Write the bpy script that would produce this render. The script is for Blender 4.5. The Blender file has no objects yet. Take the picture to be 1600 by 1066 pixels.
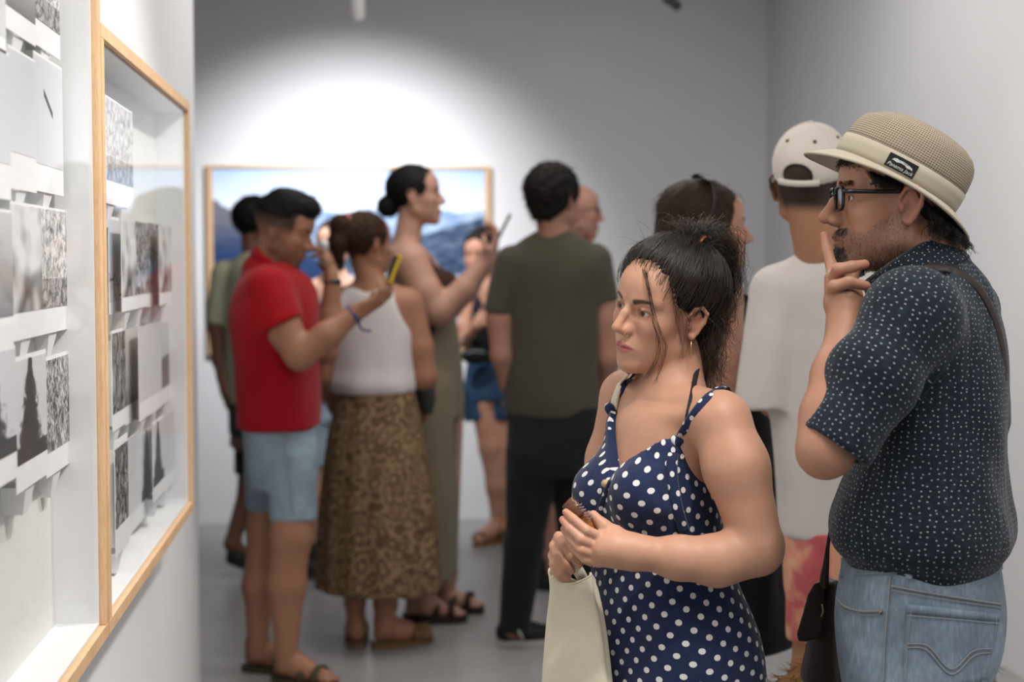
import bpy, math, random
import numpy as np
from mathutils import Vector, Matrix

# ------------------------------------------------------------------ camera
SC = bpy.context.scene
COL = SC.collection
RNG = np.random.default_rng(7)
random.seed(7)
IW, IH, FPX = 1600.0, 1066.0, 2400.0
CAMZ = 1.47
YAW, PITCH = math.radians(5.56), math.radians(3.05)
CAM = np.array([0.0, 0.0, CAMZ])
CF = np.array([math.sin(YAW) * math.cos(PITCH), math.cos(YAW) * math.cos(PITCH), -math.sin(PITCH)])
CR = np.array([math.cos(YAW), -math.sin(YAW), 0.0])
CU = np.cross(CR, CF)

cam_data = bpy.data.cameras.new('camera')
cam = bpy.data.objects.new('camera', cam_data)
COL.objects.link(cam)
cam.location = CAM
cam.rotation_euler = (math.pi / 2 - PITCH, 0, -YAW)
cam_data.sensor_width = 36.0
cam_data.lens = FPX / IW * 36.0
cam_data.clip_start = 0.05
cam_data.dof.use_dof = True
cam_data.dof.focus_distance = 2.72
cam_data.dof.aperture_fstop = 2.8
SC.camera = cam

# ------------------------------------------------------------------ world, exposure, large lights
world = bpy.data.worlds.new('world')
SC.world = world
world.use_nodes = True
world.node_tree.nodes['Background'].inputs[0].default_value = (0.9, 0.93, 1.0, 1)
world.node_tree.nodes['Background'].inputs[1].default_value = 0.05
SC.view_settings.view_transform = 'Standard'
SC.view_settings.look = 'None'
SC.view_settings.gamma = 1.0
SC.view_settings.exposure = 0.08
SC.view_settings.use_curve_mapping = False


def light(name, kind, loc, target, energy, color=(1, 1, 1), **kw):
    ld = bpy.data.lights.new(name, kind)
    ld.energy = energy
    ld.color = color
    for k, v in kw.items():
        setattr(ld, k, v)
    o = bpy.data.objects.new(name, ld)
    COL.objects.link(o)
    o.location = loc
    d = Vector(target) - Vector(loc)
    o.rotation_euler = d.to_track_quat('-Z', 'Y').to_euler()
    return o


CEIL = 3.2
# soft fill lights added just under the ceiling, no fixture there
light('added_fill_light', 'AREA', (0.9, 1.3, CEIL - 0.05), (0.9, 1.3, 0), 54, (1.0, 0.96, 0.92),
      shape='RECTANGLE', size=1.6, size_y=2.6)
light('added_fill_light_far', 'AREA', (0.6, 5.4, CEIL - 0.05), (0.6, 5.4, 0), 44, (1.0, 0.97, 0.92),
      shape='RECTANGLE', size=2.4, size_y=2.0)
# spots on the display cases, the back wall photograph and the right wall
light('case_spot_near', 'SPOT', (0.75, 1.6, 2.95), (-0.5, 2.2, 1.35), 150, (1.0, 0.97, 0.93),
      spot_size=math.radians(80), spot_blend=0.8, shadow_soft_size=0.06)
light('case_spot_far', 'SPOT', (0.75, 3.2, 2.95), (-0.5, 3.5, 1.4), 125, (1.0, 0.97, 0.93),
      spot_size=math.radians(70), spot_blend=0.8, shadow_soft_size=0.06)
light('picture_spot', 'SPOT', tuple(CAM + 6.92 * (CF + (558 - 800.0) / FPX * CR - (27 - 533.0) / FPX * CU) + np.array([0, 0.02, -0.035])), (-0.05, 8.6, 1.40), 225, (0.97, 0.98, 1.0),
      spot_size=math.radians(92), spot_blend=1.0, shadow_soft_size=0.02)
light('right_wall_spot', 'SPOT', (0.9, 4.3, 2.95), (2.3, 4.3, 1.3), 46, (1.0, 0.96, 0.92),
      spot_size=math.radians(80), spot_blend=1.0, shadow_soft_size=0.06)


def P(px, py, d):
    """world point seen at photo pixel (px, py), d metres in front of the camera"""
    return CAM + d * (CF + (px - 800.0) / FPX * CR - (py - 533.0) / FPX * CU)


def ground_depth(px, py, z=0.0):
    dr = CF + (px - 800.0) / FPX * CR - (py - 533.0) / FPX * CU
    return (z - CAMZ) / dr[2]


def pix(p):
    v = np.asarray(p, float) - CAM
    d = v @ CF
    return 800 + FPX * (v @ CR) / d, 533 - FPX * (v @ CU) / d, d
# ------------------------------------------------------------------ object helpers
def tag(o, label=None, cat=None, group=None, kind=None):
    if label: o['label'] = label
    if cat: o['category'] = cat
    if group: o['group'] = group
    if kind: o['kind'] = kind
    return o


def empty(name, loc=(0, 0, 0)):
    o = bpy.data.objects.new(name, None)
    COL.objects.link(o)
    o.location = loc
    o.empty_display_size = 0.1
    return o


def mesh_obj(name, verts, faces, mat=None, parent=None, smooth=True, col=None, uv=None):
    """verts Nx3 in world space, faces list or Mx4/Mx3 array"""
    me = bpy.data.meshes.new(name)
    verts = np.asarray(verts, np.float32)
    if parent is not None:
        verts = verts - np.asarray(world_loc(parent), np.float32)
    if isinstance(faces, np.ndarray):
        m, k = faces.shape
        me.vertices.add(len(verts))
        me.vertices.foreach_set('co', verts.ravel())
        me.loops.add(m * k)
        me.loops.foreach_set('vertex_index', faces.astype(np.int32).ravel())
        me.polygons.add(m)
        me.polygons.foreach_set('loop_start', np.arange(0, m * k, k, dtype=np.int32))
        me.polygons.foreach_set('loop_total', np.full(m, k, np.int32))
        me.update(calc_edges=True)
        me.validate()
    else:
        me.from_pydata([tuple(map(float, v)) for v in verts], [], faces)
    if smooth:
        me.polygons.foreach_set('use_smooth', np.ones(len(me.polygons), bool))
    if col is not None:
        ca = me.color_attributes.new('Col', 'FLOAT_COLOR', 'POINT')
        c4 = np.ones((len(verts), 4), np.float32)
        c4[:, :3] = col
        ca.data.foreach_set('color', c4.ravel())
    if uv is not None:
        ul = me.uv_layers.new(name='UVMap')
        li = np.empty(len(me.loops), np.int32)
        me.loops.foreach_get('vertex_index', li)
        ul.data.foreach_set('uv', np.asarray(uv, np.float32)[li].ravel())
    me.update()
    o = bpy.data.objects.new(name, me)
    COL.objects.link(o)
    if mat is not None: me.materials.append(mat)
    if parent is not None: o.parent = parent
    return o


def world_loc(o):
    v = Vector((0, 0, 0))
    while o is not None:
        v = v + o.location
        o = o.parent
    return v


def box_data(c, h, R=None):
    c = np.asarray(c, float); h = np.asarray(h, float)
    s = np.array([[-1, -1, -1], [1, -1, -1], [1, 1, -1], [-1, 1, -1], [-1, -1, 1], [1, -1, 1], [1, 1, 1], [-1, 1, 1]], float) * h
    if R is not None: s = s @ np.asarray(R).T
    f = [(0, 3, 2, 1), (4, 5, 6, 7), (0, 1, 5, 4), (1, 2, 6, 5), (2, 3, 7, 6), (3, 0, 4, 7)]
    return s + c, f


def box(name, lo, hi, mat, parent=None, bevel=0.0, R=None):
    lo = np.asarray(lo, float); hi = np.asarray(hi, float)
    v, f = box_data((lo + hi) / 2, (hi - lo) / 2, R)
    o = mesh_obj(name, v, f, mat, parent, smooth=False)
    if bevel:
        m = o.modifiers.new('bevel', 'BEVEL'); m.width = bevel; m.segments = 2
    return o


def obox(name, c, h, R, mat, parent=None, bevel=0.0):
    v, f = box_data(c, h, R)
    o = mesh_obj(name, v, f, mat, parent, smooth=False)
    if bevel:
        m = o.modifiers.new('bevel', 'BEVEL'); m.width = bevel; m.segments = 2
    return o


def norm(v):
    v = np.asarray(v, float)
    return v / (np.linalg.norm(v) + 1e-12)


def spline(pts, n):
    """Catmull-Rom through pts, n samples"""
    p = np.asarray(pts, float)
    if len(p) < 3:
        t = np.linspace(0, 1, n)[:, None]
        return p[0] * (1 - t) + p[-1] * t
    q = np.vstack([2 * p[0] - p[1], p, 2 * p[-1] - p[-2]])
    t = np.linspace(0, len(p) - 1, n)
    i = np.minimum(t.astype(int), len(p) - 2)
    u = (t - i)[:, None]
    a, b, c, d = q[i], q[i + 1], q[i + 2], q[i + 3]
    return 0.5 * (2 * b + (c - a) * u + (2 * a - 5 * b + 4 * c - d) * u * u + (3 * b - a - 3 * c + d) * u ** 3)


def sweep(pts, ra, rb=None, sides=8, up=None, cap=True):
    """tube along pts; radii ra (side) rb (along 'up'); returns verts, faces(list)"""
    p = np.asarray(pts, float); n = len(p)
    ra = np.broadcast_to(np.asarray(ra, float), (n,))
    rb = ra if rb is None else np.broadcast_to(np.asarray(rb, float), (n,))
    t = np.gradient(p, axis=0)
    t /= np.linalg.norm(t, axis=1)[:, None] + 1e-12
    if up is None:
        u0 = np.array([0, 0, 1.0]) if abs(t[0][2]) < 0.9 else np.array([1.0, 0, 0])
        U = []
        u = u0
        for i in range(n):
            u = norm(u - t[i] * (u @ t[i]))
            U.append(u)
        U = np.array(U)
    else:
        U = np.broadcast_to(np.asarray(up, float), (n, 3)).copy()
        U = U - t * (U * t).sum(1)[:, None]
        U /= np.linalg.norm(U, axis=1)[:, None] + 1e-12
    S = np.cross(t, U)
    a = np.arange(sides) * 2 * np.pi / sides + (np.pi / sides if sides == 4 else 0)
    k = math.sqrt(2) if sides == 4 else 1.0
    v = p[:, None, :] + k * (np.cos(a)[None, :, None] * (S * ra[:, None])[:, None, :] + np.sin(a)[None, :, None] * (U * rb[:, None])[:, None, :])
    v = v.reshape(-1, 3)
    f = []
    for i in range(n - 1):
        for j in range(sides):
            j2 = (j + 1) % sides
            f.append((i * sides + j, i * sides + j2, (i + 1) * sides + j2, (i + 1) * sides + j))
    if cap:
        f.append(tuple(range(sides - 1, -1, -1)))
        f.append(tuple((n - 1) * sides + j for j in range(sides)))
    return v, f


def tube(name, pts, ra, mat, parent=None, rb=None, sides=8, up=None, n=0, smooth=True):
    p = spline(pts, n) if n else np.asarray(pts, float)
    if n and not np.isscalar(ra): ra = np.interp(np.linspace(0, 1, n), np.linspace(0, 1, len(ra)), ra)
    if n and rb is not None and not np.isscalar(rb): rb = np.interp(np.linspace(0, 1, n), np.linspace(0, 1, len(rb)), rb)
    v, f = sweep(p, ra, rb, sides, up)
    cl = np.concatenate([[0], np.cumsum(np.linalg.norm(np.diff(p, axis=0), axis=1))])
    rm = float(np.mean(ra)) * 1.3
    uv = np.stack([np.tile(np.cos(np.arange(sides) * 2 * np.pi / sides) * rm, len(p)), np.repeat(cl, sides)], 1)
    return mesh_obj(name, v, f, mat, parent, smooth, None, uv)


def strands_obj(name, paths, r0, r1, mat, parent=None, sides=3, col=None):
    """many thin hair strands (each an (n,3) array of equal length) in one mesh"""
    A = np.asarray(paths, float)              # (m,n,3)
    m, n, _ = A.shape
    t = np.gradient(A, axis=1)
    t /= np.linalg.norm(t, axis=2, keepdims=True) + 1e-12
    ref = np.zeros_like(t); ref[..., 0] = 0.31; ref[..., 1] = 0.52; ref[..., 2] = 0.8
    U = ref - t * (ref * t).sum(2, keepdims=True)
    U /= np.linalg.norm(U, axis=2, keepdims=True) + 1e-9
    S = np.cross(t, U)
    rr = np.linspace(r0, r1, n)[None, :, None, None]
    a = np.arange(sides) * 2 * np.pi / sides
    V = A[:, :, None, :] + rr * (np.cos(a)[None, None, :, None] * S[:, :, None, :] + np.sin(a)[None, None, :, None] * U[:, :, None, :])
    idx = np.arange(m * n * sides).reshape(m, n, sides)
    q = np.stack([idx[:, :-1, :], np.roll(idx, -1, 2)[:, :-1, :], np.roll(idx, -1, 2)[:, 1:, :], idx[:, 1:, :]], -1).reshape(-1, 4)
    c = None
    if col is not None:
        c = np.repeat(np.asarray(col, float), n * sides, axis=0)
    return mesh_obj(name, V.reshape(-1, 3), q, mat, parent, True, c)


def join_data(parts):
    V, F, o = [], [], 0
    for v, f in parts:
        V.append(np.asarray(v)); F += [tuple(i + o for i in q) for q in f]; o += len(v)
    return np.vstack(V), F


# ------------------------------------------------------------------ signed distance modelling
class RC:
    """tapered capsule"""
    def __init__(s, a, b, r1, r2=None):
        s.a = np.asarray(a, float); s.b = np.asarray(b, float); s.r1 = r1; s.r2 = r1 if r2 is None else r2
        m = max(s.r1, s.r2)
        s.lo = np.minimum(s.a, s.b) - m; s.hi = np.maximum(s.a, s.b) + m

    def __call__(s, x, y, z):
        ba = s.b - s.a
        L = ba @ ba + 1e-12
        dx, dy, dz = x - s.a[0], y - s.a[1], z - s.a[2]
        h = np.clip((dx * ba[0] + dy * ba[1] + dz * ba[2]) / L, 0, 1)
        return np.sqrt((dx - h * ba[0]) ** 2 + (dy - h * ba[1]) ** 2 + (dz - h * ba[2]) ** 2) - (s.r1 + (s.r2 - s.r1) * h)


class SLV(RC):
    """sleeve or trouser leg: tapered tube from a, cut square at b"""
    def __init__(s, a, b, r1, r2, tilt=None):
        a = np.asarray(a, float); b = np.asarray(b, float)
        s.end = b; s.ax = norm(b - a) if tilt is None else norm(tilt)
        L = np.linalg.norm(b - a); e = 0.08
        RC.__init__(s, a, b + (b - a) / L * e, r1, r2 + (r2 - r1) * e / L)

    def __call__(s, x, y, z):
        d = RC.__call__(s, x, y, z)
        e = (x - s.end[0]) * s.ax[0] + (y - s.end[1]) * s.ax[1] + (z - s.end[2]) * s.ax[2]
        k = 0.006
        h = np.clip(0.5 - 0.5 * (d - e) / k, 0, 1)
        return d * (1 - h) + e * h + k * h * (1 - h)


class EL:
    """oriented ellipsoid; M rows are its axes"""
    def __init__(s, c, r, M=None):
        s.c = np.asarray(c, float); s.r = np.asarray(r, float) * np.ones(3)
        s.M = np.eye(3) if M is None else np.asarray(M, float)
        e = np.sqrt(((s.M * s.r[:, None]) ** 2).sum(0))
        s.lo = s.c - e; s.hi = s.c + e

    def __call__(s, x, y, z):
        dx, dy, dz = x - s.c[0], y - s.c[1], z - s.c[2]
        k0 = 0; k1 = 0
        for i in range(3):
            q = (dx * s.M[i, 0] + dy * s.M[i, 1] + dz * s.M[i, 2]) / s.r[i]
            k0 = k0 + q * q
            k1 = k1 + (q / s.r[i]) ** 2
        k0 = np.sqrt(k0); k1 = np.sqrt(k1) + 1e-9
        return k0 * (k0 - 1.0) / k1


class LOFT:
    """stack of ellipses along z; rows (cx, cy, z, a, b); R,Fv horizontal axes"""
    def __init__(s, rows, R, Fv, grow=0.0, disp=None, n=2.0, flat=0.012, zlo=None, zhi=None, zgrow=0.0):
        rows = sorted(rows, key=lambda q: q[2])
        A = np.array(rows, float)
        zz = A[:, 2]
        if len(A) > 2:
            B = spline(A, 12 * len(A))
            B = B[np.argsort(B[:, 2])]
        else:
            B = A
        s.B = B.copy()
        s.B[:, 3] = np.maximum(s.B[:, 3] + grow, 0.002); s.B[:, 4] = np.maximum(s.B[:, 4] + grow, 0.002)
        s.R = np.asarray(R, float); s.Fv = np.asarray(Fv, float); s.disp = disp; s.n = n; s.flat = flat
        s.z0 = (zz[0] if zlo is None else zlo) - zgrow; s.z1 = (zz[-1] if zhi is None else zhi) + zgrow
        m = max(s.B[:, 3].max(), s.B[:, 4].max()) + 0.02
        s.lo = np.array([s.B[:, 0].min() - m, s.B[:, 1].min() - m, s.z0]); s.hi = np.array([s.B[:, 0].max() + m, s.B[:, 1].max() + m, s.z1])

    def __call__(s, x, y, z):
        B = s.B
        cx = np.interp(z, B[:, 2], B[:, 0]); cy = np.interp(z, B[:, 2], B[:, 1])
        a = np.interp(z, B[:, 2], B[:, 3]); b = np.interp(z, B[:, 2], B[:, 4])
        dx, dy = x - cx, y - cy
        u = (dx * s.R[0] + dy * s.R[1]) / a
        v = (dx * s.Fv[0] + dy * s.Fv[1]) / b
        if s.n == 2.0:
            k0 = np.sqrt(u * u + v * v)
        else:
            k0 = (np.abs(u) ** s.n + np.abs(v) ** s.n) ** (1.0 / s.n)
        k1 = np.sqrt((u / a) ** 2 + (v / b) ** 2) + 1e-9
        kk = np.sqrt(u * u + v * v) + 1e-9
        d = (k0 - 1.0) * kk / k1
        if s.disp is not None:
            d = d + s.disp(np.arctan2(v, u), z, k0)
        e = np.maximum(s.z0 - z, z - s.z1)
        k = s.flat
        h = np.clip(0.5 - 0.5 * (d - e) / k, 0, 1)
        return d * (1 - h) + e * h + k * h * (1 - h)


class TOR:
    """torus arc ring (full) centre c, axis n, big radius R, small r, squashed"""
    def __init__(s, c, n, R, r):
        s.c = np.asarray(c, float); s.n = norm(n); s.R = R; s.r = r
        s.lo = s.c - (R + r); s.hi = s.c + (R + r)

    def __call__(s, x, y, z):
        dx, dy, dz = x - s.c[0], y - s.c[1], z - s.c[2]
        h = dx * s.n[0] + dy * s.n[1] + dz * s.n[2]
        q = np.sqrt(np.maximum(dx * dx + dy * dy + dz * dz - h * h, 0)) - s.R
        return np.sqrt(q * q + h * h) - s.r


def axis_coords(lo, hi, step, bands=()):
    """coordinates lo..hi with finer steps inside bands [(a,b,s),...]"""
    out = [lo]
    while out[-1] < hi:
        s = step
        for a, b, st in bands:
            if a - 2 * st <= out[-1] <= b: s = min(s, st)
        out.append(out[-1] + s)
    return np.array(out, np.float32)


def sdf_mesh(ops, step, bands=None, lo=None, hi=None, margin=0.03):
    """ops: list of (kind, prim, k).  kind u/s/i or c (callable cut, F=max(F,g))"""
    U = [o for o in ops if o[0] == 'u']
    if lo is None: lo = np.min([o[1].lo for o in U], 0) - 2.5 * step - 0.006
    if hi is None: hi = np.max([o[1].hi for o in U], 0) + 2.5 * step + 0.006
    bands = bands or []
    ax = [axis_coords(float(lo[i]), float(hi[i]), step, [(b[0][i], b[1][i], b[2]) for b in bands]) for i in range(3)]
    sh = tuple(len(a) for a in ax)
    Fd = np.full(sh, 1.0, np.float32)
    for op in ops:
        kind, pr = op[0], op[1]
        k = op[2] if len(op) > 2 else 0.0
        if kind == 'c':
            X, Y, Z = ax[0][:, None, None], ax[1][None, :, None], ax[2][None, None, :]
            np.maximum(Fd, pr(X, Y, Z).astype(np.float32), out=Fd)
            continue
        if kind == 'd':                       # displacement of the whole field
            X, Y, Z = ax[0][:, None, None], ax[1][None, :, None], ax[2][None, None, :]
            Fd += np.where(np.abs(Fd) < 0.06, pr(X, Y, Z), 0).astype(np.float32)
            continue
        if kind == 'i':
            sl = (slice(None),) * 3
        else:
            mg = max(margin, 1.3 * k) if kind == 'u' else k + 0.004
            sl = tuple(slice(max(0, int(np.searchsorted(ax[i], pr.lo[i] - mg)) - 2), int(np.searchsorted(ax[i], pr.hi[i] + mg)) + 2) for i in range(3))
        x, y, z = ax[0][sl[0]][:, None, None], ax[1][sl[1]][None, :, None], ax[2][sl[2]][None, None, :]
        if x.size == 0 or y.size == 0 or z.size == 0: continue
        d = pr(x, y, z).astype(np.float32)
        f = Fd[sl]
        if kind == 'u':
            if k > 0:
                h = np.clip(0.5 + 0.5 * (d - f) / k, 0, 1)
                Fd[sl] = d + (f - d) * h - k * h * (1 - h)
            else:
                Fd[sl] = np.minimum(f, d)
        else:
            if kind == 's': d = -d
            if k > 0:
                h = np.clip(0.5 - 0.5 * (d - f) / k, 0, 1)
                Fd[sl] = d + (f - d) * h + k * h * (1 - h)
            else:
                Fd[sl] = np.maximum(f, d)
    for i in range(3):                        # close at the border
        s0 = [slice(None)] * 3; s0[i] = 0; Fd[tuple(s0)] = np.maximum(Fd[tuple(s0)], 1e-4)
        s0[i] = -1; Fd[tuple(s0)] = np.maximum(Fd[tuple(s0)], 1e-4)
    return surface_nets(Fd, ax)


def surface_nets(F, ax):
    S = F < 0
    n0, n1, n2 = F.shape
    cnt = np.zeros((n0 - 1, n1 - 1, n2 - 1), np.uint8)
    for i in (0, 1):
        for j in (0, 1):
            for k in (0, 1):
                cnt += S[i:n0 - 1 + i, j:n1 - 1 + j, k:n2 - 1 + k]
    act = np.argwhere((cnt > 0) & (cnt < 8))
    I, J, K = act.T
    acc = np.zeros((len(act), 3)); num = np.zeros(len(act))
    cor = [(i, j, k) for i in (0, 1) for j in (0, 1) for k in (0, 1)]
    val = {c: F[I + c[0], J + c[1], K + c[2]].astype(float) for c in cor}
    for c in cor:
        for d in range(3):
            if c[d] == 1: continue
            e = list(c); e[d] = 1; e = tuple(e)
            a, b = val[c], val[e]
            m = (a < 0) != (b < 0)
            t = np.where(m, a / np.where(m, a - b, 1), 0)
            for q in range(3):
                acc[:, q] += np.where(m, (t if q == d else c[q]), 0)
            num += m
    fr = acc / num[:, None]
    V = np.empty((len(act), 3), np.float32)
    for q, id_ in enumerate((I, J, K)):
        a = ax[q].astype(float)
        V[:, q] = a[id_] + fr[:, q] * (a[id_ + 1] - a[id_])
    vid = np.full((n0 - 1, n1 - 1, n2 - 1), -1, np.int32)
    vid[I, J, K] = np.arange(len(act))
    quads = []
    for d in range(3):
        s0 = [slice(1, -1)] * 3; s1 = [slice(1, -1)] * 3
        s0[d] = slice(0, -1); s1[d] = slice(1, None)
        a, b = S[tuple(s0)], S[tuple(s1)]
        E = np.argwhere(a != b)
        if len(E) == 0: continue
        off = np.ones(3, int); off[d] = 0
        E0 = E + off
        flip = a[tuple(E.T)]
        e1, e2 = [q for q in range(3) if q != d]
        def cell(da, db):
            c = E0.copy(); c[:, e1] -= da; c[:, e2] -= db
            return vid[c[:, 0], c[:, 1], c[:, 2]]
        q = np.stack([cell(1, 1), cell(0, 1), cell(0, 0), cell(1, 0)], 1)
        if d == 1: flip = ~flip
        q[~flip] = q[~flip][:, ::-1]
        quads.append(q)
    Q = np.vstack(quads)
    Q = Q[(Q >= 0).all(1)]
    return V, Q


def vnormals(V, Q):
    n = np.cross(V[Q[:, 2]] - V[Q[:, 0]], V[Q[:, 3]] - V[Q[:, 1]])
    N = np.zeros_like(V)
    for k in range(4): np.add.at(N, Q[:, k], n)
    return N / (np.linalg.norm(N, axis=1)[:, None] + 1e-12)


class Frame:
    """local frame: x = the person's right, y = forward, z = up"""
    def __init__(s, o, M, k=1.0):
        s.o = np.asarray(o, float); s.M = np.asarray(M, float); s.k = k      # rows of M = axes

    def p(s, x, y, z):
        return s.o + s.k * (x * s.M[0] + y * s.M[1] + z * s.M[2])

    def pts(s, A):
        return s.o + s.k * (np.asarray(A, float) @ s.M)

    def loc(s, V):
        return (np.asarray(V, float) - s.o) @ s.M.T / s.k

    def rc(s, a, b, r1, r2=None):
        return RC(s.p(*a), s.p(*b), r1 * s.k, (r1 if r2 is None else r2) * s.k)

    def el(s, c, r, rot=None):
        M = s.M if rot is None else np.asarray(rot) @ s.M
        return EL(s.p(*c), np.asarray(r, float) * np.ones(3) * s.k, M)


def rotm(axis, deg):
    return np.array(Matrix.Rotation(math.radians(deg), 3, Vector(axis)))


def facing(phi):
    """horizontal axes (right, forward) of someone facing phi deg: 0 towards the camera, 90 image left, -90 image right, 180 away"""
    cf = norm([CF[0], CF[1], 0]); cr = CR
    a = math.radians(phi)
    f = math.cos(a) * -cf + math.sin(a) * -cr
    r = np.cross(f, [0, 0, 1.0])
    return r, f


def head_frame(px, py, d, phi, pitch=0, roll=0, k=1.0):
    r, f = facing(phi)
    u = np.array([0, 0, 1.0])
    Rp = rotm(r, pitch)                 # pitch>0: chin up
    f = Rp @ f; u = Rp @ u
    Rr = rotm(f, roll)                  # roll>0: head tips to its right
    r = Rr @ r; u = Rr @ u
    return Frame(P(px, py, d), np.array([r, f, u]), k)


class Body:
    """pixel based layout helper of one standing person at depth D, torso facing phi"""
    def __init__(s, D, phi):
        s.D = D; s.phi = phi; s.R, s.F = facing(phi); s.s = FPX / D

    def p(s, px, py, dd=0.0):
        return P(px, py, s.D + dd)

    def rc(s, a, b, r1, r2=None):
        """a,b = (px,py[,dd]), radii in pixels at depth D"""
        return RC(s.p(*a), s.p(*b), r1 / s.s, (r1 if r2 is None else r2) / s.s)

    def slv(s, a, b, r1, r2, tilt=None):
        return SLV(s.p(*a), s.p(*b), r1 / s.s, r2 / s.s, tilt)

    def chain(s, pts, rad, k=0.02):
        return [('u', s.rc(pts[i], pts[i + 1], rad[i], rad[i + 1]), k) for i in range(len(pts) - 1)]

    def el(s, c, r, M=None):
        return EL(s.p(*c), np.asarray(r, float) / s.s, M)

    def sec(s, l, r, y, ratio, dd=0.0, R=None, F=None):
        R = s.R if R is None else R; F = s.F if F is None else F
        c = s.p((l + r) / 2, y, dd)
        w = (r - l) / 2 / s.s
        a = w / math.sqrt((R @ CR) ** 2 + (ratio * (F @ CR)) ** 2)
        return (c[0], c[1], c[2], a, a * ratio)

    def loft(s, secs, **kw):
        rows = [s.sec(*q) if len(q) < 5 else s.sec(q[0], q[1], q[2], q[3], q[4]) for q in secs]
        return LOFT(rows, s.R, s.F, **kw)


def cyl_uv(V, segs):
    """u = angle * radius, v = along, from the nearest of the axis segments (a, b, radius, refdir)"""
    best = np.full(len(V), 1e9); uv = np.zeros((len(V), 2))
    for i, (a, b, r, ref) in enumerate(segs):
        a = np.asarray(a, float); b = np.asarray(b, float)
        t = norm(b - a); L = np.linalg.norm(b - a)
        u = norm(np.asarray(ref) - t * (np.asarray(ref) @ t)); w = np.cross(t, u)
        h = np.clip((V - a) @ t, 0, L)
        q = V - a - ((V - a) @ t)[:, None] * t
        d = np.linalg.norm(V - a - h[:, None] * t, axis=1) - r
        m = d < best
        best[m] = d[m]
        uv[m, 0] = (np.arctan2(q @ w, q @ u) * r + 3.1 * i)[m]
        uv[m, 1] = ((V - a) @ t + 1.7 * i)[m]
    return uv


class Snap:
    """puts points given by photo pixel onto a built surface (nearest to the camera), lifted by off"""
    def __init__(s, *Vs):
        V = np.vstack(Vs)
        v = V - CAM
        s.d = v @ CF
        s.x = 800 + FPX * (v @ CR) / s.d; s.y = 533 - FPX * (v @ CU) / s.d

    def depth(s, px, py, r=5.0):
        while r < 60:
            m = (np.abs(s.x - px) < r) & (np.abs(s.y - py) < r)
            if m.sum() > 2:
                d = s.d[m]; near = d < d.min() + 0.06
                w = 1.0 / (1.0 + (s.x[m][near] - px) ** 2 + (s.y[m][near] - py) ** 2)
                return float((d[near] * w).sum() / w.sum())
            r *= 1.6
        return 3.0

    def p(s, px, py, off=0.003, r=5.0):
        return P(px, py, s.depth(px, py, r) - off)

    def path(s, pts, off=0.003, n=40, r=5.0):
        q = spline(np.array(pts, float), n)
        d = np.array([s.depth(a, b, r) for a, b in q])
        k = np.ones(5) / 5
        d = np.convolve(np.pad(d, 2, mode='edge'), k, 'valid')
        return np.array([P(a, b, dd - off) for (a, b), dd in zip(q, d)])

    def patch(s, c00, c10, c11, c01, nu, nv, off=0.003, thick=0.004, r=6.0):
        """quad patch (pixel corners) lying on the surface, with thickness; returns verts, faces"""
        U, Vv = np.meshgrid(np.linspace(0, 1, nu), np.linspace(0, 1, nv))
        c = [np.array(q, float) for q in (c00, c10, c11, c01)]
        px = [(1 - u) * (1 - v) * c[0] + u * (1 - v) * c[1] + u * v * c[2] + (1 - u) * v * c[3] for u, v in zip(U.ravel(), Vv.ravel())]
        D = np.array([s.depth(a, b, r) for a, b in px]).reshape(nv, nu)
        for _ in range(2):
            E = np.pad(D, 1, mode='edge')
            D = (E[:-2, 1:-1] + E[2:, 1:-1] + E[1:-1, :-2] + E[1:-1, 2:] + 2 * D) / 6
        D = D.ravel()
        top = [P(a, b, d - off) for (a, b), d in zip(px, D)]; bot = [P(a, b, d - off + thick) for (a, b), d in zip(px, D)]
        n = nu * nv; F = []
        for j in range(nv - 1):
            for i in range(nu - 1):
                q = (j * nu + i, j * nu + i + 1, (j + 1) * nu + i + 1, (j + 1) * nu + i)
                F.append(q[::-1]); F.append(tuple(n + k for k in q))
        rim = [i for i in range(nu)] + [(j + 1) * nu - 1 for j in range(1, nv)] + [nv * nu - 1 - i for i in range(1, nu)] + [(nv - 1 - j) * nu for j in range(1, nv - 1)]
        for a, b in zip(rim, rim[1:] + rim[:1]): F.append((a, b, n + b, n + a))
        return np.array(top + bot), F
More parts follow.
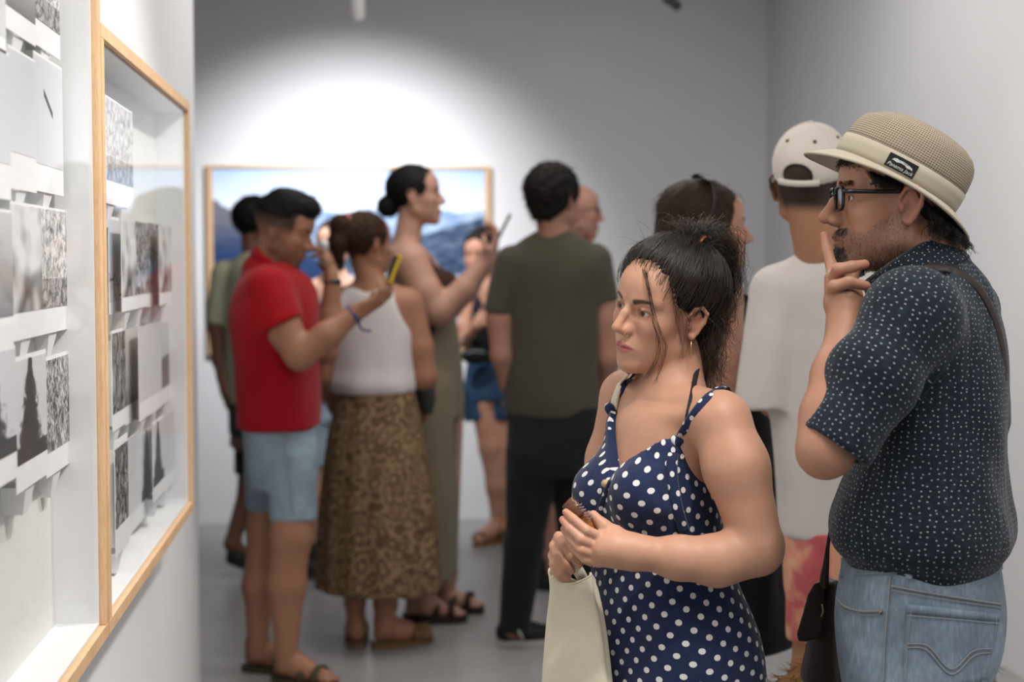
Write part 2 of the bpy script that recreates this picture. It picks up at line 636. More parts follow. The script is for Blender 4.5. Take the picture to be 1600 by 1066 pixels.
# ------------------------------------------------------------------ materials
class NT:
    def __init__(s, name):
        s.m = bpy.data.materials.new(name); s.m.use_nodes = True
        s.t = s.m.node_tree; s.b = s.t.nodes['Principled BSDF']

    def n(s, typ, **kw):
        nd = s.t.nodes.new(typ)
        for k, v in kw.items():
            if k.startswith('i_'):
                nd.inputs[k[2:].replace('_', ' ')].default_value = v
            else:
                setattr(nd, k, v)
        return nd

    def l(s, a, b):
        s.t.links.new(a, b)

    def mix(s, fac, a, b, blend='MIX'):
        nd = s.t.nodes.new('ShaderNodeMix'); nd.data_type = 'RGBA'; nd.blend_type = blend
        for i, v in ((0, fac), (6, a), (7, b)):
            if hasattr(v, 'links') or isinstance(v, bpy.types.NodeSocket): s.l(v, nd.inputs[i])
            elif i == 0: nd.inputs[0].default_value = v
            else: nd.inputs[i].default_value = (*v, 1) if len(v) == 3 else v
        return nd.outputs[2]

    def math(s, op, a, b=None, c=None):
        nd = s.t.nodes.new('ShaderNodeMath'); nd.operation = op
        for i, v in enumerate((a, b, c)):
            if v is None: continue
            if isinstance(v, bpy.types.NodeSocket): s.l(v, nd.inputs[i])
            else: nd.inputs[i].default_value = v
        return nd.outputs[0]

    def ramp(s, fac, stops):
        nd = s.t.nodes.new('ShaderNodeValToRGB')
        cr = nd.color_ramp
        while len(cr.elements) > 1: cr.elements.remove(cr.elements[-1])
        for i, (p, c) in enumerate(stops):
            e = cr.elements[0] if i == 0 else cr.elements.new(p)
            e.position = p; e.color = (*c, 1) if len(c) == 3 else c
        s.l(fac, nd.inputs[0])
        return nd.outputs[0]

    def coord(s, kind='Object'):
        return s.t.nodes.new('ShaderNodeTexCoord').outputs[kind]

    def mapping(s, vec, scale=(1, 1, 1), rot=(0, 0, 0), loc=(0, 0, 0)):
        nd = s.t.nodes.new('ShaderNodeMapping')
        s.l(vec, nd.inputs[0]); nd.inputs['Scale'].default_value = scale; nd.inputs['Rotation'].default_value = rot; nd.inputs['Location'].default_value = loc
        return nd.outputs[0]

    def noise(s, vec, scale, detail=3, rough=0.5, dist=0.0, out='Fac'):
        nd = s.n('ShaderNodeTexNoise'); nd.inputs['Scale'].default_value = scale; nd.inputs['Detail'].default_value = detail
        nd.inputs['Roughness'].default_value = rough; nd.inputs['Distortion'].default_value = dist
        s.l(vec, nd.inputs['Vector'])
        return nd.outputs[out]

    def base(s, c, rough=0.6, spec=0.3):
        if isinstance(c, bpy.types.NodeSocket): s.l(c, s.b.inputs['Base Color'])
        else: s.b.inputs['Base Color'].default_value = (*c, 1)
        s.b.inputs['Roughness'].default_value = rough
        s.b.inputs['Specular IOR Level'].default_value = spec
        return s

    def bump(s, h, strength=0.3, dist=0.005):
        nd = s.n('ShaderNodeBump'); nd.inputs['Strength'].default_value = strength; nd.inputs['Distance'].default_value = dist
        s.l(h, nd.inputs['Height']); s.l(nd.outputs[0], s.b.inputs['Normal'])
        return s


def lin(r, g, b):
    f = lambda c: (c / 255 / 12.92) if c / 255 <= 0.04045 else ((c / 255 + 0.055) / 1.055) ** 2.4
    return (f(r), f(g), f(b))


def plain(name, c, rough=0.6, spec=0.3, bump=0.0, bscale=60, metal=0.0, vary=0.0, stretch=(1, 1, 1)):
    m = NT(name)
    co = m.mapping(m.coord(), stretch)
    if vary:
        n = m.noise(co, bscale * 0.25, 3)
        f = m.ramp(n, [(0.3, tuple(x * (1 - vary) for x in c)), (0.7, tuple(min(1, x * (1 + vary)) for x in c))])
        m.base(f, rough, spec)
    else:
        m.base(c, rough, spec)
    if bump: m.bump(m.noise(co, bscale, 4), bump, 0.004)
    m.b.inputs['Metallic'].default_value = metal
    return m.m


def cloth(name, c, fold=0.35, weave=0.15, vary=0.06, rough=0.85, sheen=0.1, fscale=6.0, wscale=900):
    m = NT(name)
    co = m.coord()
    n = m.noise(co, 9, 3)
    m.base(m.ramp(n, [(0.3, tuple(x * (1 - vary) for x in c)), (0.7, tuple(min(1, x * (1 + vary)) for x in c))]), rough, 0.15)
    m.b.inputs['Sheen Weight'].default_value = sheen
    f = m.noise(m.mapping(co, (1, 1, 0.45), (0.3, 0.5, 0.2)), fscale, 2, 0.45, 0.6)
    w = m.noise(co, wscale, 1)
    h = m.math('ADD', m.math('MULTIPLY', f, fold), m.math('MULTIPLY', w, weave * 0.02))
    m.bump(h, 0.8, 0.05)
    return m.m


def vcol_mat(name, rough=0.5, sss=0.0, spec=0.35, bump=0.1, bscale=350, gain=(1, 1, 1)):
    m = NT(name)
    at = m.n('ShaderNodeVertexColor', layer_name='Col')
    co = m.coord()
    n = m.noise(co, 22, 4, 0.6)
    v = m.ramp(n, [(0.3, (0.93, 0.9, 0.88)), (0.7, (1.0, 1.0, 1.0))])
    m.base(m.mix(1.0, at.outputs[0], v, 'MULTIPLY'), rough, spec)
    if sss:
        m.b.inputs['Subsurface Weight'].default_value = sss
        m.b.inputs['Subsurface Radius'].default_value = (1.0, 0.35, 0.2)
        m.b.inputs['Subsurface Scale'].default_value = 0.006
    m.bump(m.noise(co, bscale, 3), bump, 0.002)
    return m.m


SKIN = vcol_mat('skin', 0.48, 0.12, 0.35, 0.12, 500)
SKIN_FAR = vcol_mat('skin_far', 0.5, 0.0, 0.3, 0.0)


def hair_mat(name, c, rough=0.38, spec=0.5, vary=0.5):
    m = NT(name)
    oi = m.coord()
    n = m.noise(m.mapping(oi, (1, 1, 0.4)), 60, 3)
    m.base(m.ramp(n, [(0.3, tuple(x * (1 - vary) for x in c)), (0.75, tuple(x * (1 + vary) for x in c))]), rough, spec)
    return m.m


def hair_vcol(name, rough=0.35, spec=0.5):
    m = NT(name)
    at = m.n('ShaderNodeVertexColor', layer_name='Col')
    m.base(at.outputs[0], rough, spec)
    return m.m


WALL = NT('white_wall_paint')
_c = WALL.coord()
WALL.base(WALL.ramp(WALL.noise(_c, 1.3, 3), [(0.3, (0.73, 0.735, 0.755)), (0.7, (0.76, 0.765, 0.785))]), 0.75, 0.2)
WALL.bump(WALL.noise(_c, 220, 3), 0.06, 0.002)
WALL = WALL.m
CEILM = plain('ceiling_paint', (0.62, 0.62, 0.63), 0.8)
FLOORM = NT('polished_concrete')
_c = FLOORM.coord()
FLOORM.base(FLOORM.ramp(FLOORM.noise(_c, 1.6, 6, 0.6), [(0.3, (0.27, 0.265, 0.265)), (0.7, (0.33, 0.325, 0.325))]), 0.34, 0.4)
FLOORM.l(FLOORM.math('MULTIPLY_ADD', FLOORM.noise(_c, 5, 4), 0.2, 0.25), FLOORM.b.inputs['Roughness'])
FLOORM = FLOORM.m
WOOD = NT('light_oak')
_c = WOOD.coord()
_n = WOOD.noise(WOOD.mapping(_c, (30, 3, 3)), 6, 5, 0.6, 1.5)
_n2 = WOOD.noise(WOOD.mapping(_c, (200, 200, 12)), 3, 3)
WOOD.base(WOOD.ramp(WOOD.math('ADD', WOOD.math('MULTIPLY', _n, 0.6), WOOD.math('MULTIPLY', _n2, 0.4)), [(0.3, lin(192, 152, 112)), (0.55, lin(210, 174, 136)), (0.75, lin(222, 190, 154))]), 0.5, 0.3)
WOOD = WOOD.m
PAPER = plain('white_card', (0.78, 0.79, 0.8), 0.7, 0.2)
LINER = plain('case_liner', (0.72, 0.73, 0.70), 0.7, 0.2)
GLASS = NT('case_glass')
_g = GLASS
_tr = _g.n('ShaderNodeBsdfTransparent'); _gl = _g.n('ShaderNodeBsdfGlossy'); _gl.inputs['Roughness'].default_value = 0.02
_lw = _g.n('ShaderNodeLayerWeight'); _lw.inputs['Blend'].default_value = 0.5
_fr = _g.math('MULTIPLY_ADD', _g.math('POWER', _lw.outputs['Facing'], 5.0), 0.30, 0.02)
_mx = _g.n('ShaderNodeMixShader')
_g.l(_fr, _mx.inputs[0]); _g.l(_tr.outputs[0], _mx.inputs[1]); _g.l(_gl.outputs[0], _mx.inputs[2])
_g.l(_mx.outputs[0], _g.t.nodes['Material Output'].inputs[0])
GLASS = GLASS.m
BLACK = plain('black_plastic', (0.012, 0.012, 0.013), 0.4, 0.5)
WHITEM = plain('white_enamel', (0.75, 0.75, 0.76), 0.4, 0.5)
# ------------------------------------------------------------------ the room
def hit_x(px, py, x):
    dr = CF + (px - 800.0) / FPX * CR - (py - 533.0) / FPX * CU
    return CAM + dr * (x / dr[0])


def hit_y(px, py, y):
    dr = CF + (px - 800.0) / FPX * CR - (py - 533.0) / FPX * CU
    return CAM + dr * (y / dr[1])


def structure(o):
    o['kind'] = 'structure'
    return o


YB = 8.62
XW = -0.56                                   # face of the left partition
YE = hit_x(306, 405, XW)[1]                  # its free end
XRW = hit_y(1197, 405, YB)[0]
structure(box('floor', (-4.2, -3.2, -0.1), (XRW + 0.2, YB + 0.2, 0.0), FLOORM))
structure(box('ceiling', (-4.2, -3.2, CEIL), (XRW + 0.2, YB + 0.2, CEIL + 0.1), CEILM))
structure(box('wall_back', (-4.2, YB, 0), (XRW + 0.2, YB + 0.2, CEIL), WALL))
structure(box('wall_right', (XRW, -3.2, 0), (XRW + 0.2, YB, CEIL), WALL))
structure(box('wall_left', (XW - 0.22, -3.0, 0), (XW, YE, CEIL), WALL))
structure(box('wall_far_left', (-4.2, -3.2, 0), (-4.0, YB, CEIL), WALL))
structure(box('wall_behind', (-4.0, -3.2, 0), (XRW, -3.0, CEIL), WALL))


# --- photographs printed on the cards of the display cases
def print_mat(kind, seed):
    m = NT('print_' + kind)
    uv = m.coord('UV')
    sep = m.n('ShaderNodeSeparateXYZ'); m.l(uv, sep.inputs[0])
    u, v = sep.outputs[0], sep.outputs[1]
    o = m.mapping(uv, (1, 1, 1), (0, 0, 0), (seed * 3.7, seed * 1.9, 0))
    if kind == 'foliage':
        n = m.noise(o, 9, 9, 0.72, 0.6)
        c = m.ramp(n, [(0.36, (0.12,) * 3), (0.47, (0.4,) * 3), (0.56, (0.72,) * 3)])
        low = m.math('LESS_THAN', v, 0.3)
        c = m.mix(low, c, m.ramp(n, [(0.42, (0.05,) * 3), (0.6, (0.5,) * 3)]))
    elif kind == 'thicket':
        n = m.noise(m.mapping(o, (1.6, 1, 1)), 7, 9, 0.7, 1.4)
        c = m.ramp(n, [(0.42, (0.03,) * 3), (0.5, (0.22,) * 3), (0.6, (0.62,) * 3)])
    elif kind == 'blur':
        n = m.noise(o, 2.6, 1, 0.4)
        g = m.math('ADD', m.math('MULTIPLY', n, 1.3), m.math('MULTIPLY', v, 0.35))
        c = m.ramp(g, [(0.45, (0.05,) * 3), (0.7, (0.35,) * 3), (0.95, (0.68,) * 3)])
    elif kind == 'gradient':
        c = m.ramp(v, [(0.0, (0.16,) * 3), (0.35, (0.36,) * 3), (1.0, (0.55,) * 3)])
    elif kind == 'pale':
        c = m.ramp(m.math('ADD', v, m.math('MULTIPLY', m.noise(o, 3, 2), 0.2)), [(0.0, (0.66, 0.67, 0.69)), (1.0, (0.58, 0.59, 0.62))])
    elif kind == 'tree':
        n = m.noise(o, 6, 8, 0.7, 0.7)
        w = m.math('MULTIPLY_ADD', m.math('SUBTRACT', 1.0, v), 0.42, 0.06)
        a = m.math('DIVIDE', m.math('ABSOLUTE', m.math('SUBTRACT', u, 0.45)), w)
        g = m.math('SUBTRACT', m.math('MULTIPLY', n, 2.0), a)
        g = m.math('ADD', g, m.math('MULTIPLY', m.math('LESS_THAN', v, 0.16), 0.5))
        c = m.ramp(m.math('MULTIPLY_ADD', g, 0.5, 0.5), [(0.5, (0.62, 0.63, 0.65)), (0.58, (0.16,) * 3), (0.66, (0.04,) * 3)])
    elif kind == 'trunk':
        n = m.noise(m.mapping(o, (2.4, 0.8, 1)), 6, 8, 0.75, 1.2)
        c = m.ramp(n, [(0.47, (0.02,) * 3), (0.53, (0.2,) * 3), (0.6, (0.66,) * 3)])
    elif kind == 'bird':
        a = m.math('ABSOLUTE', m.math('SUBTRACT', m.math('ADD', m.math('MULTIPLY', u, 0.6), v), 0.87))
        b = m.math('ABSOLUTE', m.math('SUBTRACT', u, 0.46))
        g = m.math('MULTIPLY', m.math('LESS_THAN', a, 0.035), m.math('LESS_THAN', b, 0.16))
        c = m.mix(g, (0.6, 0.61, 0.64), (0.03, 0.03, 0.03))
    elif kind == 'branch':
        n = m.n('ShaderNodeTexVoronoi', feature='DISTANCE_TO_EDGE'); n.inputs['Scale'].default_value = 2.6
        m.l(o, n.inputs['Vector'])
        ed = m.math('LESS_THAN', n.outputs['Distance'], 0.03)
        low = m.math('LESS_THAN', v, 0.36)
        c = m.mix(m.math('MULTIPLY', ed, low), (0.58, 0.59, 0.61), (0.04, 0.04, 0.04))
    elif kind == 'slab':
        n = m.noise(o, 4, 2)
        g = m.math('ADD', v, m.math('MULTIPLY', n, 0.1))
        c = m.ramp(m.math('SUBTRACT', g, m.math('MULTIPLY', u, 0.06)), [(0.5, (0.13,) * 3), (0.505, (0.5, 0.5, 0.52)), (1.0, (0.6,) * 3)])
    m.base(c, 0.45, 0.3)
    return m.m


PRINTS = {}


def get_print(kind, seed):
    key = (kind, seed % 3)
    if key not in PRINTS: PRINTS[key] = print_mat(kind, seed % 3)
    return PRINTS[key]


XF = -0.46                                   # front plane of the cases
XBK = -0.548                                 # their inner back
BARW = 0.026


def wood_bar(name, y0, y1, z0, z1, parent):
    o = box(name, (XW + 0.002, y0, z0), (XF, y1, z1), WOOD, parent, 0.0015)
    return o


def display_case(label, y0, y1, z0, z1, cards, seed):
    t = tag(empty('display_case', (XW, (y0 + y1) / 2, z0)), label, 'display case')
    wood_bar('frame_bar', y0, y1, z0, z0 + BARW, t)
    wood_bar('frame_bar', y0, y1, z1 - BARW, z1, t)
    wood_bar('frame_bar', y0, y0 + BARW, z0 + BARW, z1 - BARW, t)
    wood_bar('frame_bar', y1 - BARW, y1, z0 + BARW, z1 - BARW, t)
    b = BARW + 0.001
    box('back_panel', (XW + 0.003, y0 + b, z0 + b), (XBK, y1 - b, z1 - b), LINER, t)
    for nm, (l, h) in (('liner_board', ((XBK, y0 + b, z0 + b), (XF - 0.012, y1 - b, z0 + b + 0.004))),
                       ('liner_board', ((XBK, y0 + b, z1 - b - 0.004), (XF - 0.012, y1 - b, z1 - b))),
                       ('liner_board', ((XBK, y1 - b - 0.004, z0 + b + 0.004), (XF - 0.012, y1 - b, z1 - b - 0.004))),
                       ('liner_board', ((XBK, y0 + b, z0 + b + 0.004), (XF - 0.012, y0 + b + 0.004, z1 - b - 0.004)))):
        box(nm, l, h, PAPER, t)
    box('glass_pane', (XF - 0.010, y0 + b, z0 + b), (XF - 0.007, y1 - b, z1 - b), GLASS, t)
    for i, (pl, pr, pt, pb, fr0, fr1, kind) in enumerate(cards):
        xc = -0.495 - 0.012 * (i % 3)
        ya, yb = hit_x(pl, 405, xc)[1], hit_x(pr, 405, xc)[1]
        pm = pl
        za, zb = hit_x(pm, pt, xc)[2], hit_x(pm, pb, xc)[2]
        ya = max(ya, y0 + b + 0.01)
        c = box('card', (xc - 0.0015, ya + 0.001, zb), (xc, yb + 0.006, za), PAPER, t)
        if kind != 'blank':
            h = za - zb
            pz1 = za - fr0 * h; pz0 = za - fr1 * h
            v = [(xc + 0.0006, ya + 0.002, pz0), (xc + 0.0006, yb + 0.004, pz0), (xc + 0.0006, yb + 0.004, pz1), (xc + 0.0006, ya + 0.002, pz1)]
            v2 = [(xc - 0.0002, q[1], q[2]) for q in v]
            uvs = [(0, 0), (1, 0), (1, 1), (0, 1)] * 2
            mesh_obj('print', v + v2, [(0, 1, 2, 3), (7, 6, 5, 4), (0, 4, 5, 1), (1, 5, 6, 2), (2, 6, 7, 3), (3, 7, 4, 0)], get_print(kind, seed + i), c, False, None, uvs)
        # folded paper bracket carrying the card
        ym = (ya + yb) / 2
        w0, w1, hh = 0.034, 0.016, 0.045
        if zb - hh > z0 + b + 0.01:
            v = [(XBK, ym - w0, zb - 0.001), (xc - 0.003, ym - w0, zb - 0.001), (xc - 0.003, ym + w0, zb - 0.001), (XBK, ym + w0, zb - 0.001),
                 (XBK, ym - w1, zb - hh), (xc - 0.012, ym - w1, zb - hh), (xc - 0.012, ym + w1, zb - hh), (XBK, ym + w1, zb - hh)]
            mesh_obj('bracket', v, [(0, 1, 2, 3), (7, 6, 5, 4), (0, 4, 5, 1), (1, 5, 6, 2), (2, 6, 7, 3), (3, 7, 4, 0)], PAPER, t, False)
    return t


yf1 = hit_x(162, 405, XF)[1]
yn2 = yf1 + 0.012
yf2 = hit_x(299, 405, XF)[1]
Z0C = hit_x(300, 801, XF)[2]
Z1C = hit_x(294, 158, XF)[2]
cards2 = [
    (168, 187, 150, 318, 0.02, 0.78, 'foliage'), (187, 209, 163, 322, 0.02, 0.78, 'foliage'),
    (170, 190, 338, 492, 0.03, 0.88, 'branch'), (190, 212, 345, 488, 0.0, 0.84, 'blur'), (212, 230, 346, 483, 0, 0.84, 'thicket'),
    (230, 249, 348, 480, 0, 0.84, 'thicket'), (249, 267, 353, 478, 0, 0.84, 'blur'),
    (173, 193, 518, 678, 0.03, 0.83, 'trunk'), (193, 215, 516, 668, 0.0, 0.8, 'gradient'), (215, 233, 512, 662, 0, 0.8, 'pale'),
    (233, 250, 508, 650, 0, 0.8, 'pale'), (250, 268, 505, 636, 0.0, 0.8, 'slab'),
    (175, 195, 694, 880, 0.07, 0.76, 'trunk'), (195, 216, 690, 846, 0, 0.8, 'pale'), (216, 235, 682, 820, 0, 0.8, 'tree'),
    (235, 252, 664, 792, 0.03, 0.82, 'tree'), (252, 268, 654, 776, 0, 0.8, 'pale')]
cards1 = [
    (-60, 14, -110, 52, 0.04, 0.78, 'pale'), (14, 60, -120, 46, 0.04, 0.78, 'gradient'), (60, 98, -100, 72, 0.0, 0.76, 'foliage'),
    (-60, 18, 40, 300, 0.02, 0.76, 'pale'), (18, 58, 72, 294, 0.02, 0.74, 'pale'), (58, 100, 82, 298, 0.02, 0.8, 'bird'),
    (-60, 18, 318, 560, 0.02, 0.78, 'gradient'), (18, 64, 314, 535, 0.02, 0.8, 'blur'), (64, 103, 322, 524, 0.02, 0.8, 'foliage'),
    (-60, 20, 560, 800, 0.02, 0.8, 'tree'), (20, 68, 560, 778, 0.03, 0.8, 'tree'), (68, 105, 560, 752, 0.03, 0.8, 'thicket')]
display_case('tall oak framed glass case of monochrome prints, cut off by the left edge', 1.25, yf1, Z0C, 2.12, cards1, 0)
display_case('oak framed glass case of monochrome prints ending at the corner of the partition', yn2, yf2, Z0C, Z1C, cards2, 1)

# --- framed landscape photograph on the back wall
fl, ft = hit_y(322, 258, YB - 0.03)[0], hit_y(322, 258, YB - 0.03)[2]
frr = hit_y(767, 260, YB - 0.03)[0]
fb = ft - (frr - fl) * 0.665
t = tag(empty('framed_photograph', ((fl + frr) / 2, YB, fb)), 'wide framed colour photograph of blue mountains on the spotlit back wall', 'picture')
fw = 0.034
for nm, lo, hi in (('frame_bar', (fl, YB - 0.04, fb), (frr, YB - 0.001, fb + fw)), ('frame_bar', (fl, YB - 0.04, ft - fw * 0.5), (frr, YB - 0.001, ft)),
                   ('frame_bar', (fl, YB - 0.04, fb + fw), (fl + fw, YB - 0.001, ft - fw * 0.5)), ('frame_bar', (frr - fw, YB - 0.04, fb + fw), (frr, YB - 0.001, ft - fw * 0.5))):
    box(nm, lo, hi, WOOD, t, 0.0015)
m = NT('landscape_print')
uv = m.coord('UV')
sep = m.n('ShaderNodeSeparateXYZ'); m.l(uv, sep.inputs[0])
u, v = sep.outputs[0], sep.outputs[1]
sky = m.ramp(v, [(0.62, lin(232, 240, 250)), (0.8, lin(222, 234, 250)), (1.0, lin(176, 204, 240))])
n1 = m.noise(m.mapping(uv, (5, 0, 1)), 1.0, 6, 0.55)
rid = m.math('MULTIPLY_ADD', n1, 0.22, 0.66)
far = m.math('LESS_THAN', v, rid)
nf = m.noise(m.mapping(uv, (6, 9, 1)), 2.0, 6, 0.65)
c = m.mix(far, sky, m.ramp(nf, [(0.35, lin(120, 150, 190)), (0.65, lin(176, 196, 222))]))
n2 = m.noise(m.mapping(uv, (4, 0, 1), (0, 0, 0), (3.3, 0, 0)), 1.0, 6, 0.5)
rid2 = m.math('MULTIPLY_ADD', n2, 0.16, m.math('MULTIPLY_ADD', m.math('ABSOLUTE', m.math('SUBTRACT', u, 0.45)), 0.3, 0.48))
near = m.math('LESS_THAN', v, rid2)
nr = m.noise(m.mapping(uv, (5, 12, 1)), 2.4, 7, 0.7, 0.5)
c2 = m.ramp(nr, [(0.35, lin(34, 48, 72)), (0.5, lin(62, 82, 112)), (0.68, lin(120, 132, 150))])
c = m.mix(near, c, c2)
sl = m.math('LESS_THAN', m.math('ADD', v, m.math('MULTIPLY_ADD', u, 0.9, m.math('MULTIPLY', nr, 0.06))), 0.86)
gs = m.math('ADD', v, m.math('MULTIPLY', nr, 0.25))
c = m.mix(sl, c, m.ramp(gs, [(0.45, lin(24, 50, 96)), (0.68, lin(44, 66, 104)), (0.86, lin(112, 112, 124))]))
lo_ = m.math('LESS_THAN', m.math('ADD', v, m.math('MULTIPLY', nr, 0.1)), 0.46)
c = m.mix(m.math('MULTIPLY', lo_, m.math('GREATER_THAN', u, 0.5)), c, lin(196, 198, 214))
m.base(c, 0.35, 0.3)
pv = [(fl + fw, YB - 0.022, fb + fw), (frr - fw, YB - 0.022, fb + fw), (frr - fw, YB - 0.022, ft - fw * .5), (fl + fw, YB - 0.022, ft - fw * .5)]
pv2 = [(q[0], YB - 0.002, q[2]) for q in pv]
mesh_obj('print', pv + pv2, [(0, 1, 2, 3), (7, 6, 5, 4), (0, 4, 5, 1), (1, 5, 6, 2), (2, 6, 7, 3), (3, 7, 4, 0)], m.m, t, False, None, [(0, 0), (1, 0), (1, 1), (0, 1)] * 2)


# --- hanging spotlights
def spotlight(label, px, py, d, aim, r, L, body):
    e = P(px, py, d)
    t = tag(empty('ceiling_spotlight', e), label, 'spotlight')
    a = norm(aim)
    top = e - a * L
    pr = [(0.0, r * 0.2), (0.0, r), (0.004, r), (L * 0.85, r), (L * 0.95, r * 0.85), (L, r * 0.5)]
    pts = [e - a * q[0] for q in pr]
    v, f = sweep(pts, [q[1] for q in pr], None, 20)
    mesh_obj('housing', v, f, body, t)
    v, f = sweep([e + a * 0.0015, e - a * 0.003], [r * 0.82, r * 0.82], None, 20)
    mesh_obj('lens', v, f, BLACK, t, False)
    st = top + a * L * 0.45
    tube('stem', [st, (st[0], st[1], CEIL - 0.03)], 0.008, body, t)
    box('track_mount', (st[0] - 0.02, st[1] - 0.06, CEIL - 0.035), (st[0] + 0.02, st[1] + 0.06, CEIL - 0.0005), body, t, 0.003)
    return t


spotlight('white cylinder ceiling spotlight hanging above the framed photograph', 558, 27, 6.92, (0.0, 0.6, -0.8), 0.034, 0.15, WHITEM)
spotlight('small black ceiling spotlight at the top edge near the corner', 1058, 9, 6.6, (0.25, -0.7, -0.35), 0.022, 0.11, BLACK)
# ------------------------------------------------------------------ people: shared builders
def head_ops(fr, g):
    """list of sdf ops of a head in frame fr.  g: dict of shape parameters"""
    G = dict(jaw=1.0, nose=1.0, nosew=1.0, chin=1.0, lips=1.0, brow=1.0, cheek=1.0, wide=1.0, hump=0.0, eyes=True, ears=True, fine=True, face=1.0)
    G.update(g)
    w = G['wide']; o = []
    u = lambda pr, k=0.01: o.append(('u', pr, k))
    sub = lambda pr, k=0.004: o.append(('s', pr, k))
    u(fr.el((0, -0.014, 0.042), (0.075 * w, 0.098, 0.084)), 0)
    u(fr.el((0, 0.030, -0.004), (0.061 * w, 0.056, 0.088)), 0.03)
    u(fr.el((0, 0.040, 0.055), (0.056 * w, 0.047, 0.045)), 0.03)
    j = G['jaw']
    for sg in (-1, 1):
        u(fr.rc((sg * 0.050 * j, 0.000, -0.050), (sg * 0.016 * j, 0.066, -0.090), 0.016, 0.013), 0.025)
        u(fr.rc((sg * 0.054 * w, -0.008, -0.005), (sg * 0.050 * j, 0.000, -0.052), 0.018, 0.016), 0.02)
        u(fr.el((sg * 0.041 * w, 0.058, -0.014), (0.021, 0.024, 0.020)), 0.022)
        u(fr.el((sg * 0.036 * j, 0.052, -0.050), (0.020, 0.022, 0.028)), 0.025)
    u(fr.el((0, 0.076, -0.092), (0.019, 0.016 * G['chin'], 0.016)), 0.018)
    u(fr.el((0, 0.040, -0.078), (0.036 * j, 0.036, 0.024)), 0.025)
    u(fr.el((0, 0.077, -0.056), (0.027, 0.020, 0.024)), 0.016)
    # brow
    for sg in (-1, 1):
        u(fr.rc((sg * 0.046, 0.066, 0.034), (sg * 0.013, 0.083, 0.031), 0.0085 * G['brow'], 0.008 * G['brow']), 0.014)
        sub(fr.el((sg * 0.033, 0.099, 0.014), (0.019, 0.018, 0.0115)), 0.012)
        sub(fr.el((sg * 0.015, 0.100, 0.010), (0.008, 0.016, 0.012)), 0.010)
    # nose
    n = G['nose']
    u(fr.rc((0, 0.074, 0.022), (0, 0.089, -0.018), 0.009, 0.0125), 0.008)
    u(fr.rc((0, 0.080, 0.026), (0, 0.092 + 0.004 * n + G['hump'], 0.006), 0.0075, 0.0070 * G['nosew']), 0.008)
    u(fr.rc((0, 0.092 + 0.004 * n + G['hump'], 0.006), (0, 0.103 + 0.009 * n, -0.020), 0.0070 * G['nosew'], 0.0098 * G['nosew']), 0.006)
    for sg in (-1, 1):
        u(fr.el((sg * 0.0105 * G['nosew'], 0.0965, -0.0250), (0.0072, 0.0120, 0.0085)), 0.010)
    u(fr.el((0, 0.098, -0.029), (0.006, 0.010, 0.006)), 0.006)
    if G['fine']:
        for sg in (-1, 1):
            sub(fr.el((sg * 0.0065 * G['nosew'], 0.101, -0.0345), (0.0038, 0.006, 0.0045)), 0.003)
    # eyes
    for sg in (-1, 1):
        if G['eyes']:
            u(fr.el((sg * 0.0325, 0.0705, 0.0125), (0.0150, 0.0145, 0.0138)), 0.006)
            sub(fr.el((sg * 0.0325, 0.0895, 0.0122), (0.0140, 0.019, 0.0058)), 0.0015)
            u(fr.rc((sg * 0.0195, 0.0810, 0.0140), (sg * 0.0325, 0.0856, 0.0188), 0.0016, 0.0019), 0.003)
            u(fr.rc((sg * 0.0325, 0.0856, 0.0188), (sg * 0.0465, 0.0755, 0.0130), 0.0019, 0.0016), 0.003)
        else:
            u(fr.el((sg * 0.0325, 0.071, 0.0125), (0.014, 0.0135, 0.011)), 0.006)
    # lips
    L = G['lips']
    for sg in (-1, 1):
        u(fr.rc((sg * 0.0055, 0.0975, -0.0525), (sg * 0.023, 0.086, -0.0575), 0.0048 * L, 0.0022), 0.004)
        u(fr.rc((sg * 0.004, 0.0955, -0.0635), (sg * 0.021, 0.086, -0.0590), 0.0055 * L, 0.0022), 0.004)
    if G['fine']:
        for sg in (-1, 1):
            sub(fr.rc((0, 0.1035, -0.0582), (sg * 0.024, 0.0905, -0.0582), 0.0011, 0.0009), 0.0025)
        sub(fr.el((0, 0.105, -0.043), (0.003, 0.006, 0.007)), 0.004)
    # ears
    if G['ears']:
        for sg in (-1, 1):
            X = 0.074 * w
            path = [(X, 0.008, -0.001), (X + 0.006, 0.010, 0.012), (X + 0.011, 0.002, 0.026), (X + 0.015, -0.014, 0.029), (X + 0.018, -0.024, 0.018),
                    (X + 0.015, -0.022, 0.000), (X + 0.009, -0.013, -0.018), (X + 0.006, -0.005, -0.028), (X + 0.003, 0.001, -0.024)]
            path = [(sg * q[0], q[1], q[2]) for q in path]
            pan = norm([sg * 0.92, 0.38, 0])
            M = np.array([pan, np.cross([0, 0, 1], pan), [0, 0, 1]])
            u(fr.el((sg * (X + 0.006), -0.006, 0.002), (0.0045, 0.016, 0.026), M), 0.006)
            rr = [0.003, 0.0032, 0.0034, 0.0036, 0.0038, 0.0038, 0.0045, 0.0055, 0.0045]
            for i in range(len(path) - 1):
                u(fr.rc(path[i], path[i + 1], rr[i], rr[i + 1]), 0.0025)
            if G['fine']:
                sub(fr.el((sg * (X + 0.015), -0.003, 0.000), (0.007, 0.0075, 0.010)), 0.004)
                u(fr.rc((sg * (X + 0.006), 0.006, -0.009), (sg * (X + 0.006), 0.0055, -0.002), 0.0035, 0.003), 0.003)
    return o


def smooth01(x, a, b):
    t = np.clip((x - a) / (b - a), 0, 1)
    return t * t * (3 - 2 * t)


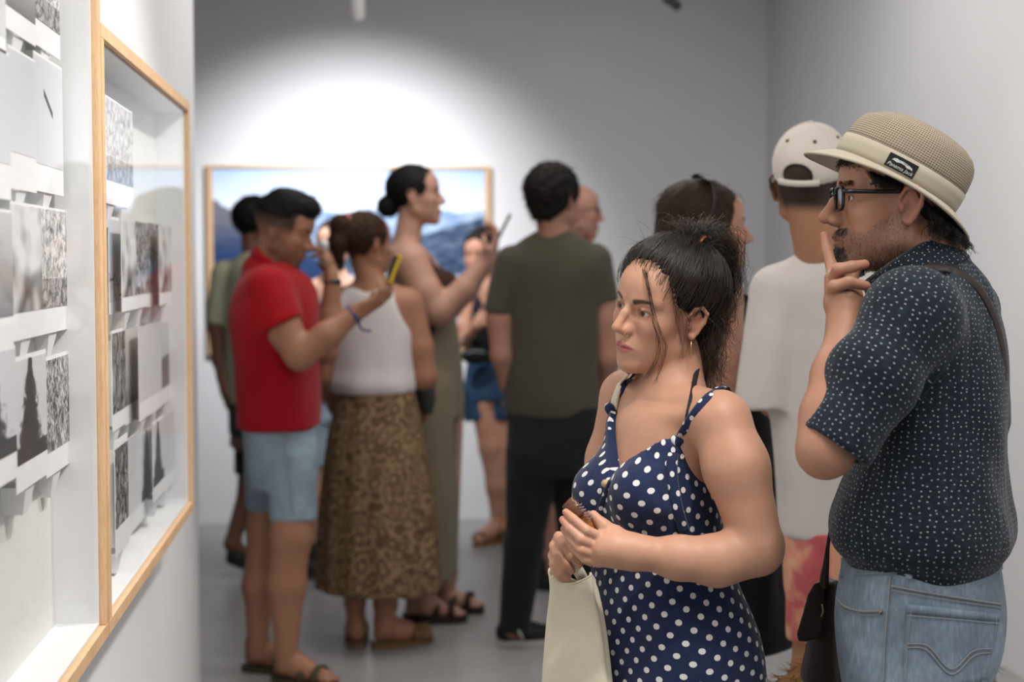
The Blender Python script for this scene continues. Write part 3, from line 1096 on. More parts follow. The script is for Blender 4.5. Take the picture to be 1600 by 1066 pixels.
def paint_head(V, C, fr, lips=(0.45, 0.14, 0.11), brow=None, flush=0.5, stubble=None, hairfade=None, lash=None):
    """own colours of a face: lips, brows, stubble; V verts, C colours (modified)"""
    q = fr.loc(V)
    near = np.linalg.norm(q, axis=1) < 0.2
    if not near.any(): return C
    x, y, z = q[:, 0], q[:, 1], q[:, 2]
    ax = np.abs(x)

    def blend(m, c, s=1.0):
        m = (m * near * s)[:, None]
        C[:] = C * (1 - m) + np.asarray(c) * m

    base = C.copy()
    # flush on cheeks, nose, ears
    f = np.exp(-(((ax - 0.042) / 0.018) ** 2 + ((z + 0.018) / 0.02) ** 2)) * (y > 0.02)
    f = np.maximum(f, np.exp(-((ax / 0.016) ** 2 + ((z + 0.022) / 0.014) ** 2)) * (y > 0.085))
    f = np.maximum(f, 0.8 * (ax > 0.074) * (np.abs(y + 0.006) < 0.026) * (np.abs(z) < 0.035))
    C[:] = C * (1 - (f * near * flush * 0.35)[:, None] * np.array([0.05, 0.45, 0.45]))
    # darker, redder colour around the eye
    e = np.exp(-(((ax - 0.032) / 0.016) ** 2 + ((z - 0.012) / 0.010) ** 2)) * (y > 0.05)
    C[:] = C * (1 - (e * near)[:, None] * np.array([0.14, 0.2, 0.2]))
    if stubble is not None:
        c, s = stubble
        jawl = (z < -0.02 - 0.25 * np.clip(0.075 - y, 0, .1) * 0) & (y > -0.02)
        zt = np.interp(y, [-0.01, 0.02, 0.06, 0.085, 0.1], [0.01, -0.01, -0.042, -0.040, -0.036])
        m = smooth01(zt - z, -0.004, 0.010) * (y > -0.012) * smooth01(y, -0.014, 0.0)
        m *= 1 - smooth01(-0.10 - z, 0.0, 0.02)
        mous = np.exp(-((z + 0.042) / 0.007) ** 2) * (ax < 0.03) * (y > 0.075)
        gt = ((ax < 0.022) & (z < -0.066) & (y > 0.05)).astype(float)
        m = np.maximum(m * 0.62, np.maximum(mous, gt))
        nz = 0.75 + 0.25 * np.sin(V[:, 0] * 1900) * np.sin(V[:, 1] * 2100 + V[:, 2] * 1700)
        blend(m * nz, c, s)
    if lash is not None:
        ez = (np.abs(ax - 0.0325) / 0.0145); arc = 0.0060 * np.sqrt(np.clip(1 - ez ** 2, 0, 1))
        up = np.exp(-((z - 0.0125 - arc) / 0.0013) ** 2) * (ez < 1.05) * (y > 0.066)
        lo_ = np.exp(-((z - 0.0120 + arc) / 0.0009) ** 2) * (ez < 1.0) * (y > 0.066)
        blend(np.maximum(up, 0.5 * lo_), lash, 0.9)
    if lips is not None:
        zc = np.interp(ax, [0, 0.006, 0.024], [-0.0575, -0.0572, -0.0585])
        hh = np.interp(ax, [0, 0.005, 0.016, 0.0235, 0.026], [0.0088, 0.0095, 0.0066, 0.0018, 0.0])
        m = 1 - smooth01(np.abs(z - zc) / np.maximum(hh, 1e-4), 0.8, 1.1)
        m *= (y > 0.078) & (hh > 0)
        blend(m, lips, 0.9)
        slit = np.exp(-((z + 0.0585) / 0.0012) ** 2) * (ax < 0.023) * (y > 0.08)
        blend(slit, np.asarray(lips) * 0.35, 0.7)
    if brow is not None:
        t = (ax - 0.013) / 0.036
        zb = 0.0310 + 0.0060 * np.sin(np.clip(t, 0, 1) * 2.2) - 0.002
        wd = 0.0060 * (1 - 0.55 * np.clip(t, 0, 1))
        m = (1 - smooth01(np.abs(z - zb), wd * 0.6, wd * 1.25)) * smooth01(t, -0.02, 0.08) * (1 - smooth01(t, 0.9, 1.05)) * (y > 0.04)
        blend(m, brow, 0.92)
    if hairfade is not None:
        c, fn = hairfade
        blend(fn(q), c)
    return C


def eyeball(name, fr, sg, gaze, parent, iris=(0.10, 0.05, 0.025), mat=None):
    c = fr.p(sg * 0.0325, 0.0705, 0.0125)
    r = 0.0124 * fr.k
    gz = norm(gaze)
    a = norm(np.cross(gz, [0.1, 0.2, 1.0])); b = np.cross(gz, a)
    V, C = [], []
    nr, ns = 26, 32
    for i in range(nr):
        th = math.pi * (i / (nr - 1)) ** 1.35
        for j in range(ns):
            ph = 2 * math.pi * j / ns
            rr = r * (1.045 if th < 0.42 else 1.0)
            V.append(c + rr * (math.cos(th) * gz + math.sin(th) * (math.cos(ph) * a + math.sin(ph) * b)))
            C.append((0.006, 0.005, 0.005) if th < 0.2 else (iris if th < 0.5 else ((0.03, 0.02, 0.015) if th < 0.54 else (0.66, 0.6, 0.57))))
    F = []
    for i in range(nr - 1):
        for j in range(ns):
            F.append((i * ns + j, (i + 1) * ns + j, (i + 1) * ns + (j + 1) % ns, i * ns + (j + 1) % ns))
    return mesh_obj(name, V, F, mat or EYEM, parent, True, np.array(C))


EYEM = vcol_mat('eye', 0.08, 0.0, 0.5, 0.0)


def finger_ops(pts, rad, k=0.0035):
    """pts world points from knuckle to tip"""
    return [('u', RC(pts[i], pts[i + 1], rad[i], rad[i + 1]), k) for i in range(len(pts) - 1)]


def hand_ops(wrist, direction, palm, side, curl=(0.5, 0.55, 0.6, 0.65), thumb=0.4, k=1.0, spread=0.06, bones=None):
    """relaxed or gripping hand.  direction = towards the fingers, palm = palm normal, side = +1 if thumb is along cross(direction, palm)"""
    d = norm(direction); n = norm(np.asarray(palm) - d * (np.asarray(palm) @ d)); t = np.cross(d, n) * side
    W = np.asarray(wrist, float); o = []
    q = lambda a, b, c: W + k * (a * d + b * t + c * n)
    M = np.array([d, t, n])
    o.append(('u', EL(q(0.045, 0.0, 0.0), np.array([0.052, 0.040, 0.016]) * k, M), 0.02))
    o.append(('u', RC(q(-0.01, 0, 0), q(0.03, 0, 0), 0.023 * k, 0.024 * k), 0.02))
    base = [(0.086, 0.028), (0.092, 0.009), (0.088, -0.010), (0.078, -0.027)]
    ln = [(0.042, 0.026, 0.022), (0.046, 0.030, 0.023), (0.043, 0.028, 0.023), (0.034, 0.021, 0.020)]
    rd = [0.0092, 0.0094, 0.0090, 0.0080]
    for i in range(4):
        a = curl[i]
        p = q(base[i][0], base[i][1], 0.002)
        an = 0.0
        pts = [q(base[i][0] - 0.03, base[i][1] * 0.85, 0.0), p]
        sp = spread * (1.5 - i)
        for jn, L in enumerate(ln[i]):
            an += a * (0.8, 1.15, 0.8)[jn]
            v = math.cos(an) * d + math.sin(an) * n + sp * math.cos(an) * t
            p = p + k * L * norm(v)
            pts.append(p)
        r = rd[i] * k
        o += finger_ops(pts, [r * 1.15, r * 1.08, r, r * 0.93, r * 0.78], 0.004)
    a = thumb
    p0 = q(0.012, 0.020, 0.006); p1 = q(0.040, 0.043, 0.012 + 0.012 * a)
    p2 = p1 + k * 0.032 * norm(0.8 * d + (0.45 - 0.7 * a) * t + (0.25 + 0.8 * a) * n)
    p3 = p2 + k * 0.026 * norm(0.9 * d + (0.2 - 0.8 * a) * t + (0.2 + 0.7 * a) * n)
    o += finger_ops([p0, p1, p2, p3], [0.016 * k, 0.0125 * k, 0.0102 * k, 0.0082 * k], 0.008)
    return o


def foot_ops(heel, fwd, L=0.24, k=0.02, w=0.042):
    """bare foot on the ground: heel point (ground), forward dir"""
    f = norm([fwd[0], fwd[1], 0]); h = np.asarray(heel, float)
    s = np.cross(f, [0, 0, 1.0])
    q = lambda a, b, c: h + a * f + b * s + np.array([0, 0, c])
    o = [('u', RC(q(0.03, 0, 0.032), q(0.12, 0, 0.036), 0.032, 0.034), k),
         ('u', RC(q(0.035, 0, 0.08), q(0.12, 0, 0.045), 0.036, 0.030), k),
         ('u', RC(q(0.11, 0.0, 0.032), q(L - 0.045, 0.004, 0.024), 0.036, 0.024), k)]
    for i in range(5):
        b = (-0.026 + 0.013 * i)
        o.append(('u', RC(q(L - 0.06, b, 0.020), q(L - 0.012 - 0.004 * abs(i - 1), b, 0.013), 0.012, 0.009), 0.006))
    return o


def shoe_obj(parent, heel, fwd, up_mat, sole_mat, L=0.28, high=0.06, open_=False, name='shoe', pitch=0.0):
    f = norm([fwd[0], fwd[1], 0]); h = np.asarray(heel, float)
    s = np.cross(f, [0, 0, 1.0])
    c, sn = math.cos(pitch), math.sin(pitch)

    def q(a, b, z):
        # pitch raises the heel about the toe
        dx = a - L * 0.75
        return h + (L * 0.75 + dx * c + 0 * z) * f + b * s + np.array([0, 0, z * c - dx * sn])
    e = [('u', RC(q(0.04, 0, 0.045), q(0.13, 0, 0.045), 0.040, 0.042), 0.02), ('u', RC(q(0.12, 0, 0.045), q(L - 0.05, 0, 0.036), 0.043, 0.030), 0.02)]
    if high: e.append(('u', RC(q(0.045, 0, 0.06), q(0.06, 0, 0.05 + high), 0.042, 0.040), 0.02))
    zc = h[2] + 0.022
    V, Q = sdf_mesh(e + ([('c', lambda X, Y, Z: zc - Z)] if pitch == 0 else []), 0.008)
    up = mesh_obj(name, V, Q, up_mat, parent)
    # sole
    out = []
    for i in range(28):
        a = 2 * math.pi * i / 28
        x = L / 2 + (L / 2) * math.cos(a)
        y = (0.048 if math.cos(a) > -0.2 else 0.042) * np.sign(math.sin(a)) * abs(math.sin(a)) ** 0.7
        out.append((x, y))
    v = [q(x, y, 0.001) for x, y in out] + [q(x, y, 0.026) for x, y in out]
    n = len(out)
    F = [tuple(range(n - 1, -1, -1)), tuple(range(n, 2 * n))] + [(i, (i + 1) % n, n + (i + 1) % n, n + i) for i in range(n)]
    mesh_obj('sole', v, F, sole_mat, up, False)
    return up


def sandal_obj(parent, heel, fwd, mat, L=0.25, th=0.022, straps=(0.13, 0.19)):
    f = norm([fwd[0], fwd[1], 0]); h = np.asarray(heel, float)
    s = np.cross(f, [0, 0, 1.0])
    q = lambda a, b, z: h + a * f + b * s + np.array([0, 0, z])
    out = [(L / 2 - 0.005 + (L / 2 + 0.008) * math.cos(2 * math.pi * i / 24), 0.046 * np.sign(math.sin(2 * math.pi * i / 24)) * abs(math.sin(2 * math.pi * i / 24)) ** 0.7) for i in range(24)]
    v = [q(x, y, 0.001) for x, y in out] + [q(x, y, th) for x, y in out]
    n = 24
    F = [tuple(range(n - 1, -1, -1)), tuple(range(n, 2 * n))] + [(i, (i + 1) % n, n + (i + 1) % n, n + i) for i in range(n)]
    so = mesh_obj('sandal', v, F, mat, parent, False)
    for a in straps:
        pts = [q(a, 0.047 * math.cos(t), th + 0.002 + 0.052 * math.sin(t)) for t in np.linspace(0, math.pi, 11)]
        tube('strap', pts, 0.014, mat, so, rb=0.003, sides=6, up=[norm(p - q(a, 0, th)) for p in pts])
    return so


def person(label, loc, group=None):
    return tag(empty('person', loc), label, 'person', group)


def skin_obj(t, ops, step, bands, base, painter=None, mat=None, margin=0.03, name='body'):
    V, Q = sdf_mesh(ops, step, bands, margin=margin)
    C = np.tile(np.asarray(base, float), (len(V), 1))
    if painter: C = painter(V, C)
    return mesh_obj(name, V, Q, mat or SKIN_FAR, t, True, np.clip(C, 0, 1)), V, Q


def cloth_obj(t, name, ops, step, mat, bands=None, segs=None, margin=0.03):
    V, Q = sdf_mesh(ops, step, bands, margin=margin)
    uv = cyl_uv(V, segs) if segs is not None else None
    return mesh_obj(name, V, Q, mat, t, True, None, uv), V, Q


def folds(seed, amp, freq=3.0, zf=6.0):
    """wandering cloth folds for lofts: f(theta, z, k0)"""
    r = np.random.default_rng(seed)
    ph = r.uniform(0, 6.28, 8); fq = freq * r.uniform(0.6, 1.6, 8); zz = zf * r.uniform(-1.5, 1.5, 8)
    def f(th, z, k0):
        d = 0
        for i in range(5):
            d = d + np.sin(np.round(fq[i]) * th + zz[i] * z + ph[i] + 0.8 * np.sin(3 * z + ph[i + 2]))
        return amp * d / 2.2
    return f


def world_folds(seed, amp, scale=14.0, axis=None):
    """field displacement: stretched sine folds in world space"""
    r = np.random.default_rng(seed)
    D = [norm(r.normal(size=3)) for _ in range(6)]
    if axis is not None: D = [norm(d - 0.75 * norm(axis) * (d @ norm(axis))) for d in D]
    ph = r.uniform(0, 6.28, 6); s = scale * r.uniform(0.6, 1.7, 6)
    def f(X, Y, Z):
        v = 0
        for i in range(6):
            w = 1.2 * np.sin(s[i] * 0.5 * (X * D[i][1] + Y * D[i][2] + Z * D[i][0]) + ph[i])
            v = v + np.sin(s[i] * (X * D[i][0] + Y * D[i][1] + Z * D[i][2]) + ph[i] + w)
        return amp * v / 3.0
    return f


def scatter_surface(V, Q, mask_fn, n, seed=0):
    """random points + normals on the mesh where mask_fn(points)>rand"""
    r = np.random.default_rng(seed)
    A = np.linalg.norm(np.cross(V[Q[:, 2]] - V[Q[:, 0]], V[Q[:, 3]] - V[Q[:, 1]]), axis=1) / 2
    C = V[Q].mean(1)
    pm = A * mask_fn(C)
    pm = pm / pm.sum()
    i = r.choice(len(Q), n, p=pm)
    a, b = r.random(n)[:, None], r.random(n)[:, None]
    p = (V[Q[i, 0]] * (1 - a) + V[Q[i, 1]] * a) * (1 - b) + (V[Q[i, 3]] * (1 - a) + V[Q[i, 2]] * a) * b
    N = vnormals(V, Q)
    return p, norm_rows(N[Q[i, 0]])


def norm_rows(A):
    return A / (np.linalg.norm(A, axis=-1, keepdims=True) + 1e-12)
# ------------------------------------------------------------------ woman in the polka-dot dress
def band(points, r, step):
    A = np.array(points)
    return (A.min(0) - r, A.max(0) + r, step)


def dots_mat(name, base, dot, pitch, rad, ang):
    m = NT(name)
    uv = m.coord('UV')
    q = m.mapping(uv, (1 / pitch, 1 / pitch, 1), (0, 0, math.radians(ang)))
    fr_ = m.n('ShaderNodeVectorMath', operation='FRACTION'); m.l(q, fr_.inputs[0])
    sb = m.n('ShaderNodeVectorMath', operation='SUBTRACT'); m.l(fr_.outputs[0], sb.inputs[0]); sb.inputs[1].default_value = (0.5, 0.5, 0)
    mu = m.n('ShaderNodeVectorMath', operation='MULTIPLY'); m.l(sb.outputs[0], mu.inputs[0]); mu.inputs[1].default_value = (1, 1, 0)
    ln = m.n('ShaderNodeVectorMath', operation='LENGTH'); m.l(mu.outputs[0], ln.inputs[0])
    f = m.math('LESS_THAN', ln.outputs['Value'], rad / pitch)
    co = m.coord()
    n = m.noise(co, 30, 3)
    b2 = m.ramp(n, [(0.3, tuple(c * 0.88 for c in base)), (0.7, tuple(c * 1.12 for c in base))])
    m.base(m.mix(f, b2, dot), 0.8, 0.2)
    m.b.inputs['Sheen Weight'].default_value = 0.15
    fo = m.noise(m.mapping(co, (1, 1, 0.35)), 16, 2, 0.5, 0.8)
    w = m.noise(co, 1500, 1)
    m.bump(m.math('ADD', m.math('MULTIPLY', fo, 0.25), m.math('MULTIPLY', w, 0.004)), 0.8, 0.03)
    return m.m


DOTS = dots_mat('navy_polka_dot', lin(30, 41, 74), (0.72, 0.71, 0.69), 0.0248, 0.0051, 31)
NAVY = cloth('navy_cotton', lin(30, 36, 60), 0.1)
CANVAS = cloth('cream_canvas', lin(222, 212, 190), 0.25, 0.4, 0.05)
GOLD = plain('gold', (0.75, 0.5, 0.22), 0.3, 0.5, metal=1.0)
WSKIN = np.array([0.56, 0.305, 0.205])
DARKHAIR = hair_vcol('dark_brown_hair', 0.30, 0.6)

W = Body(2.76, 57)
wt = person('woman in navy polka-dot dress with dark pinned-up hair, holding her hands together', P(1050, 1500, 2.76) * [1, 1, 0])
hf = head_frame(1037, 488, 2.76, 53, -3, -13, 0.955)

torso_secs = [(985, 1110, 622, 0.55), (960, 1124, 650, 0.62), (950, 1122, 700, 0.70), (940, 1118, 770, 0.76), (937, 1125, 840, 0.80), (930, 1142, 900, 0.82),
              (928, 1166, 960, 0.84), (932, 1182, 1012, 0.86), (936, 1184, 1066, 0.86), (950, 1180, 1130, 0.85), (965, 1160, 1200, 0.8)]
ops = [('u', W.loft(torso_secs, grow=-0.007), 0)]
near_b, far_b = W.el((1008, 772, -0.10), (45, 45, 43)), W.el((944, 770, 0.01), (41, 41, 41))
ops += [('u', near_b, 0.03), ('u', far_b, 0.03)]
# shoulders, neck
ops += [('u', W.rc((1050, 622, 0), (1122, 654, -0.122), 30, 40), 0.03), ('u', W.rc((1040, 610, 0.0), (983, 615, 0.122), 28, 36), 0.03)]
nb = hf.p(0, -0.018, -0.055)
ops += [('u', RC(nb, W.p(1052, 622, 0.0), 0.042, 0.046), 0.025), ('u', RC(hf.p(0, -0.03, -0.02), W.p(1060, 636, 0.012), 0.041, 0.050), 0.025)]
# collar bones
ops += [('u', W.rc((1030, 652, -0.055), (1105, 650, -0.15), 7, 8), 0.02), ('u', W.rc((1012, 645, -0.02), (975, 625, 0.09), 7, 8), 0.02)]
ho = head_ops(hf, dict(jaw=0.92, nose=1.25, nosew=0.95, chin=0.95, lips=1.05, brow=0.8, wide=0.97, hump=0.002))
ops += [('u', ho[0][1], 0.02)] + ho[1:]
# near (left) arm
ops += W.chain([(1128, 662, -0.13), (1150, 730, -0.155), (1182, 845, -0.165)], [44, 46, 38], 0.025)
ops += W.chain([(1184, 862, -0.165), (1120, 876, -0.18), (1060, 872, -0.185), (1002, 864, -0.185)], [37, 36, 30, 23], 0.02)
# far (right) arm
ops += W.chain([(976, 622, 0.13), (955, 720, 0.15), (945, 820, 0.14)], [40, 38, 33], 0.03)
ops += W.chain([(945, 828, 0.14), (925, 850, 0.05), (905, 858, -0.06)], [33, 29, 23], 0.025)
# near hand: palm and fingers
hd = -0.19
mm = lambda *q: W.p(*q)
ops += [('u', RC(mm(1002, 864, hd), mm(962, 858, hd - 0.005), 0.027, 0.026), 0.015),
        ('u', RC(mm(985, 852, hd), mm(945, 845, hd), 0.020, 0.017), 0.012), ('u', RC(mm(985, 872, hd), mm(938, 870, hd), 0.021, 0.017), 0.012),
        ('u', RC(mm(970, 862, hd), mm(940, 858, hd - 0.006), 0.022, 0.018), 0.012)]
fing = [
    ([(946, 843, hd), (916, 829, hd - 0.012), (896, 811, hd - 0.004), (884, 800, hd + 0.006)], [.0105, .0092, .0082, .0068]),
    ([(940, 856, hd), (908, 843, hd - 0.014), (890, 826, hd - 0.004), (879, 812, hd + 0.008)], [.0108, .0095, .0084, .0070]),
    ([(936, 868, hd), (908, 859, hd - 0.012), (892, 843, hd - 0.002), (881, 827, hd + 0.010)], [.0105, .0092, .0080, .0068]),
    ([(936, 879, hd), (914, 873, hd - 0.004), (900, 861, hd + 0.006), (889, 847, hd + 0.016)], [.0100, .0086, .0075, .0064])]
for pts, rad in fing: ops += finger_ops([mm(*q) for q in pts], [r_ * 0.93 for r_ in rad], 0.002)
ops += finger_ops([mm(985, 850, hd + 0.01), (mm(962, 834, hd + 0.01)), mm(943, 822, hd + 0.012), mm(927, 805, hd + 0.018)], [.017, .0125, .0105, .0082], 0.008)
# far hand closed on the bag handle
hb = -0.105
ops += [('u', RC(mm(905, 858, hb + 0.04), mm(884, 862, hb), 0.024, 0.026), 0.015), ('u', RC(mm(880, 848, hb), mm(876, 882, hb), 0.019, 0.018), 0.012)]
for pts in ([(873, 839, hb - 0.01), (880, 852, hb - 0.032), (892, 868, hb - 0.036), (904, 882, hb - 0.028)],
            [(866, 853, hb - 0.01), (872, 868, hb - 0.032), (883, 882, hb - 0.034), (894, 892, hb - 0.024)],
            [(864, 868, hb - 0.008), (868, 882, hb - 0.028), (877, 893, hb - 0.03), (887, 900, hb - 0.02)],
            [(866, 880, hb), (868, 891, hb - 0.018), (874, 900, hb - 0.02), (882, 905, hb - 0.014)]):
    ops += finger_ops([mm(*q) for q in pts], [.0098, .0088, .0080, .0066], 0.002)
ops += finger_ops([mm(895, 845, hb), mm(905, 838, hb - 0.02), mm(912, 848, hb - 0.035)], [.014, .0105, .0085], 0.006)
# legs and feet
gz = lambda px, dd: W.p(px, 600, dd)
for (px, dd) in ((1085, -0.075), (1030, 0.075)):
    hip = W.p(px, 1080, dd); kn = np.array([hip[0], hip[1], 0.44]) + 0.02 * W.F; an = np.array([hip[0], hip[1], 0.08]) - 0.01 * W.F
    ops += [('u', RC(hip, kn, 0.085, 0.055), 0.03), ('u', RC(kn, kn * 0.55 + an * 0.45 - 0.015 * W.F, 0.052, 0.052), 0.03), ('u', RC(kn * 0.55 + an * 0.45 - 0.015 * W.F, an, 0.052, 0.032), 0.03)]
    ops += foot_ops(np.array([an[0], an[1], 0.02]) - 0.05 * W.F, W.F, 0.23)
    sandal_obj(wt, np.array([an[0], an[1], 0.0]) - 0.05 * W.F, W.F, plain('tan_leather', lin(120, 84, 56), 0.6))


def wpaint(V, C):
    paint_head(V, C, hf, lips=(0.44, 0.13, 0.115), brow=(0.03, 0.018, 0.014), flush=0.7, lash=(0.03, 0.02, 0.016))
    # finger tips slightly redder
    for pts, rad in fing:
        d = np.linalg.norm(V - mm(*pts[-1]), axis=1)
        C *= 1 - (np.exp(-(d / 0.012) ** 2) * 0.25)[:, None] * np.array([0.0, 0.5, 0.5])
    for q in ([(946, 843, hd), (940, 856, hd), (936, 868, hd), (873, 839, hb - .01), (866, 853, hb - .01)]):
        d = np.linalg.norm(V - mm(*q), axis=1)
        C *= 1 - (np.exp(-(d / 0.012) ** 2) * 0.2)[:, None] * np.array([0.05, 0.5, 0.5])
    # ears / elbow
    d = np.linalg.norm(V - W.p(1205, 885, -0.165), axis=1)
    C *= 1 - (np.exp(-(d / 0.04) ** 2) * 0.2)[:, None] * np.array([0.05, 0.5, 0.5])
    return C


hc = hf.o
b_head = (hf.p(0, 0.02, 0.0) - [0.1, 0.1, 0.115], hf.p(0, 0.02, 0.0) + [0.1, 0.1, 0.07], 0.0021)
b_hand = (W.p(875, 905, -0.15) - [0.0, 0.09, 0.0], W.p(985, 795, -0.15) + [0.0, 0.09, 0.0], 0.0027)
_o, wV, wQ = skin_obj(wt, ops, 0.0085, [b_head, b_hand], WSKIN, wpaint, SKIN)
gz_ = hf.M[1] * 1.0 + hf.M[0] * 0.12 + hf.M[2] * 0.02
for sg in (-1, 1): eyeball('eye', hf, sg, gz_, wt, (0.055, 0.028, 0.016))

# nails
NAIL = plain('nail', (0.62, 0.36, 0.28), 0.25, 0.4)
sF = Snap(wV)
for (px, py, ang) in ((885, 803, -40), (881, 815, -45), (905, 881, 50), (929, 807, -42)):
    c = sF.p(px, py, 0.0012, 3.0); a_ = math.radians(ang)
    e1 = CR * math.cos(a_) - CU * math.sin(a_); e2 = CR * math.sin(a_) + CU * math.cos(a_)
    v, q_ = sdf_mesh([('u', EL(c, (0.0052, 0.0036, 0.0016), np.array([e1, e2, CF])), 0)], 0.0012)
    mesh_obj('nail', v, q_, NAIL, wt)

# --- dress
c0 = W.p(1032, 745, 0)
def zcut(X, Y, Z):
    lx = (X - c0[0]) * W.R[0] + (Y - c0[1]) * W.R[1]
    ly = (X - c0[0]) * W.F[0] + (Y - c0[1]) * W.F[1]
    a = np.abs(lx)
    front = np.interp(a, [0, 0.083, 0.10, 0.135, 0.17], [1.082, 1.178, 1.165, 1.045, 1.01])
    back = np.interp(a, [0, 0.09, 0.135, 0.17], [1.08, 1.10, 1.04, 1.01])
    t = smooth01(ly, -0.06, 0.02)
    return (Z - (front * t + back * (1 - t) + 0.20 * lx)) * 0.75


dress_secs = torso_secs[:8] + [(930, 1187, 1066, 0.86), (925, 1195, 1150, 0.87), (915, 1205, 1250, 0.87), (905, 1215, 1340, 0.87)]
dops = [('u', W.loft(dress_secs, grow=0.007), 0)]
for e in (near_b, far_b):
    dops.append(('u', EL(e.c, e.r + 0.011), 0.05))
fo = folds(3, 0.0035, 4, 5)
dops = [('u', W.loft(dress_secs, grow=0.007, disp=lambda th, z, k: fo(th, z, k) * smooth01(1.0 - z, 0.0, 0.25)), 0)] + dops[1:]
dops.append(('d', world_folds(31, 0.0016, 42, (0, 0, 1))))
dops.append(('c', zcut))
ca, cb = W.p(1035, 700, 0), W.p(1052, 1066, 0)
cb = np.array([cb[0], cb[1], cb[2]])
dress, dV, dQ = cloth_obj(wt, 'dress', dops, 0.0048, DOTS, segs=[(cb - [0, 0, 0.6], ca + [0, 0, 0.3], 0.138, W.F)])
# placket, buttons, gap
pl = [W.p(958, 750, -0.085), W.p(948, 775, -0.10), W.p(938, 800, -0.105), W.p(930, 850, -0.09), W.p(927, 900, -0.07), W.p(929, 960, -0.07), W.p(936, 1066, -0.075), W.p(938, 1180, -0.08)]


sW = Snap(wV, dV)
def strap(name, pts, wpx, thick, mat, parent, n=30, off=0.003, smooth=True):
    q = sW.path(pts, off, n)
    return tube(name, q, wpx / 2 / W.s, mat, parent, rb=thick, sides=8, up=norm(-CF))


q1 = list(sW.path([(1060, 690), (1072, 668), (1090, 640), (1108, 618), (1124, 606)], 0.004, 20))
q1 += [W.p(1134, 606, -0.06), W.p(1136, 625, -0.01), W.p(1120, 680, 0.05)]
tube('strap', spline(q1, 40), 7.5 / W.s, DOTS, wt, rb=0.002, sides=8, up=[norm(-CF * (1 - t) + CU * t) for t in np.clip(np.linspace(-0.2, 1.3, 40), 0, 1)])
q1 = list(sW.path([(953, 640), (962, 622), (976, 602), (990, 586)], 0.004, 16))
tube('strap', q1, 7 / W.s, NAVY, wt, rb=0.002, sides=8, up=norm(CU * 0.6 - CF * 0.7 - CR * 0.3))
# knots
kn = sW.p(1058, 690, 0.006)
kv, kq = sdf_mesh([('u', TOR(kn, [0.6, -0.5, 0.5], 0.0085, 0.006), 0), ('u', TOR(kn + [0.002, -0.002, 0.004], [0.2, -0.3, 0.9], 0.007, 0.006), 0.003), ('u', EL(kn, 0.010), 0.004)], 0.0025)
mesh_obj('knot', kv, kq, DOTS, wt, True, None, kv[:, :2] * 1.0 + 0.01)
kf = sW.p(954, 640, 0.004)
kv, kq = sdf_mesh([('u', TOR(kf, [0.6, -0.5, 0.5], 0.008, 0.006), 0), ('u', EL(kf, 0.010), 0.004)], 0.0025)
mesh_obj('knot', kv, kq, DOTS, wt, True, None, kv[:, :2] * 1.0)
tq = Snap(dV).path([(1056, 694), (1050, 725), (1052, 760), (1060, 800), (1070, 832)], 0.007, 30, 3.0)
te = tube('tie_end', tq, 8.5 / W.s, DOTS, wt, rb=0.0025, sides=8, up=norm(-CF))
ring = [sW.p(1063 + 8 * math.cos(a), 706 + 11 * math.sin(a), 0.005) for a in np.linspace(-1.4, 1.5, 14)]
tube('ring', ring, 0.0018, plain('bone_ring', (0.62, 0.55, 0.45), 0.4), wt)
strap('bra_strap', [(1092, 568), (1087, 588), (1081, 620), (1074, 655), (1070, 690), (1072, 722)], 8, 0.0012, plain('black_elastic', (0.012, 0.012, 0.016), 0.7), wt, off=0.002)
# hair
def ellp(v, r=(0.084, 0.108, 0.094), c=(0, -0.014, 0.042)):
    return np.asarray(c) + norm_rows(np.asarray(v, float)) * np.asarray(r)


hairops = [('u', hf.el((0, -0.016, 0.043), (0.082, 0.107, 0.093)), 0)]
def wcut(X, Y, Z):
    dx, dy, dz = X - hf.o[0], Y - hf.o[1], Z - hf.o[2]
    lx = (dx * hf.M[0, 0] + dy * hf.M[0, 1] + dz * hf.M[0, 2]) / hf.k
    ly = (dx * hf.M[1, 0] + dy * hf.M[1, 1] + dz * hf.M[1, 2]) / hf.k
    lz = (dx * hf.M[2, 0] + dy * hf.M[2, 1] + dz * hf.M[2, 2]) / hf.k
    g1 = ly - (0.046 + 0.28 * lz)
    g2 = np.minimum(0.010 + 0.5 * ly - lz + 0.0 * lx, ly + 0.032)
    return np.maximum(g1, g2) * hf.k * 0.9


hairops.append(('c', wcut))
tie = (0.0, -0.056, 0.136)
hairops += [('u', hf.el((0, -0.058, 0.128), (0.03, 0.03, 0.02)), 0.02),
            ('u', hf.rc((0, -0.075, 0.130), (0, -0.120, 0.095), 0.024, 0.034), 0.02), ('u', hf.rc((0, -0.120, 0.095), (-0.005, -0.128, 0.040), 0.034, 0.028), 0.02),
            ('u', hf.rc((-0.005, -0.128, 0.04), (-0.005, -0.115, -0.02), 0.026, 0.014), 0.02),
            ('u', hf.rc((0.0, -0.085, 0.01), (-0.025, -0.070, -0.055), 0.045, 0.038), 0.025), ('u', hf.rc((-0.025, -0.07, -0.05), (-0.032, -0.070, -0.105), 0.036, 0.022), 0.02)]
hv, hq = sdf_mesh(hairops, 0.0035)
def hair_noise(v, f, a):
    return a * (np.sin(v[:, 0] * f + 3 * np.sin(v[:, 2] * f * 0.6)) * np.sin(v[:, 1] * f * 1.1 + 2.0 * v[:, 2] * f))
hn = vnormals(hv, hq)
hl = hf.loc(hv)
edge = smooth01(np.minimum(0.046 + 0.28 * hl[:, 2] - hl[:, 1], np.where(hl[:, 1] > -0.032, hl[:, 2] - 0.010 - 0.5 * hl[:, 1], 1)), 0.002, 0.02)
hv = hv + hn * (hair_noise(hv, 190, 0.0022) * edge - 0.003 * (1 - edge))[:, None]
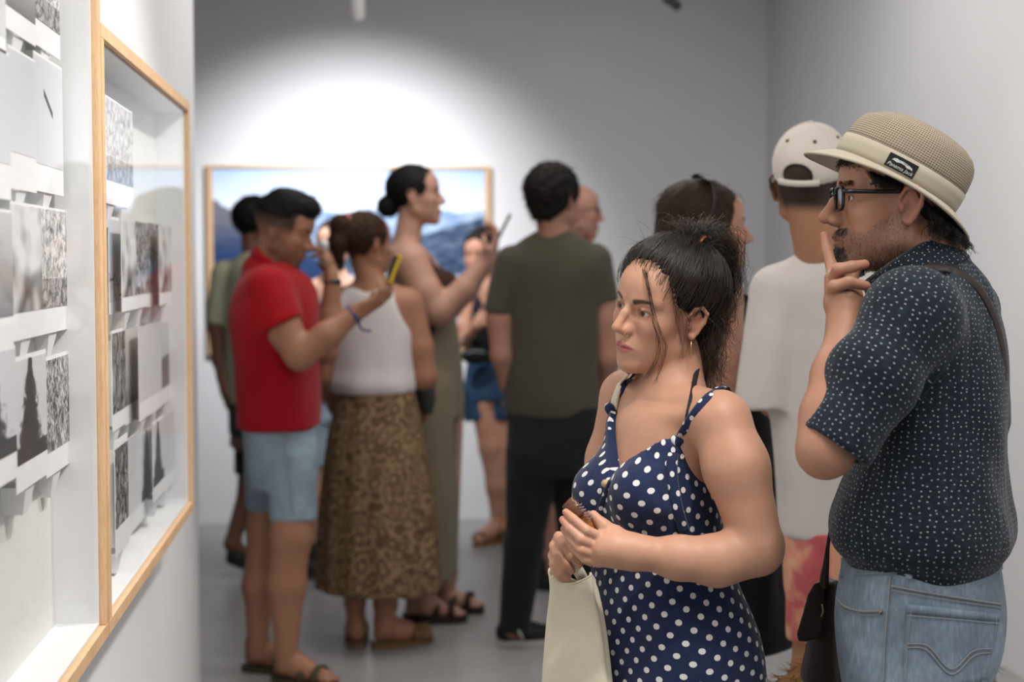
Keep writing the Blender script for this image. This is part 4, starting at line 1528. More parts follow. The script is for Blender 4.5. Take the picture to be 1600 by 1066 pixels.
wh = mesh_obj('hair', hv, hq, hair_vcol('hair_mass', 0.7, 0.1), wt, True, np.tile([0.013, 0.009, 0.007], (len(hv), 1)))
rg = np.random.default_rng(11)
paths, cols = [], []
NS = 15
def hcol(n, hi=0.25):
    base = np.array([0.026, 0.017, 0.012]); g = rg.random((n, 1))
    c = base * (0.5 + 1.3 * rg.random((n, 1)))
    return np.where(g < hi, c + np.array([0.035, 0.027, 0.022]) * rg.random((n, 1)), c)
# swept from the hairline to the tie
n = 0
td = norm(np.array(tie) - np.array([0, -0.014, 0.042]))
while n < 3700:
    v = norm(rg.normal(size=3))
    e = ellp(v[None])[0]
    if e[1] > 0.052 + 0.28 * e[2]: continue
    if e[2] < 0.008 + 0.5 * e[1] and e[1] > -0.035: continue
    if e[2] < -0.045: continue
    tt = np.linspace(0, 1, NS) ** 0.9
    w0, w1 = (1 - tt), tt
    pth = norm_rows(v[None] * w0[:, None] * 1.0 + (td + 0.05 * rg.normal(size=3))[None] * w1[:, None])
    ctr = np.array([0, -0.014, 0.042])
    lift = 0.0 + 0.010 * np.sin(tt * math.pi) * (0.4 + 0.6 * rg.random()) + 0.007 * rg.random()
    rr = np.array([0.082, 0.106, 0.092]) + lift[:, None] + 0.003
    rr[-5:] += np.linspace(0, 0.012, 5)[:, None]
    wob = 0.0016 * np.sin(tt * (6 + 8 * rg.random()) + 6.28 * rg.random())
    a = ctr + pth * rr + np.stack([wob, wob * 0.5, wob], 1)
    paths.append(hf.pts(a)); n += 1
cols.append(hcol(n))
# ponytail, tumbling back and down
def curl(ctrl, amp, fr_, jit):
    c = np.array(ctrl, float) + rg.normal(size=(len(ctrl), 3)) * np.array(jit)[:, None]
    q = spline(c, NS)
    t = np.linspace(0, 1, NS); ph = rg.random() * 6.28
    q += (amp * t)[:, None] * np.stack([np.sin(fr_ * t + ph), np.cos(fr_ * t + ph), 0.6 * np.sin(fr_ * t * 1.3 + ph)], 1)
    return hf.pts(q)
for i in range(1000):
    L = 0.6 + 0.5 * rg.random()
    paths.append(curl([(0, -0.056, 0.134), (0, -0.082, 0.150 - 0.012 * rg.random()), (0, -0.128, 0.118), (0, -0.146, 0.055), (-0.005, -0.130, 0.055 - 0.085 * L), (-0.01, -0.118, 0.055 - 0.14 * L)],
                      0.006, 7 + 6 * rg.random(), [0.004, 0.012, 0.020, 0.020, 0.018, 0.022]))
cols.append(hcol(1000, 0.3) * np.array([1.9, 1.7, 1.5]))
for i in range(160):                                 # messy loops on top
    a = rg.random() * 6.28; r_ = 0.018 + 0.026 * rg.random()
    paths.append(curl([(0, -0.05, 0.136), (r_ * math.cos(a), -0.05 + r_ * math.sin(a), 0.160 + 0.012 * rg.random()), (r_ * 1.6 * math.cos(a), -0.062 + r_ * 1.7 * math.sin(a), 0.155), (r_ * math.cos(a + .6), -0.08, 0.125)], 0.004, 8, [0.003, 0.006, 0.01, 0.01]))
cols.append(hcol(160, 0.4))
for i in range(900):                                 # loose hair behind the neck
    s_ = -1 if rg.random() < 0.62 else 1
    x0 = s_ * (0.03 + 0.048 * rg.random())
    L = 0.7 + 0.6 * rg.random()
    paths.append(curl([(x0, -0.050 - 0.03 * rg.random(), 0.02), (x0 * 0.95, -0.075, -0.02), (x0 * 0.9 - 0.008, -0.068, -0.02 - 0.05 * L), (x0 * 0.85 - 0.012, -0.066 - 0.035 * rg.random(), -0.02 - 0.105 * L)],
                      0.009, 7 + 7 * rg.random(), [0.006, 0.012, 0.014, 0.016]))
cols.append(hcol(900, 0.3) * np.array([1.7, 1.5, 1.35]))
# locks in front of the ear and face
sH = Snap(wV)
def lockpx(pts, n, jit):
    for i in range(n):
        c = np.array([sH.p(q[0], q[1], 0.006 + 0.004 * (rg.random() - 0.5), 7) for q in pts]) + rg.normal(size=(len(pts), 3)) * jit * np.linspace(0.5, 1.3, len(pts))[:, None]
        paths.append(spline(c, NS))
k0 = len(paths)
lockpx([(1000, 402), (1008, 430), (1016, 470), (1022, 510), (1031, 540), (1024, 566), (1008, 592)], 10, 0.0024)
lockpx([(1006, 404), (1014, 440), (1020, 485), (1035, 525), (1041, 545), (1030, 580), (1024, 600)], 7, 0.0022)
lockpx([(1050, 440), (1054, 470), (1062, 500), (1062, 535)], 12, 0.004)
lockpx([(1066, 480), (1076, 500), (1070, 528), (1066, 560)], 10, 0.003)

cols.append(hcol(len(paths) - k0, 0.2))
# fly-aways
for i in range(70):
    v = norm(rg.normal(size=3) + np.array([0, -0.2, 0.9]))
    e = ellp(v[None])[0]
    if e[1] > 0.06: continue
    d = norm(rg.normal(size=3) + v * 0.7)
    paths.append(hf.pts(spline([e, e + v * 0.012 + d * 0.010, e + v * 0.016 + d * 0.03, e + v * 0.01 + d * 0.05], NS)))
    cols.append(hcol(1, 0.5))
strands_obj('hair_strands', paths, 0.00033, 0.00018, DARKHAIR, wh, 3, np.vstack(cols))
# hair claw
for i in range(7):
    a = -0.5 + 0.25 * i
    q = [hf.p(-0.02 + 0.004 * i, -0.040 - 0.004 * i, 0.128 + 0.004 * math.sin(a)), hf.p(-0.032 + 0.004 * i, -0.040 - 0.003 * i, 0.140), hf.p(-0.030 + 0.005 * i, -0.055 - 0.002 * i, 0.150)]
    tube('hair_claw_tooth', q, [0.0022, 0.0026, 0.0014], plain('amber_claw', lin(150, 82, 44), 0.25, 0.5) if i == 0 else bpy.data.materials['amber_claw'], wh, n=8, sides=6)
# earring, nose ring
eb = hf.p(-0.082, 0.0, -0.034)
tube('earring', [eb, eb - [0, 0, 0.016], eb - [0.001, 0, 0.032]], 0.0007, GOLD, wt, sides=6)
nr = hf.p(-0.0165, 0.103, -0.030)
tube('nose_ring', [nr + 0.0042 * (math.cos(a) * hf.M[1] - math.sin(a) * hf.M[2] * 1.0) for a in np.linspace(-0.6, 3.6, 12)], 0.0005, GOLD, wt, sides=6)
# button
sD = Snap(dV)
for pth in ([(956, 752), (946, 775), (937, 800), (931, 830)], [(926, 905), (924, 950), (927, 1005), (931, 1064)]):
    tube('placket', sD.path(pth, 0.002, 26, 4.0), 5.5 / W.s, DOTS, wt, rb=0.0022, sides=8, up=norm(-CF))
bt = sD.p(946, 756, 0.006)
v, f = sweep([bt + CF * 0.004, bt + norm(-CF) * 0.003], [0.0075, 0.006], None, 16)
mesh_obj('button', v, f, plain('horn_button', lin(190, 160, 120), 0.4), wt)

# --- cream tote bag
tb = tag(empty('tote_bag', P(890, 1400, 2.7) * [1, 1, 0] + [0, 0, 0.42]), 'cream canvas tote bag hanging from the hand of the polka-dot woman', 'bag')
tW = Body(2.69, 35)
fo2 = folds(8, 0.006, 4, 4)
secs = [(862, 928, 902, 0.30), (864, 935, 930, 0.32), (858, 945, 980, 0.30), (850, 955, 1066, 0.28), (842, 965, 1180, 0.25), (838, 970, 1240, 0.2)]
rows = spline(np.array([tW.sec(*q_) for q_ in secs])[::-1], 40)
V, F = [], []
nT = 64
for j, (cx, cy, cz, a_, b_) in enumerate(rows):
    for i in range(nT):
        th = 2 * math.pi * i / nT
        k_ = 1 - float(fo2(th, cz, 1)) / a_ * 0.9
        u_, v_ = np.sign(math.cos(th)) * abs(math.cos(th)) ** 0.75, np.sign(math.sin(th)) * abs(math.sin(th)) ** 0.75
        sag = 0.012 * math.cos(2 * th + 0.6) * smooth01(j, 33, 39)
        V.append(np.array([cx, cy, cz + sag]) + k_ * (u_ * a_ * tW.R + v_ * b_ * tW.F))
for j in range(len(rows) - 1):
    for i in range(nT):
        F.append((j * nT + i, j * nT + (i + 1) % nT, (j + 1) * nT + (i + 1) % nT, (j + 1) * nT + i))
F.append(tuple(range(nT - 1, -1, -1)))
tbo = mesh_obj('bag_body', V, F, CANVAS, tb)
md = tbo.modifiers.new('solid', 'SOLIDIFY'); md.thickness = 0.0025; md.offset = 0
tube('rim_hem', np.array(V[-nT:] + V[-nT:-nT + 2]), 0.0022, CANVAS, tb, sides=6)
tube('handle', [tW.p(868, 906, 0.0), tW.p(876, 894, -0.01), tW.p(884, 880, -0.012), tW.p(896, 882, -0.015), tW.p(906, 896, -0.012), tW.p(912, 908, 0.0)], 0.010, CANVAS, tb, rb=0.0022, sides=6, n=24, up=norm(-CF))
tube('bag_strap', list(sW.path([(958, 640), (964, 614), (974, 594), (986, 580)], 0.006, 14)) + [W.p(1000, 578, 0.17), W.p(1008, 620, 0.2)], 0.010, CANVAS, wt, rb=0.0025, sides=6, up=norm(CU * 0.7 - CF * 0.5 - CR * .5))

# --- brown wrapped snack in her hands
sn = tag(empty('wrapped_snack', W.p(915, 830, -0.16)), 'small brown and amber wrapped snack held between the polka-dot woman\'s fingers', 'snack')
CHOC = plain('brown_wrapper', lin(96, 58, 38), 0.3, 0.5, 0.5, 90)
AMB = plain('amber_wrapper', lin(150, 92, 48), 0.25, 0.5, 0.5, 120, vary=0.4)
pts = spline([W.p(889, 790, -0.165), W.p(905, 806, -0.17), W.p(921, 826, -0.172), W.p(930, 850, -0.165)], 18)
wob = 1 + 0.10 * np.sin(np.arange(18) * 2.1)
v, f = sweep(pts, 0.0135 * wob, 0.0075, 10, up=norm(-CF))
mesh_obj('snack', v, f, AMB, sn)
pts = spline([W.p(886, 784, -0.172), W.p(897, 795, -0.178), W.p(908, 806, -0.181)], 10)
v, f = sweep(pts, 0.012 * (1 + 0.15 * np.sin(np.arange(10) * 2.5)), 0.003, 8, up=norm(-CF))
mesh_obj('wrapper_flap', v, f, CHOC, sn)
CLEAR = plain('clear_film', lin(120, 124, 140), 0.15, 0.6)
for i in range(6):
    c = W.p(902 + 3.2 * i, 791 + 4.2 * i, -0.182)
    tube('film_crimp', [c, c + 0.008 * CR + 0.004 * CU], 0.0009, CLEAR, sn, sides=5)
# ------------------------------------------------------------------ man with the hat
def small_dots(name, base, dot, pitch, rad):
    m = NT(name)
    uv = m.coord('UV')
    vo = m.n('ShaderNodeTexVoronoi', voronoi_dimensions='2D'); vo.inputs['Scale'].default_value = 1 / pitch; vo.inputs['Randomness'].default_value = 0.55
    m.l(uv, vo.inputs['Vector'])
    f = m.math('LESS_THAN', vo.outputs['Distance'], rad / pitch)
    v2 = m.n('ShaderNodeTexVoronoi', voronoi_dimensions='2D'); v2.inputs['Scale'].default_value = 1 / (pitch * 1.9); v2.inputs['Randomness'].default_value = 0.8
    m.l(m.mapping(uv, (1, 1, 1), (0, 0, 0.7)), v2.inputs['Vector'])
    f2 = m.math('LESS_THAN', v2.outputs['Distance'], 0.24)
    c = m.mix(m.math('MULTIPLY', f2, 0.5), base, tuple(min(1, x * 1.9 + 0.004) for x in base))
    m.base(m.mix(f, c, dot), 0.78, 0.25)
    m.b.inputs['Sheen Weight'].default_value = 0.12
    co = m.coord()
    fo = m.noise(m.mapping(co, (1, 1, 0.5), (0.5, 0.2, 0)), 11, 2, 0.5, 0.9)
    m.bump(fo, 0.5, 0.02)
    return m.m


SHIRT = small_dots('dark_blue_dotted', lin(14, 27, 40), (0.34, 0.37, 0.38), 0.0092, 0.00115)


def denim_mat(name, c, vary=0.5):
    m = NT(name)
    co = m.coord()
    n = m.noise(co, 7, 5, 0.6)
    n2 = m.noise(m.mapping(co, (1, 1, 0.25)), 160, 3, 0.7)
    f = m.math('MULTIPLY_ADD', n2, 0.35, m.math('MULTIPLY', n, 0.75))
    m.base(m.ramp(f, [(0.38, tuple(x * (1 - vary * 0.6) for x in c)), (0.55, c), (0.72, tuple(min(1, x * (1 + vary)) for x in c))]), 0.85, 0.15)
    fo = m.noise(m.mapping(co, (1, 1, 0.8), (0.8, 0.3, 0)), 14, 2, 0.5, 1.0)
    m.bump(m.math('ADD', m.math('MULTIPLY', fo, 0.5), m.math('MULTIPLY', m.noise(co, 900, 2), 0.02)), 0.55, 0.02)
    return m.m


DENIM = denim_mat('washed_denim', lin(124, 139, 153), 0.6)
STITCH = plain('denim_stitch', lin(146, 148, 150), 0.8)
LEATHER = plain('dark_brown_leather', lin(40, 28, 24), 0.42, 0.4, 0.15, 160)
HATF = cloth('beige_hat_fabric', lin(182, 173, 155), 0.05, 0.3, 0.04)
MSKIN = np.array([0.45, 0.235, 0.155])
B = Body(2.62, 110)
mt = person('man in beige brimmed hat and dark dotted shirt with his hand on his chin', P(1440, 1500, 2.62) * [1, 1, 0])
hm = head_frame(1399, 323, 2.62, 92, 1, 0, 1.03)

ops = []
tors = [(1412, 1494, 430, 0.55), (1375, 1556, 480, 0.55), (1362, 1568, 550, 0.60), (1350, 1570, 640, 0.65), (1335, 1565, 730, 0.68), (1320, 1562, 810, 0.70), (1318, 1560, 880, 0.74), (1312, 1566, 960, 0.76), (1320, 1556, 1050, 0.78)]
ops.append(('u', B.loft(tors, grow=-0.012), 0))
ops += [('u', RC(hm.p(0, -0.02, -0.05), B.p(1440, 432, 0), 0.056, 0.062), 0.025), ('u', RC(hm.p(0, -0.04, -0.02), B.p(1462, 440, 0), 0.05, 0.066), 0.025)]
ho = head_ops(hm, dict(jaw=1.05, nose=1.35, nosew=1.1, chin=1.1, lips=0.9, brow=1.15, wide=1.0, hump=0.003))
ops += [('u', ho[0][1], 0.02)] + ho[1:]
# near arm
ops += B.chain([(1425, 488, -0.16), (1350, 610, -0.19), (1292, 700, -0.205)], [50, 46, 40], 0.03)
ops += B.chain([(1288, 706, -0.205), (1293, 650, -0.185), (1304, 585, -0.15), (1319, 518, -0.105)], [39, 38, 32, 25], 0.02)
# far arm hanging
ops += B.chain([(1500, 488, 0.17), (1500, 640, 0.2), (1480, 780, 0.2), (1440, 900, 0.2), (1400, 990, 0.17)], [48, 42, 38, 32, 26], 0.03)
ops += hand_ops(B.p(1400, 990, 0.17), [-0.3, 0, -1], B.F * 0.3 - B.R, 1, (0.5, 0.5, 0.5, 0.5))
# hand on the chin
q = lambda *a: B.p(*a)
ops += [('u', RC(q(1319, 518, -0.105), q(1318, 480, -0.09), 0.027, 0.030), 0.015), ('u', RC(q(1306, 470, -0.085), q(1303, 436, -0.075), 0.019, 0.016), 0.012),
        ('u', RC(q(1325, 478, -0.085), q(1314, 440, -0.075), 0.023, 0.017), 0.012), ('u', RC(q(1332, 490, -0.085), q(1330, 460, -0.07), 0.018, 0.014), 0.012)]
mf = [([(1303, 440, -0.075), (1299, 415, -0.045), (1292, 391, -0.032), (1288, 368, -0.022)], [.0115, .0098, .0088, .0072]),
      ([(1303, 438, -0.08), (1310, 421, -0.102), (1330, 417, -0.106), (1351, 413, -0.098)], [.0118, .0105, .0095, .0080]),
      ([(1302, 458, -0.085), (1304, 448, -0.112), (1326, 441, -0.118), (1353, 447, -0.110)], [.0120, .0108, .0098, .0082]),
      ([(1306, 474, -0.085), (1312, 464, -0.105), (1328, 462, -0.108), (1344, 468, -0.100)], [.0110, .0098, .0088, .0075])]
for pts, rad in mf: ops += finger_ops([q(*a) for a in pts], rad, 0.0035)
ops += finger_ops([q(1330, 488, -0.07), q(1336, 462, -0.045), q(1330, 440, -0.035), q(1338, 420, -0.035)], [.015, .012, .0105, .0085], 0.006)
for (px, dd) in ((1440, -0.085), (1450, 0.085)):
    hip = B.p(px, 1060, dd); kn_ = np.array([hip[0], hip[1], 0.48]); an = np.array([hip[0], hip[1], 0.09])
    ops += [('u', RC(hip, kn_, 0.07, 0.05), 0.03), ('u', RC(kn_, an, 0.05, 0.04), 0.03)]
    shoe_obj(mt, np.array([an[0], an[1], 0.0]) - 0.06 * B.F, B.F, plain('brown_shoe', lin(60, 44, 36), 0.5), plain('shoe_sole', lin(40, 36, 34), 0.7))


def fdist(V):
    d = np.full(len(V), 9.0)
    for pts, rad in mf:
        w_ = [q(*a) for a in pts]
        for a, b in zip(w_, w_[1:]):
            h = np.clip(((V - a) @ (b - a)) / ((b - a) @ (b - a)), 0, 1)
            d = np.minimum(d, np.linalg.norm(V - a - h[:, None] * (b - a), axis=1))
    return d


def mpaint(V, C):
    paint_head(V, C, hm, lips=(0.33, 0.13, 0.10), brow=None, flush=1.0, stubble=((0.10, 0.075, 0.06), 0.62), lash=(0.05, 0.03, 0.025))
    C[fdist(V) < 0.0118] = MSKIN
    for pts, rad in mf:
        d = np.linalg.norm(V - q(*pts[-1]), axis=1)
        C *= 1 - (np.exp(-(d / 0.012) ** 2) * 0.25)[:, None] * np.array([0.0, 0.5, 0.5])
    hl = hm.loc(V)
    return C


b_head = (hm.p(0, 0.02, 0) - [0.118, 0.1, 0.118], hm.p(0, 0.02, 0) + [0.105, 0.1, 0.08], 0.0022)
b_hand = (B.p(1285, 500, -0.06) - [0, 0.075, 0], B.p(1360, 380, -0.06) + [0, 0.075, 0], 0.0026)
_o, mV, mQ = skin_obj(mt, ops, 0.0095, [b_head, b_hand], MSKIN, mpaint, SKIN)
for sg in (-1, 1): eyeball('eye', hm, sg, hm.M[1] + 0.05 * hm.M[2], mt, (0.05, 0.03, 0.02))
# nails
sM0 = Snap(mV)
for (px, py, ang) in ((1349, 411, 0), (1352, 444, 10), (1289, 371, 78)):
    c = sM0.p(px, py, 0.0012, 3.0); a_ = math.radians(ang)
    e1 = CR * math.cos(a_) - CU * math.sin(a_); e2 = CR * math.sin(a_) + CU * math.cos(a_)
    v, q_ = sdf_mesh([('u', EL(c, (0.0058, 0.0042, 0.0016), np.array([e1, e2, CF])), 0)], 0.0013)
    mesh_obj('nail', v, q_, NAIL, mt)

# --- shirt
shsec = [(1428, 1512, 408, 0.62), (1392, 1548, 446, 0.58), (1370, 1567, 500, 0.60), (1358, 1575, 560, 0.62), (1346, 1578, 640, 0.66), (1332, 1576, 710, 0.68), (1306, 1581, 770, 0.74), (1293, 1588, 812, 0.78), (1297, 1586, 845, 0.78), (1322, 1566, 872, 0.76), (1330, 1556, 890, 0.74)]
f1 = folds(21, 0.0055, 3, 9)
axis = norm(B.p(1286, 716, -0.215) - B.p(1362, 590, -0.19))
so = [('u', B.rc((1424, 494, -0.16), (1362, 590, -0.19), 62, 60), 0.0), ('u', B.slv((1362, 590, -0.19), (1301, 699, -0.205), 60, 57), 0.03),
      ('s', B.rc((1312, 680, -0.204), (1280, 735, -0.215), 43, 46), 0.003)]
so += [('u', B.loft(shsec, grow=0.004, disp=lambda th, z, k: f1(th, z, k)), 0.02)]
so += [('u', B.rc((1440, 470, -0.05), (1424, 492, -0.155), 60, 62), 0.05), ('u', B.rc((1470, 455, 0.06), (1500, 485, 0.165), 52, 58), 0.05)]
so += [('u', B.slv((1500, 488, 0.17), (1500, 640, 0.2), 60, 56), 0.03)]
def sleevewrinkle(X, Y, Z):
    a = B.p(1420, 500, -0.2)
    e = (X - a[0]) * axis[0] + (Y - a[1]) * axis[1] + (Z - a[2]) * axis[2]
    w = np.sin(55 * e + 14 * (Z - a[2]) + 2.0 * np.sin(20 * Y)) * np.exp(-((e - 0.12) / 0.09) ** 2)
    return 0.0022 * w
so.append(('d', world_folds(5, 0.0042, 24)))
so.append(('d', sleevewrinkle))
cA, cB = B.p(1465, 420, 0), B.p(1440, 880, 0)
segs = [(cB - [0, 0, .1], cA + [0, 0, .1], 0.14, -CF), (B.p(1440, 470, -0.15), B.p(1286, 716, -0.215), 0.046, -CF)]
shirt, sV, sQ = cloth_obj(mt, 'shirt', so, 0.0052, SHIRT, segs=segs)
# collar
def collar(parent):
    V, F = [], []
    nT = 48
    c = B.p(1424, 429, 0.0)
    fwd = norm(B.F * 0.82 + np.array([0, 0, -0.57])); rt = B.R; up = norm(np.cross(rt, fwd))
    prof = [(0.93, -0.004), (0.97, 0.022), (1.03, 0.034), (1.14, 0.026), (1.26, -0.006), (1.34, -0.028), (1.30, -0.031), (1.10, 0.006), (1.00, 0.004)]
    for i in range(nT + 1):
        a = math.radians(-158 + 316 * i / nT) + math.pi          # open at the front
        for s_, h in prof:
            drop = -0.018 * max(0, -math.cos(a)) if False else 0
            V.append(c + rt * (0.066 * s_ * math.sin(a)) + fwd * (0.072 * s_ * math.cos(a)) + up * (h + drop))
    m = len(prof)
    for i in range(nT):
        for j in range(m):
            F.append((i * m + j, i * m + (j + 1) % m, (i + 1) * m + (j + 1) % m, (i + 1) * m + j))
    F.append(tuple(range(m))); F.append(tuple(nT * m + j for j in range(m - 1, -1, -1)))
    V = np.array(V)
    ang = np.repeat(np.arange(nT + 1) * 0.0092, m); hh = np.tile(np.cumsum([0] + [math.hypot(0.07 * (prof[j + 1][0] - prof[j][0]), prof[j + 1][1] - prof[j][1]) for j in range(m - 1)]), nT + 1)
    return mesh_obj('collar', V, F, SHIRT, parent, True, None, np.stack([ang, hh], 1))


co_ = collar(shirt)
cV = np.array([v.co[:] for v in co_.data.vertices]) + np.array(world_loc(co_))

# --- jeans
jsec = [(1318, 1560, 862, 0.76), (1310, 1566, 900, 0.78), (1304, 1571, 955, 0.80), (1308, 1566, 1010, 0.82), (1316, 1548, 1066, 0.84), (1330, 1535, 1130, 0.84)]
f2 = folds(33, 0.0016, 3, 14)
jo = [('u', B.loft(jsec, grow=0.0, disp=f2), 0)]
for (px, dd) in ((1436, -0.085), (1446, 0.085)):
    hip = B.p(px, 1085, dd)
    jo += [('u', RC(hip, np.array([hip[0], hip[1], 0.48]), 0.098, 0.078), 0.04), ('u', RC(np.array([hip[0], hip[1], 0.48]), np.array([hip[0], hip[1], 0.07]), 0.078, 0.068), 0.03)]
jo.append(('c', lambda X, Y, Z: 0.035 - Z))
jeans, jV, jQ = cloth_obj(mt, 'jeans', jo, 0.007, DENIM)
sJ = Snap(jV)
def jpatch(name, c, nu, nv, mat, off=0.003, thick=0.004, par=None):
    v, f = sJ.patch(*c, nu, nv, off, thick)
    return mesh_obj(name, v, f, mat, par or jeans, True)
def stitch(pts, off=0.004, n=40, r=0.0008):
    return tube('stitch', sJ.path(pts, off, n), r, STITCH, jeans, sides=5)
jpatch('waistband', ((1314, 872), (1562, 864), (1564, 892), (1314, 902)), 30, 4, DENIM, 0.004, 0.005)
pk = jpatch('back_pocket', ((1418, 944), (1563, 960), (1546, 1062), (1408, 1092)), 18, 14, DENIM, 0.004, 0.005)
jpatch('pocket_hem', ((1418, 944), (1563, 960), (1562, 972), (1416, 958)), 18, 3, DENIM, 0.006, 0.004)
stitch([(1417, 962), (1490, 968), (1560, 975)], 0.006); stitch([(1424, 946), (1418, 1010), (1414, 1066)], 0.006)
stitch([(1417, 1006), (1450, 1010), (1486, 1046), (1520, 1018), (1550, 1014)], 0.006, r=0.0011); stitch([(1417, 1012), (1448, 1016), (1486, 1054), (1522, 1025), (1550, 1020)], 0.006, r=0.0011)
stitch([(1557, 966), (1552, 1010), (1542, 1060)], 0.006)
jpatch('belt_loop', ((1413, 882), (1424, 882), (1426, 905), (1415, 905)), 3, 5, DENIM, 0.010, 0.004)
jpatch('belt_loop', ((1560, 858), (1567, 858), (1567, 890), (1560, 890)), 3, 5, DENIM, 0.010, 0.004)
stitch([(1391, 900), (1386, 960), (1382, 1010), (1380, 1066)], 0.0035, r=0.0016)
stitch([(1308, 935), (1320, 948), (1345, 955), (1376, 955)], 0.0035, r=0.0022); stitch([(1308, 941), (1320, 954), (1345, 961), (1376, 961)], 0.0035)
stitch([(1392, 916), (1470, 930), (1566, 945)], 0.0035, r=0.0018); stitch([(1392, 922), (1470, 936), (1566, 951)], 0.0035)
stitch([(1314, 898), (1440, 894), (1562, 888)], 0.005)
rv = sJ.p(1376, 957, 0.004)
v, f = sweep([rv + CF * 0.002, rv - CF * 0.002], [0.0035, 0.003], None, 12)
mesh_obj('rivet', v, f, plain('copper_rivet', lin(150, 130, 112), 0.35, 0.5, metal=0.8), jeans)

# --- hair
hx = head_frame(1398, 284, 2.62, 92, 29, 0, 1.0)
def under_hat(A):
    """keeps hair points inside the crown or under the brim"""
    l = hx.loc(A)
    r = np.sqrt((l[..., 0] / 0.084) ** 2 + (l[..., 1] / 0.107) ** 2)
    m = l[..., 2] > -0.036 * np.clip(r - 0.9, 0, 1) - 0.010
    f = np.where(m & (r > 0.93), 0.93 / np.maximum(r, 1e-6), 1.0)
    l[..., 0] *= f; l[..., 1] *= f
    l[..., 2] = np.minimum(l[..., 2], 0.05)
    return hx.o + l @ hx.M
hho = [('u', hm.el((0, -0.018, 0.040), (0.083, 0.106, 0.092)), 0), ('u', hm.rc((0, -0.085, 0.0), (0, -0.088, -0.055), 0.05, 0.032), 0.03)]
def mcut(X, Y, Z):
    dx, dy, dz = X - hm.o[0], Y - hm.o[1], Z - hm.o[2]
    l = [(dx * hm.M[i, 0] + dy * hm.M[i, 1] + dz * hm.M[i, 2]) / hm.k for i in range(3)]
    g1 = l[1] - (0.060 + 0.25 * (l[2] - 0.05))
    g2 = np.minimum(0.026 - l[2], l[1] + 0.026)
    return np.maximum(g1, g2) * hm.k
hho.append(('c', mcut))
hv, hq = sdf_mesh(hho, 0.004)
hn = vnormals(hv, hq); hv = under_hat(hv + hn * hair_noise(hv, 150, 0.0035)[:, None])
MHAIR = hair_vcol('black_hair', 0.4, 0.4)
mh = mesh_obj('hair', hv, hq, MHAIR, mt, True, np.tile([0.010, 0.0085, 0.008], (len(hv), 1)))
rg = np.random.default_rng(5)
paths = []
def mcurl(ctrl, amp, fr_, jit):
    c = np.array(ctrl, float) + rg.normal(size=(len(ctrl), 3)) * jit
    qq = spline(c, 11); t = np.linspace(0, 1, 11); ph = rg.random() * 6.28
    qq += (amp * t)[:, None] * np.stack([np.sin(fr_ * t + ph), np.cos(fr_ * t + ph), 0.5 * np.sin(fr_ * t * 1.2 + ph)], 1)
    return hm.pts(qq)
for i in range(900):
    s_ = -1 if rg.random() < 0.7 else 1
    a = rg.random()
    x = s_ * (0.03 + 0.055 * rg.random()); y0 = -0.03 - 0.075 * a
    x *= math.sqrt(max(0.1, 1 - ((y0 + 0.018) / 0.125) ** 2)) * 1.15
    paths.append(mcurl([(x, y0, 0.06), (x * 1.04, y0 - 0.008, 0.02), (x * 1.0, y0 - 0.012, -0.02 - 0.02 * a), (x * 0.92, y0 - 0.012, -0.055 - 0.02 * a + 0.02 * rg.random())], 0.008, 8 + 6 * rg.random(), 0.006))
for i in range(800):                                  # side hair and sideburn
    s_ = -1 if rg.random() < 0.75 else 1
    y0 = 0.064 - 0.085 * rg.random()
    xs = s_ * 0.086 * math.sqrt(max(0.3, 1 - (y0 / 0.13) ** 2))
    paths.append(mcurl([(xs * 0.96, y0, 0.072), (xs, y0 - 0.006, 0.052), (xs * 1.01, y0 - 0.016, 0.024 + 0.014 * rg.random())], 0.004, 7, 0.003))
for i in range(160):                                  # fringe under the brim
    x = (rg.random() - 0.5) * 0.11
    y0 = 0.083 * math.sqrt(max(0.2, 1 - (x / 0.085) ** 2))
    paths.append(mcurl([(x, y0 - 0.02, 0.088), (x * 1.03, y0 + 0.006, 0.075), (x * 1.1, y0 + 0.008, 0.062)], 0.005, 6, 0.003))
g = rg.random((len(paths), 1))
paths = under_hat(np.array(paths))
strands_obj('hair_strands', paths, 0.0005, 0.0003, MHAIR, mh, 3, np.array([0.014, 0.011, 0.0095]) * (0.5 + 1.2 * g) + (g > 0.93) * 0.05)
# beard stubble
def bmask(c):
    l = hm.loc(c); x, y, z = l.T
    zt = np.interp(y, [-0.01, 0.02, 0.06, 0.085, 0.1], [0.012, -0.006, -0.044, -0.042, -0.038])
    m = ((z < zt) & (z > -0.118) & (y > -0.004) & (np.abs(x) < 0.076)).astype(float) * 0.5
    m += ((np.abs(z + 0.043) < 0.007) & (np.abs(x) < 0.03) & (y > 0.08)) * 1.6
    m += ((np.abs(x) < 0.024) & (z < -0.068) & (y > 0.05)) * 1.8
    m *= ~((np.abs(z + 0.058) < 0.008) & (np.abs(x) < 0.024) & (y > 0.08))
    return m * (np.linalg.norm(l, axis=1) < 0.17) * (fdist(c) > 0.0175)
bp, bn = scatter_surface(mV, mQ, bmask, 4600, 3)
bl = hm.loc(bp)
gt = (np.abs(bl[:, 0]) < 0.026) & (bl[:, 1] > 0.05)
ln_ = (0.0014 + 0.0026 * rg.random(len(bp)) + 0.005 * gt)[:, None]
dn = norm_rows(bn * 0.55 - hm.M[2] * 0.8 - hm.M[1] * 0.15 + 0.25 * rg.normal(size=bp.shape))
pp = np.stack([bp - bn * 0.001, bp + dn * ln_ * 0.5 + bn * 0.001, bp + dn * ln_ + bn * 0.0005], 1)
g = rg.random((len(bp), 1))
bc = np.where(g < 0.5, [[0.34, 0.29, 0.25]], [[0.07, 0.048, 0.036]])
bc = np.where((gt & (g[:, 0] > 0.2))[:, None], [[0.022, 0.016, 0.013]], bc)
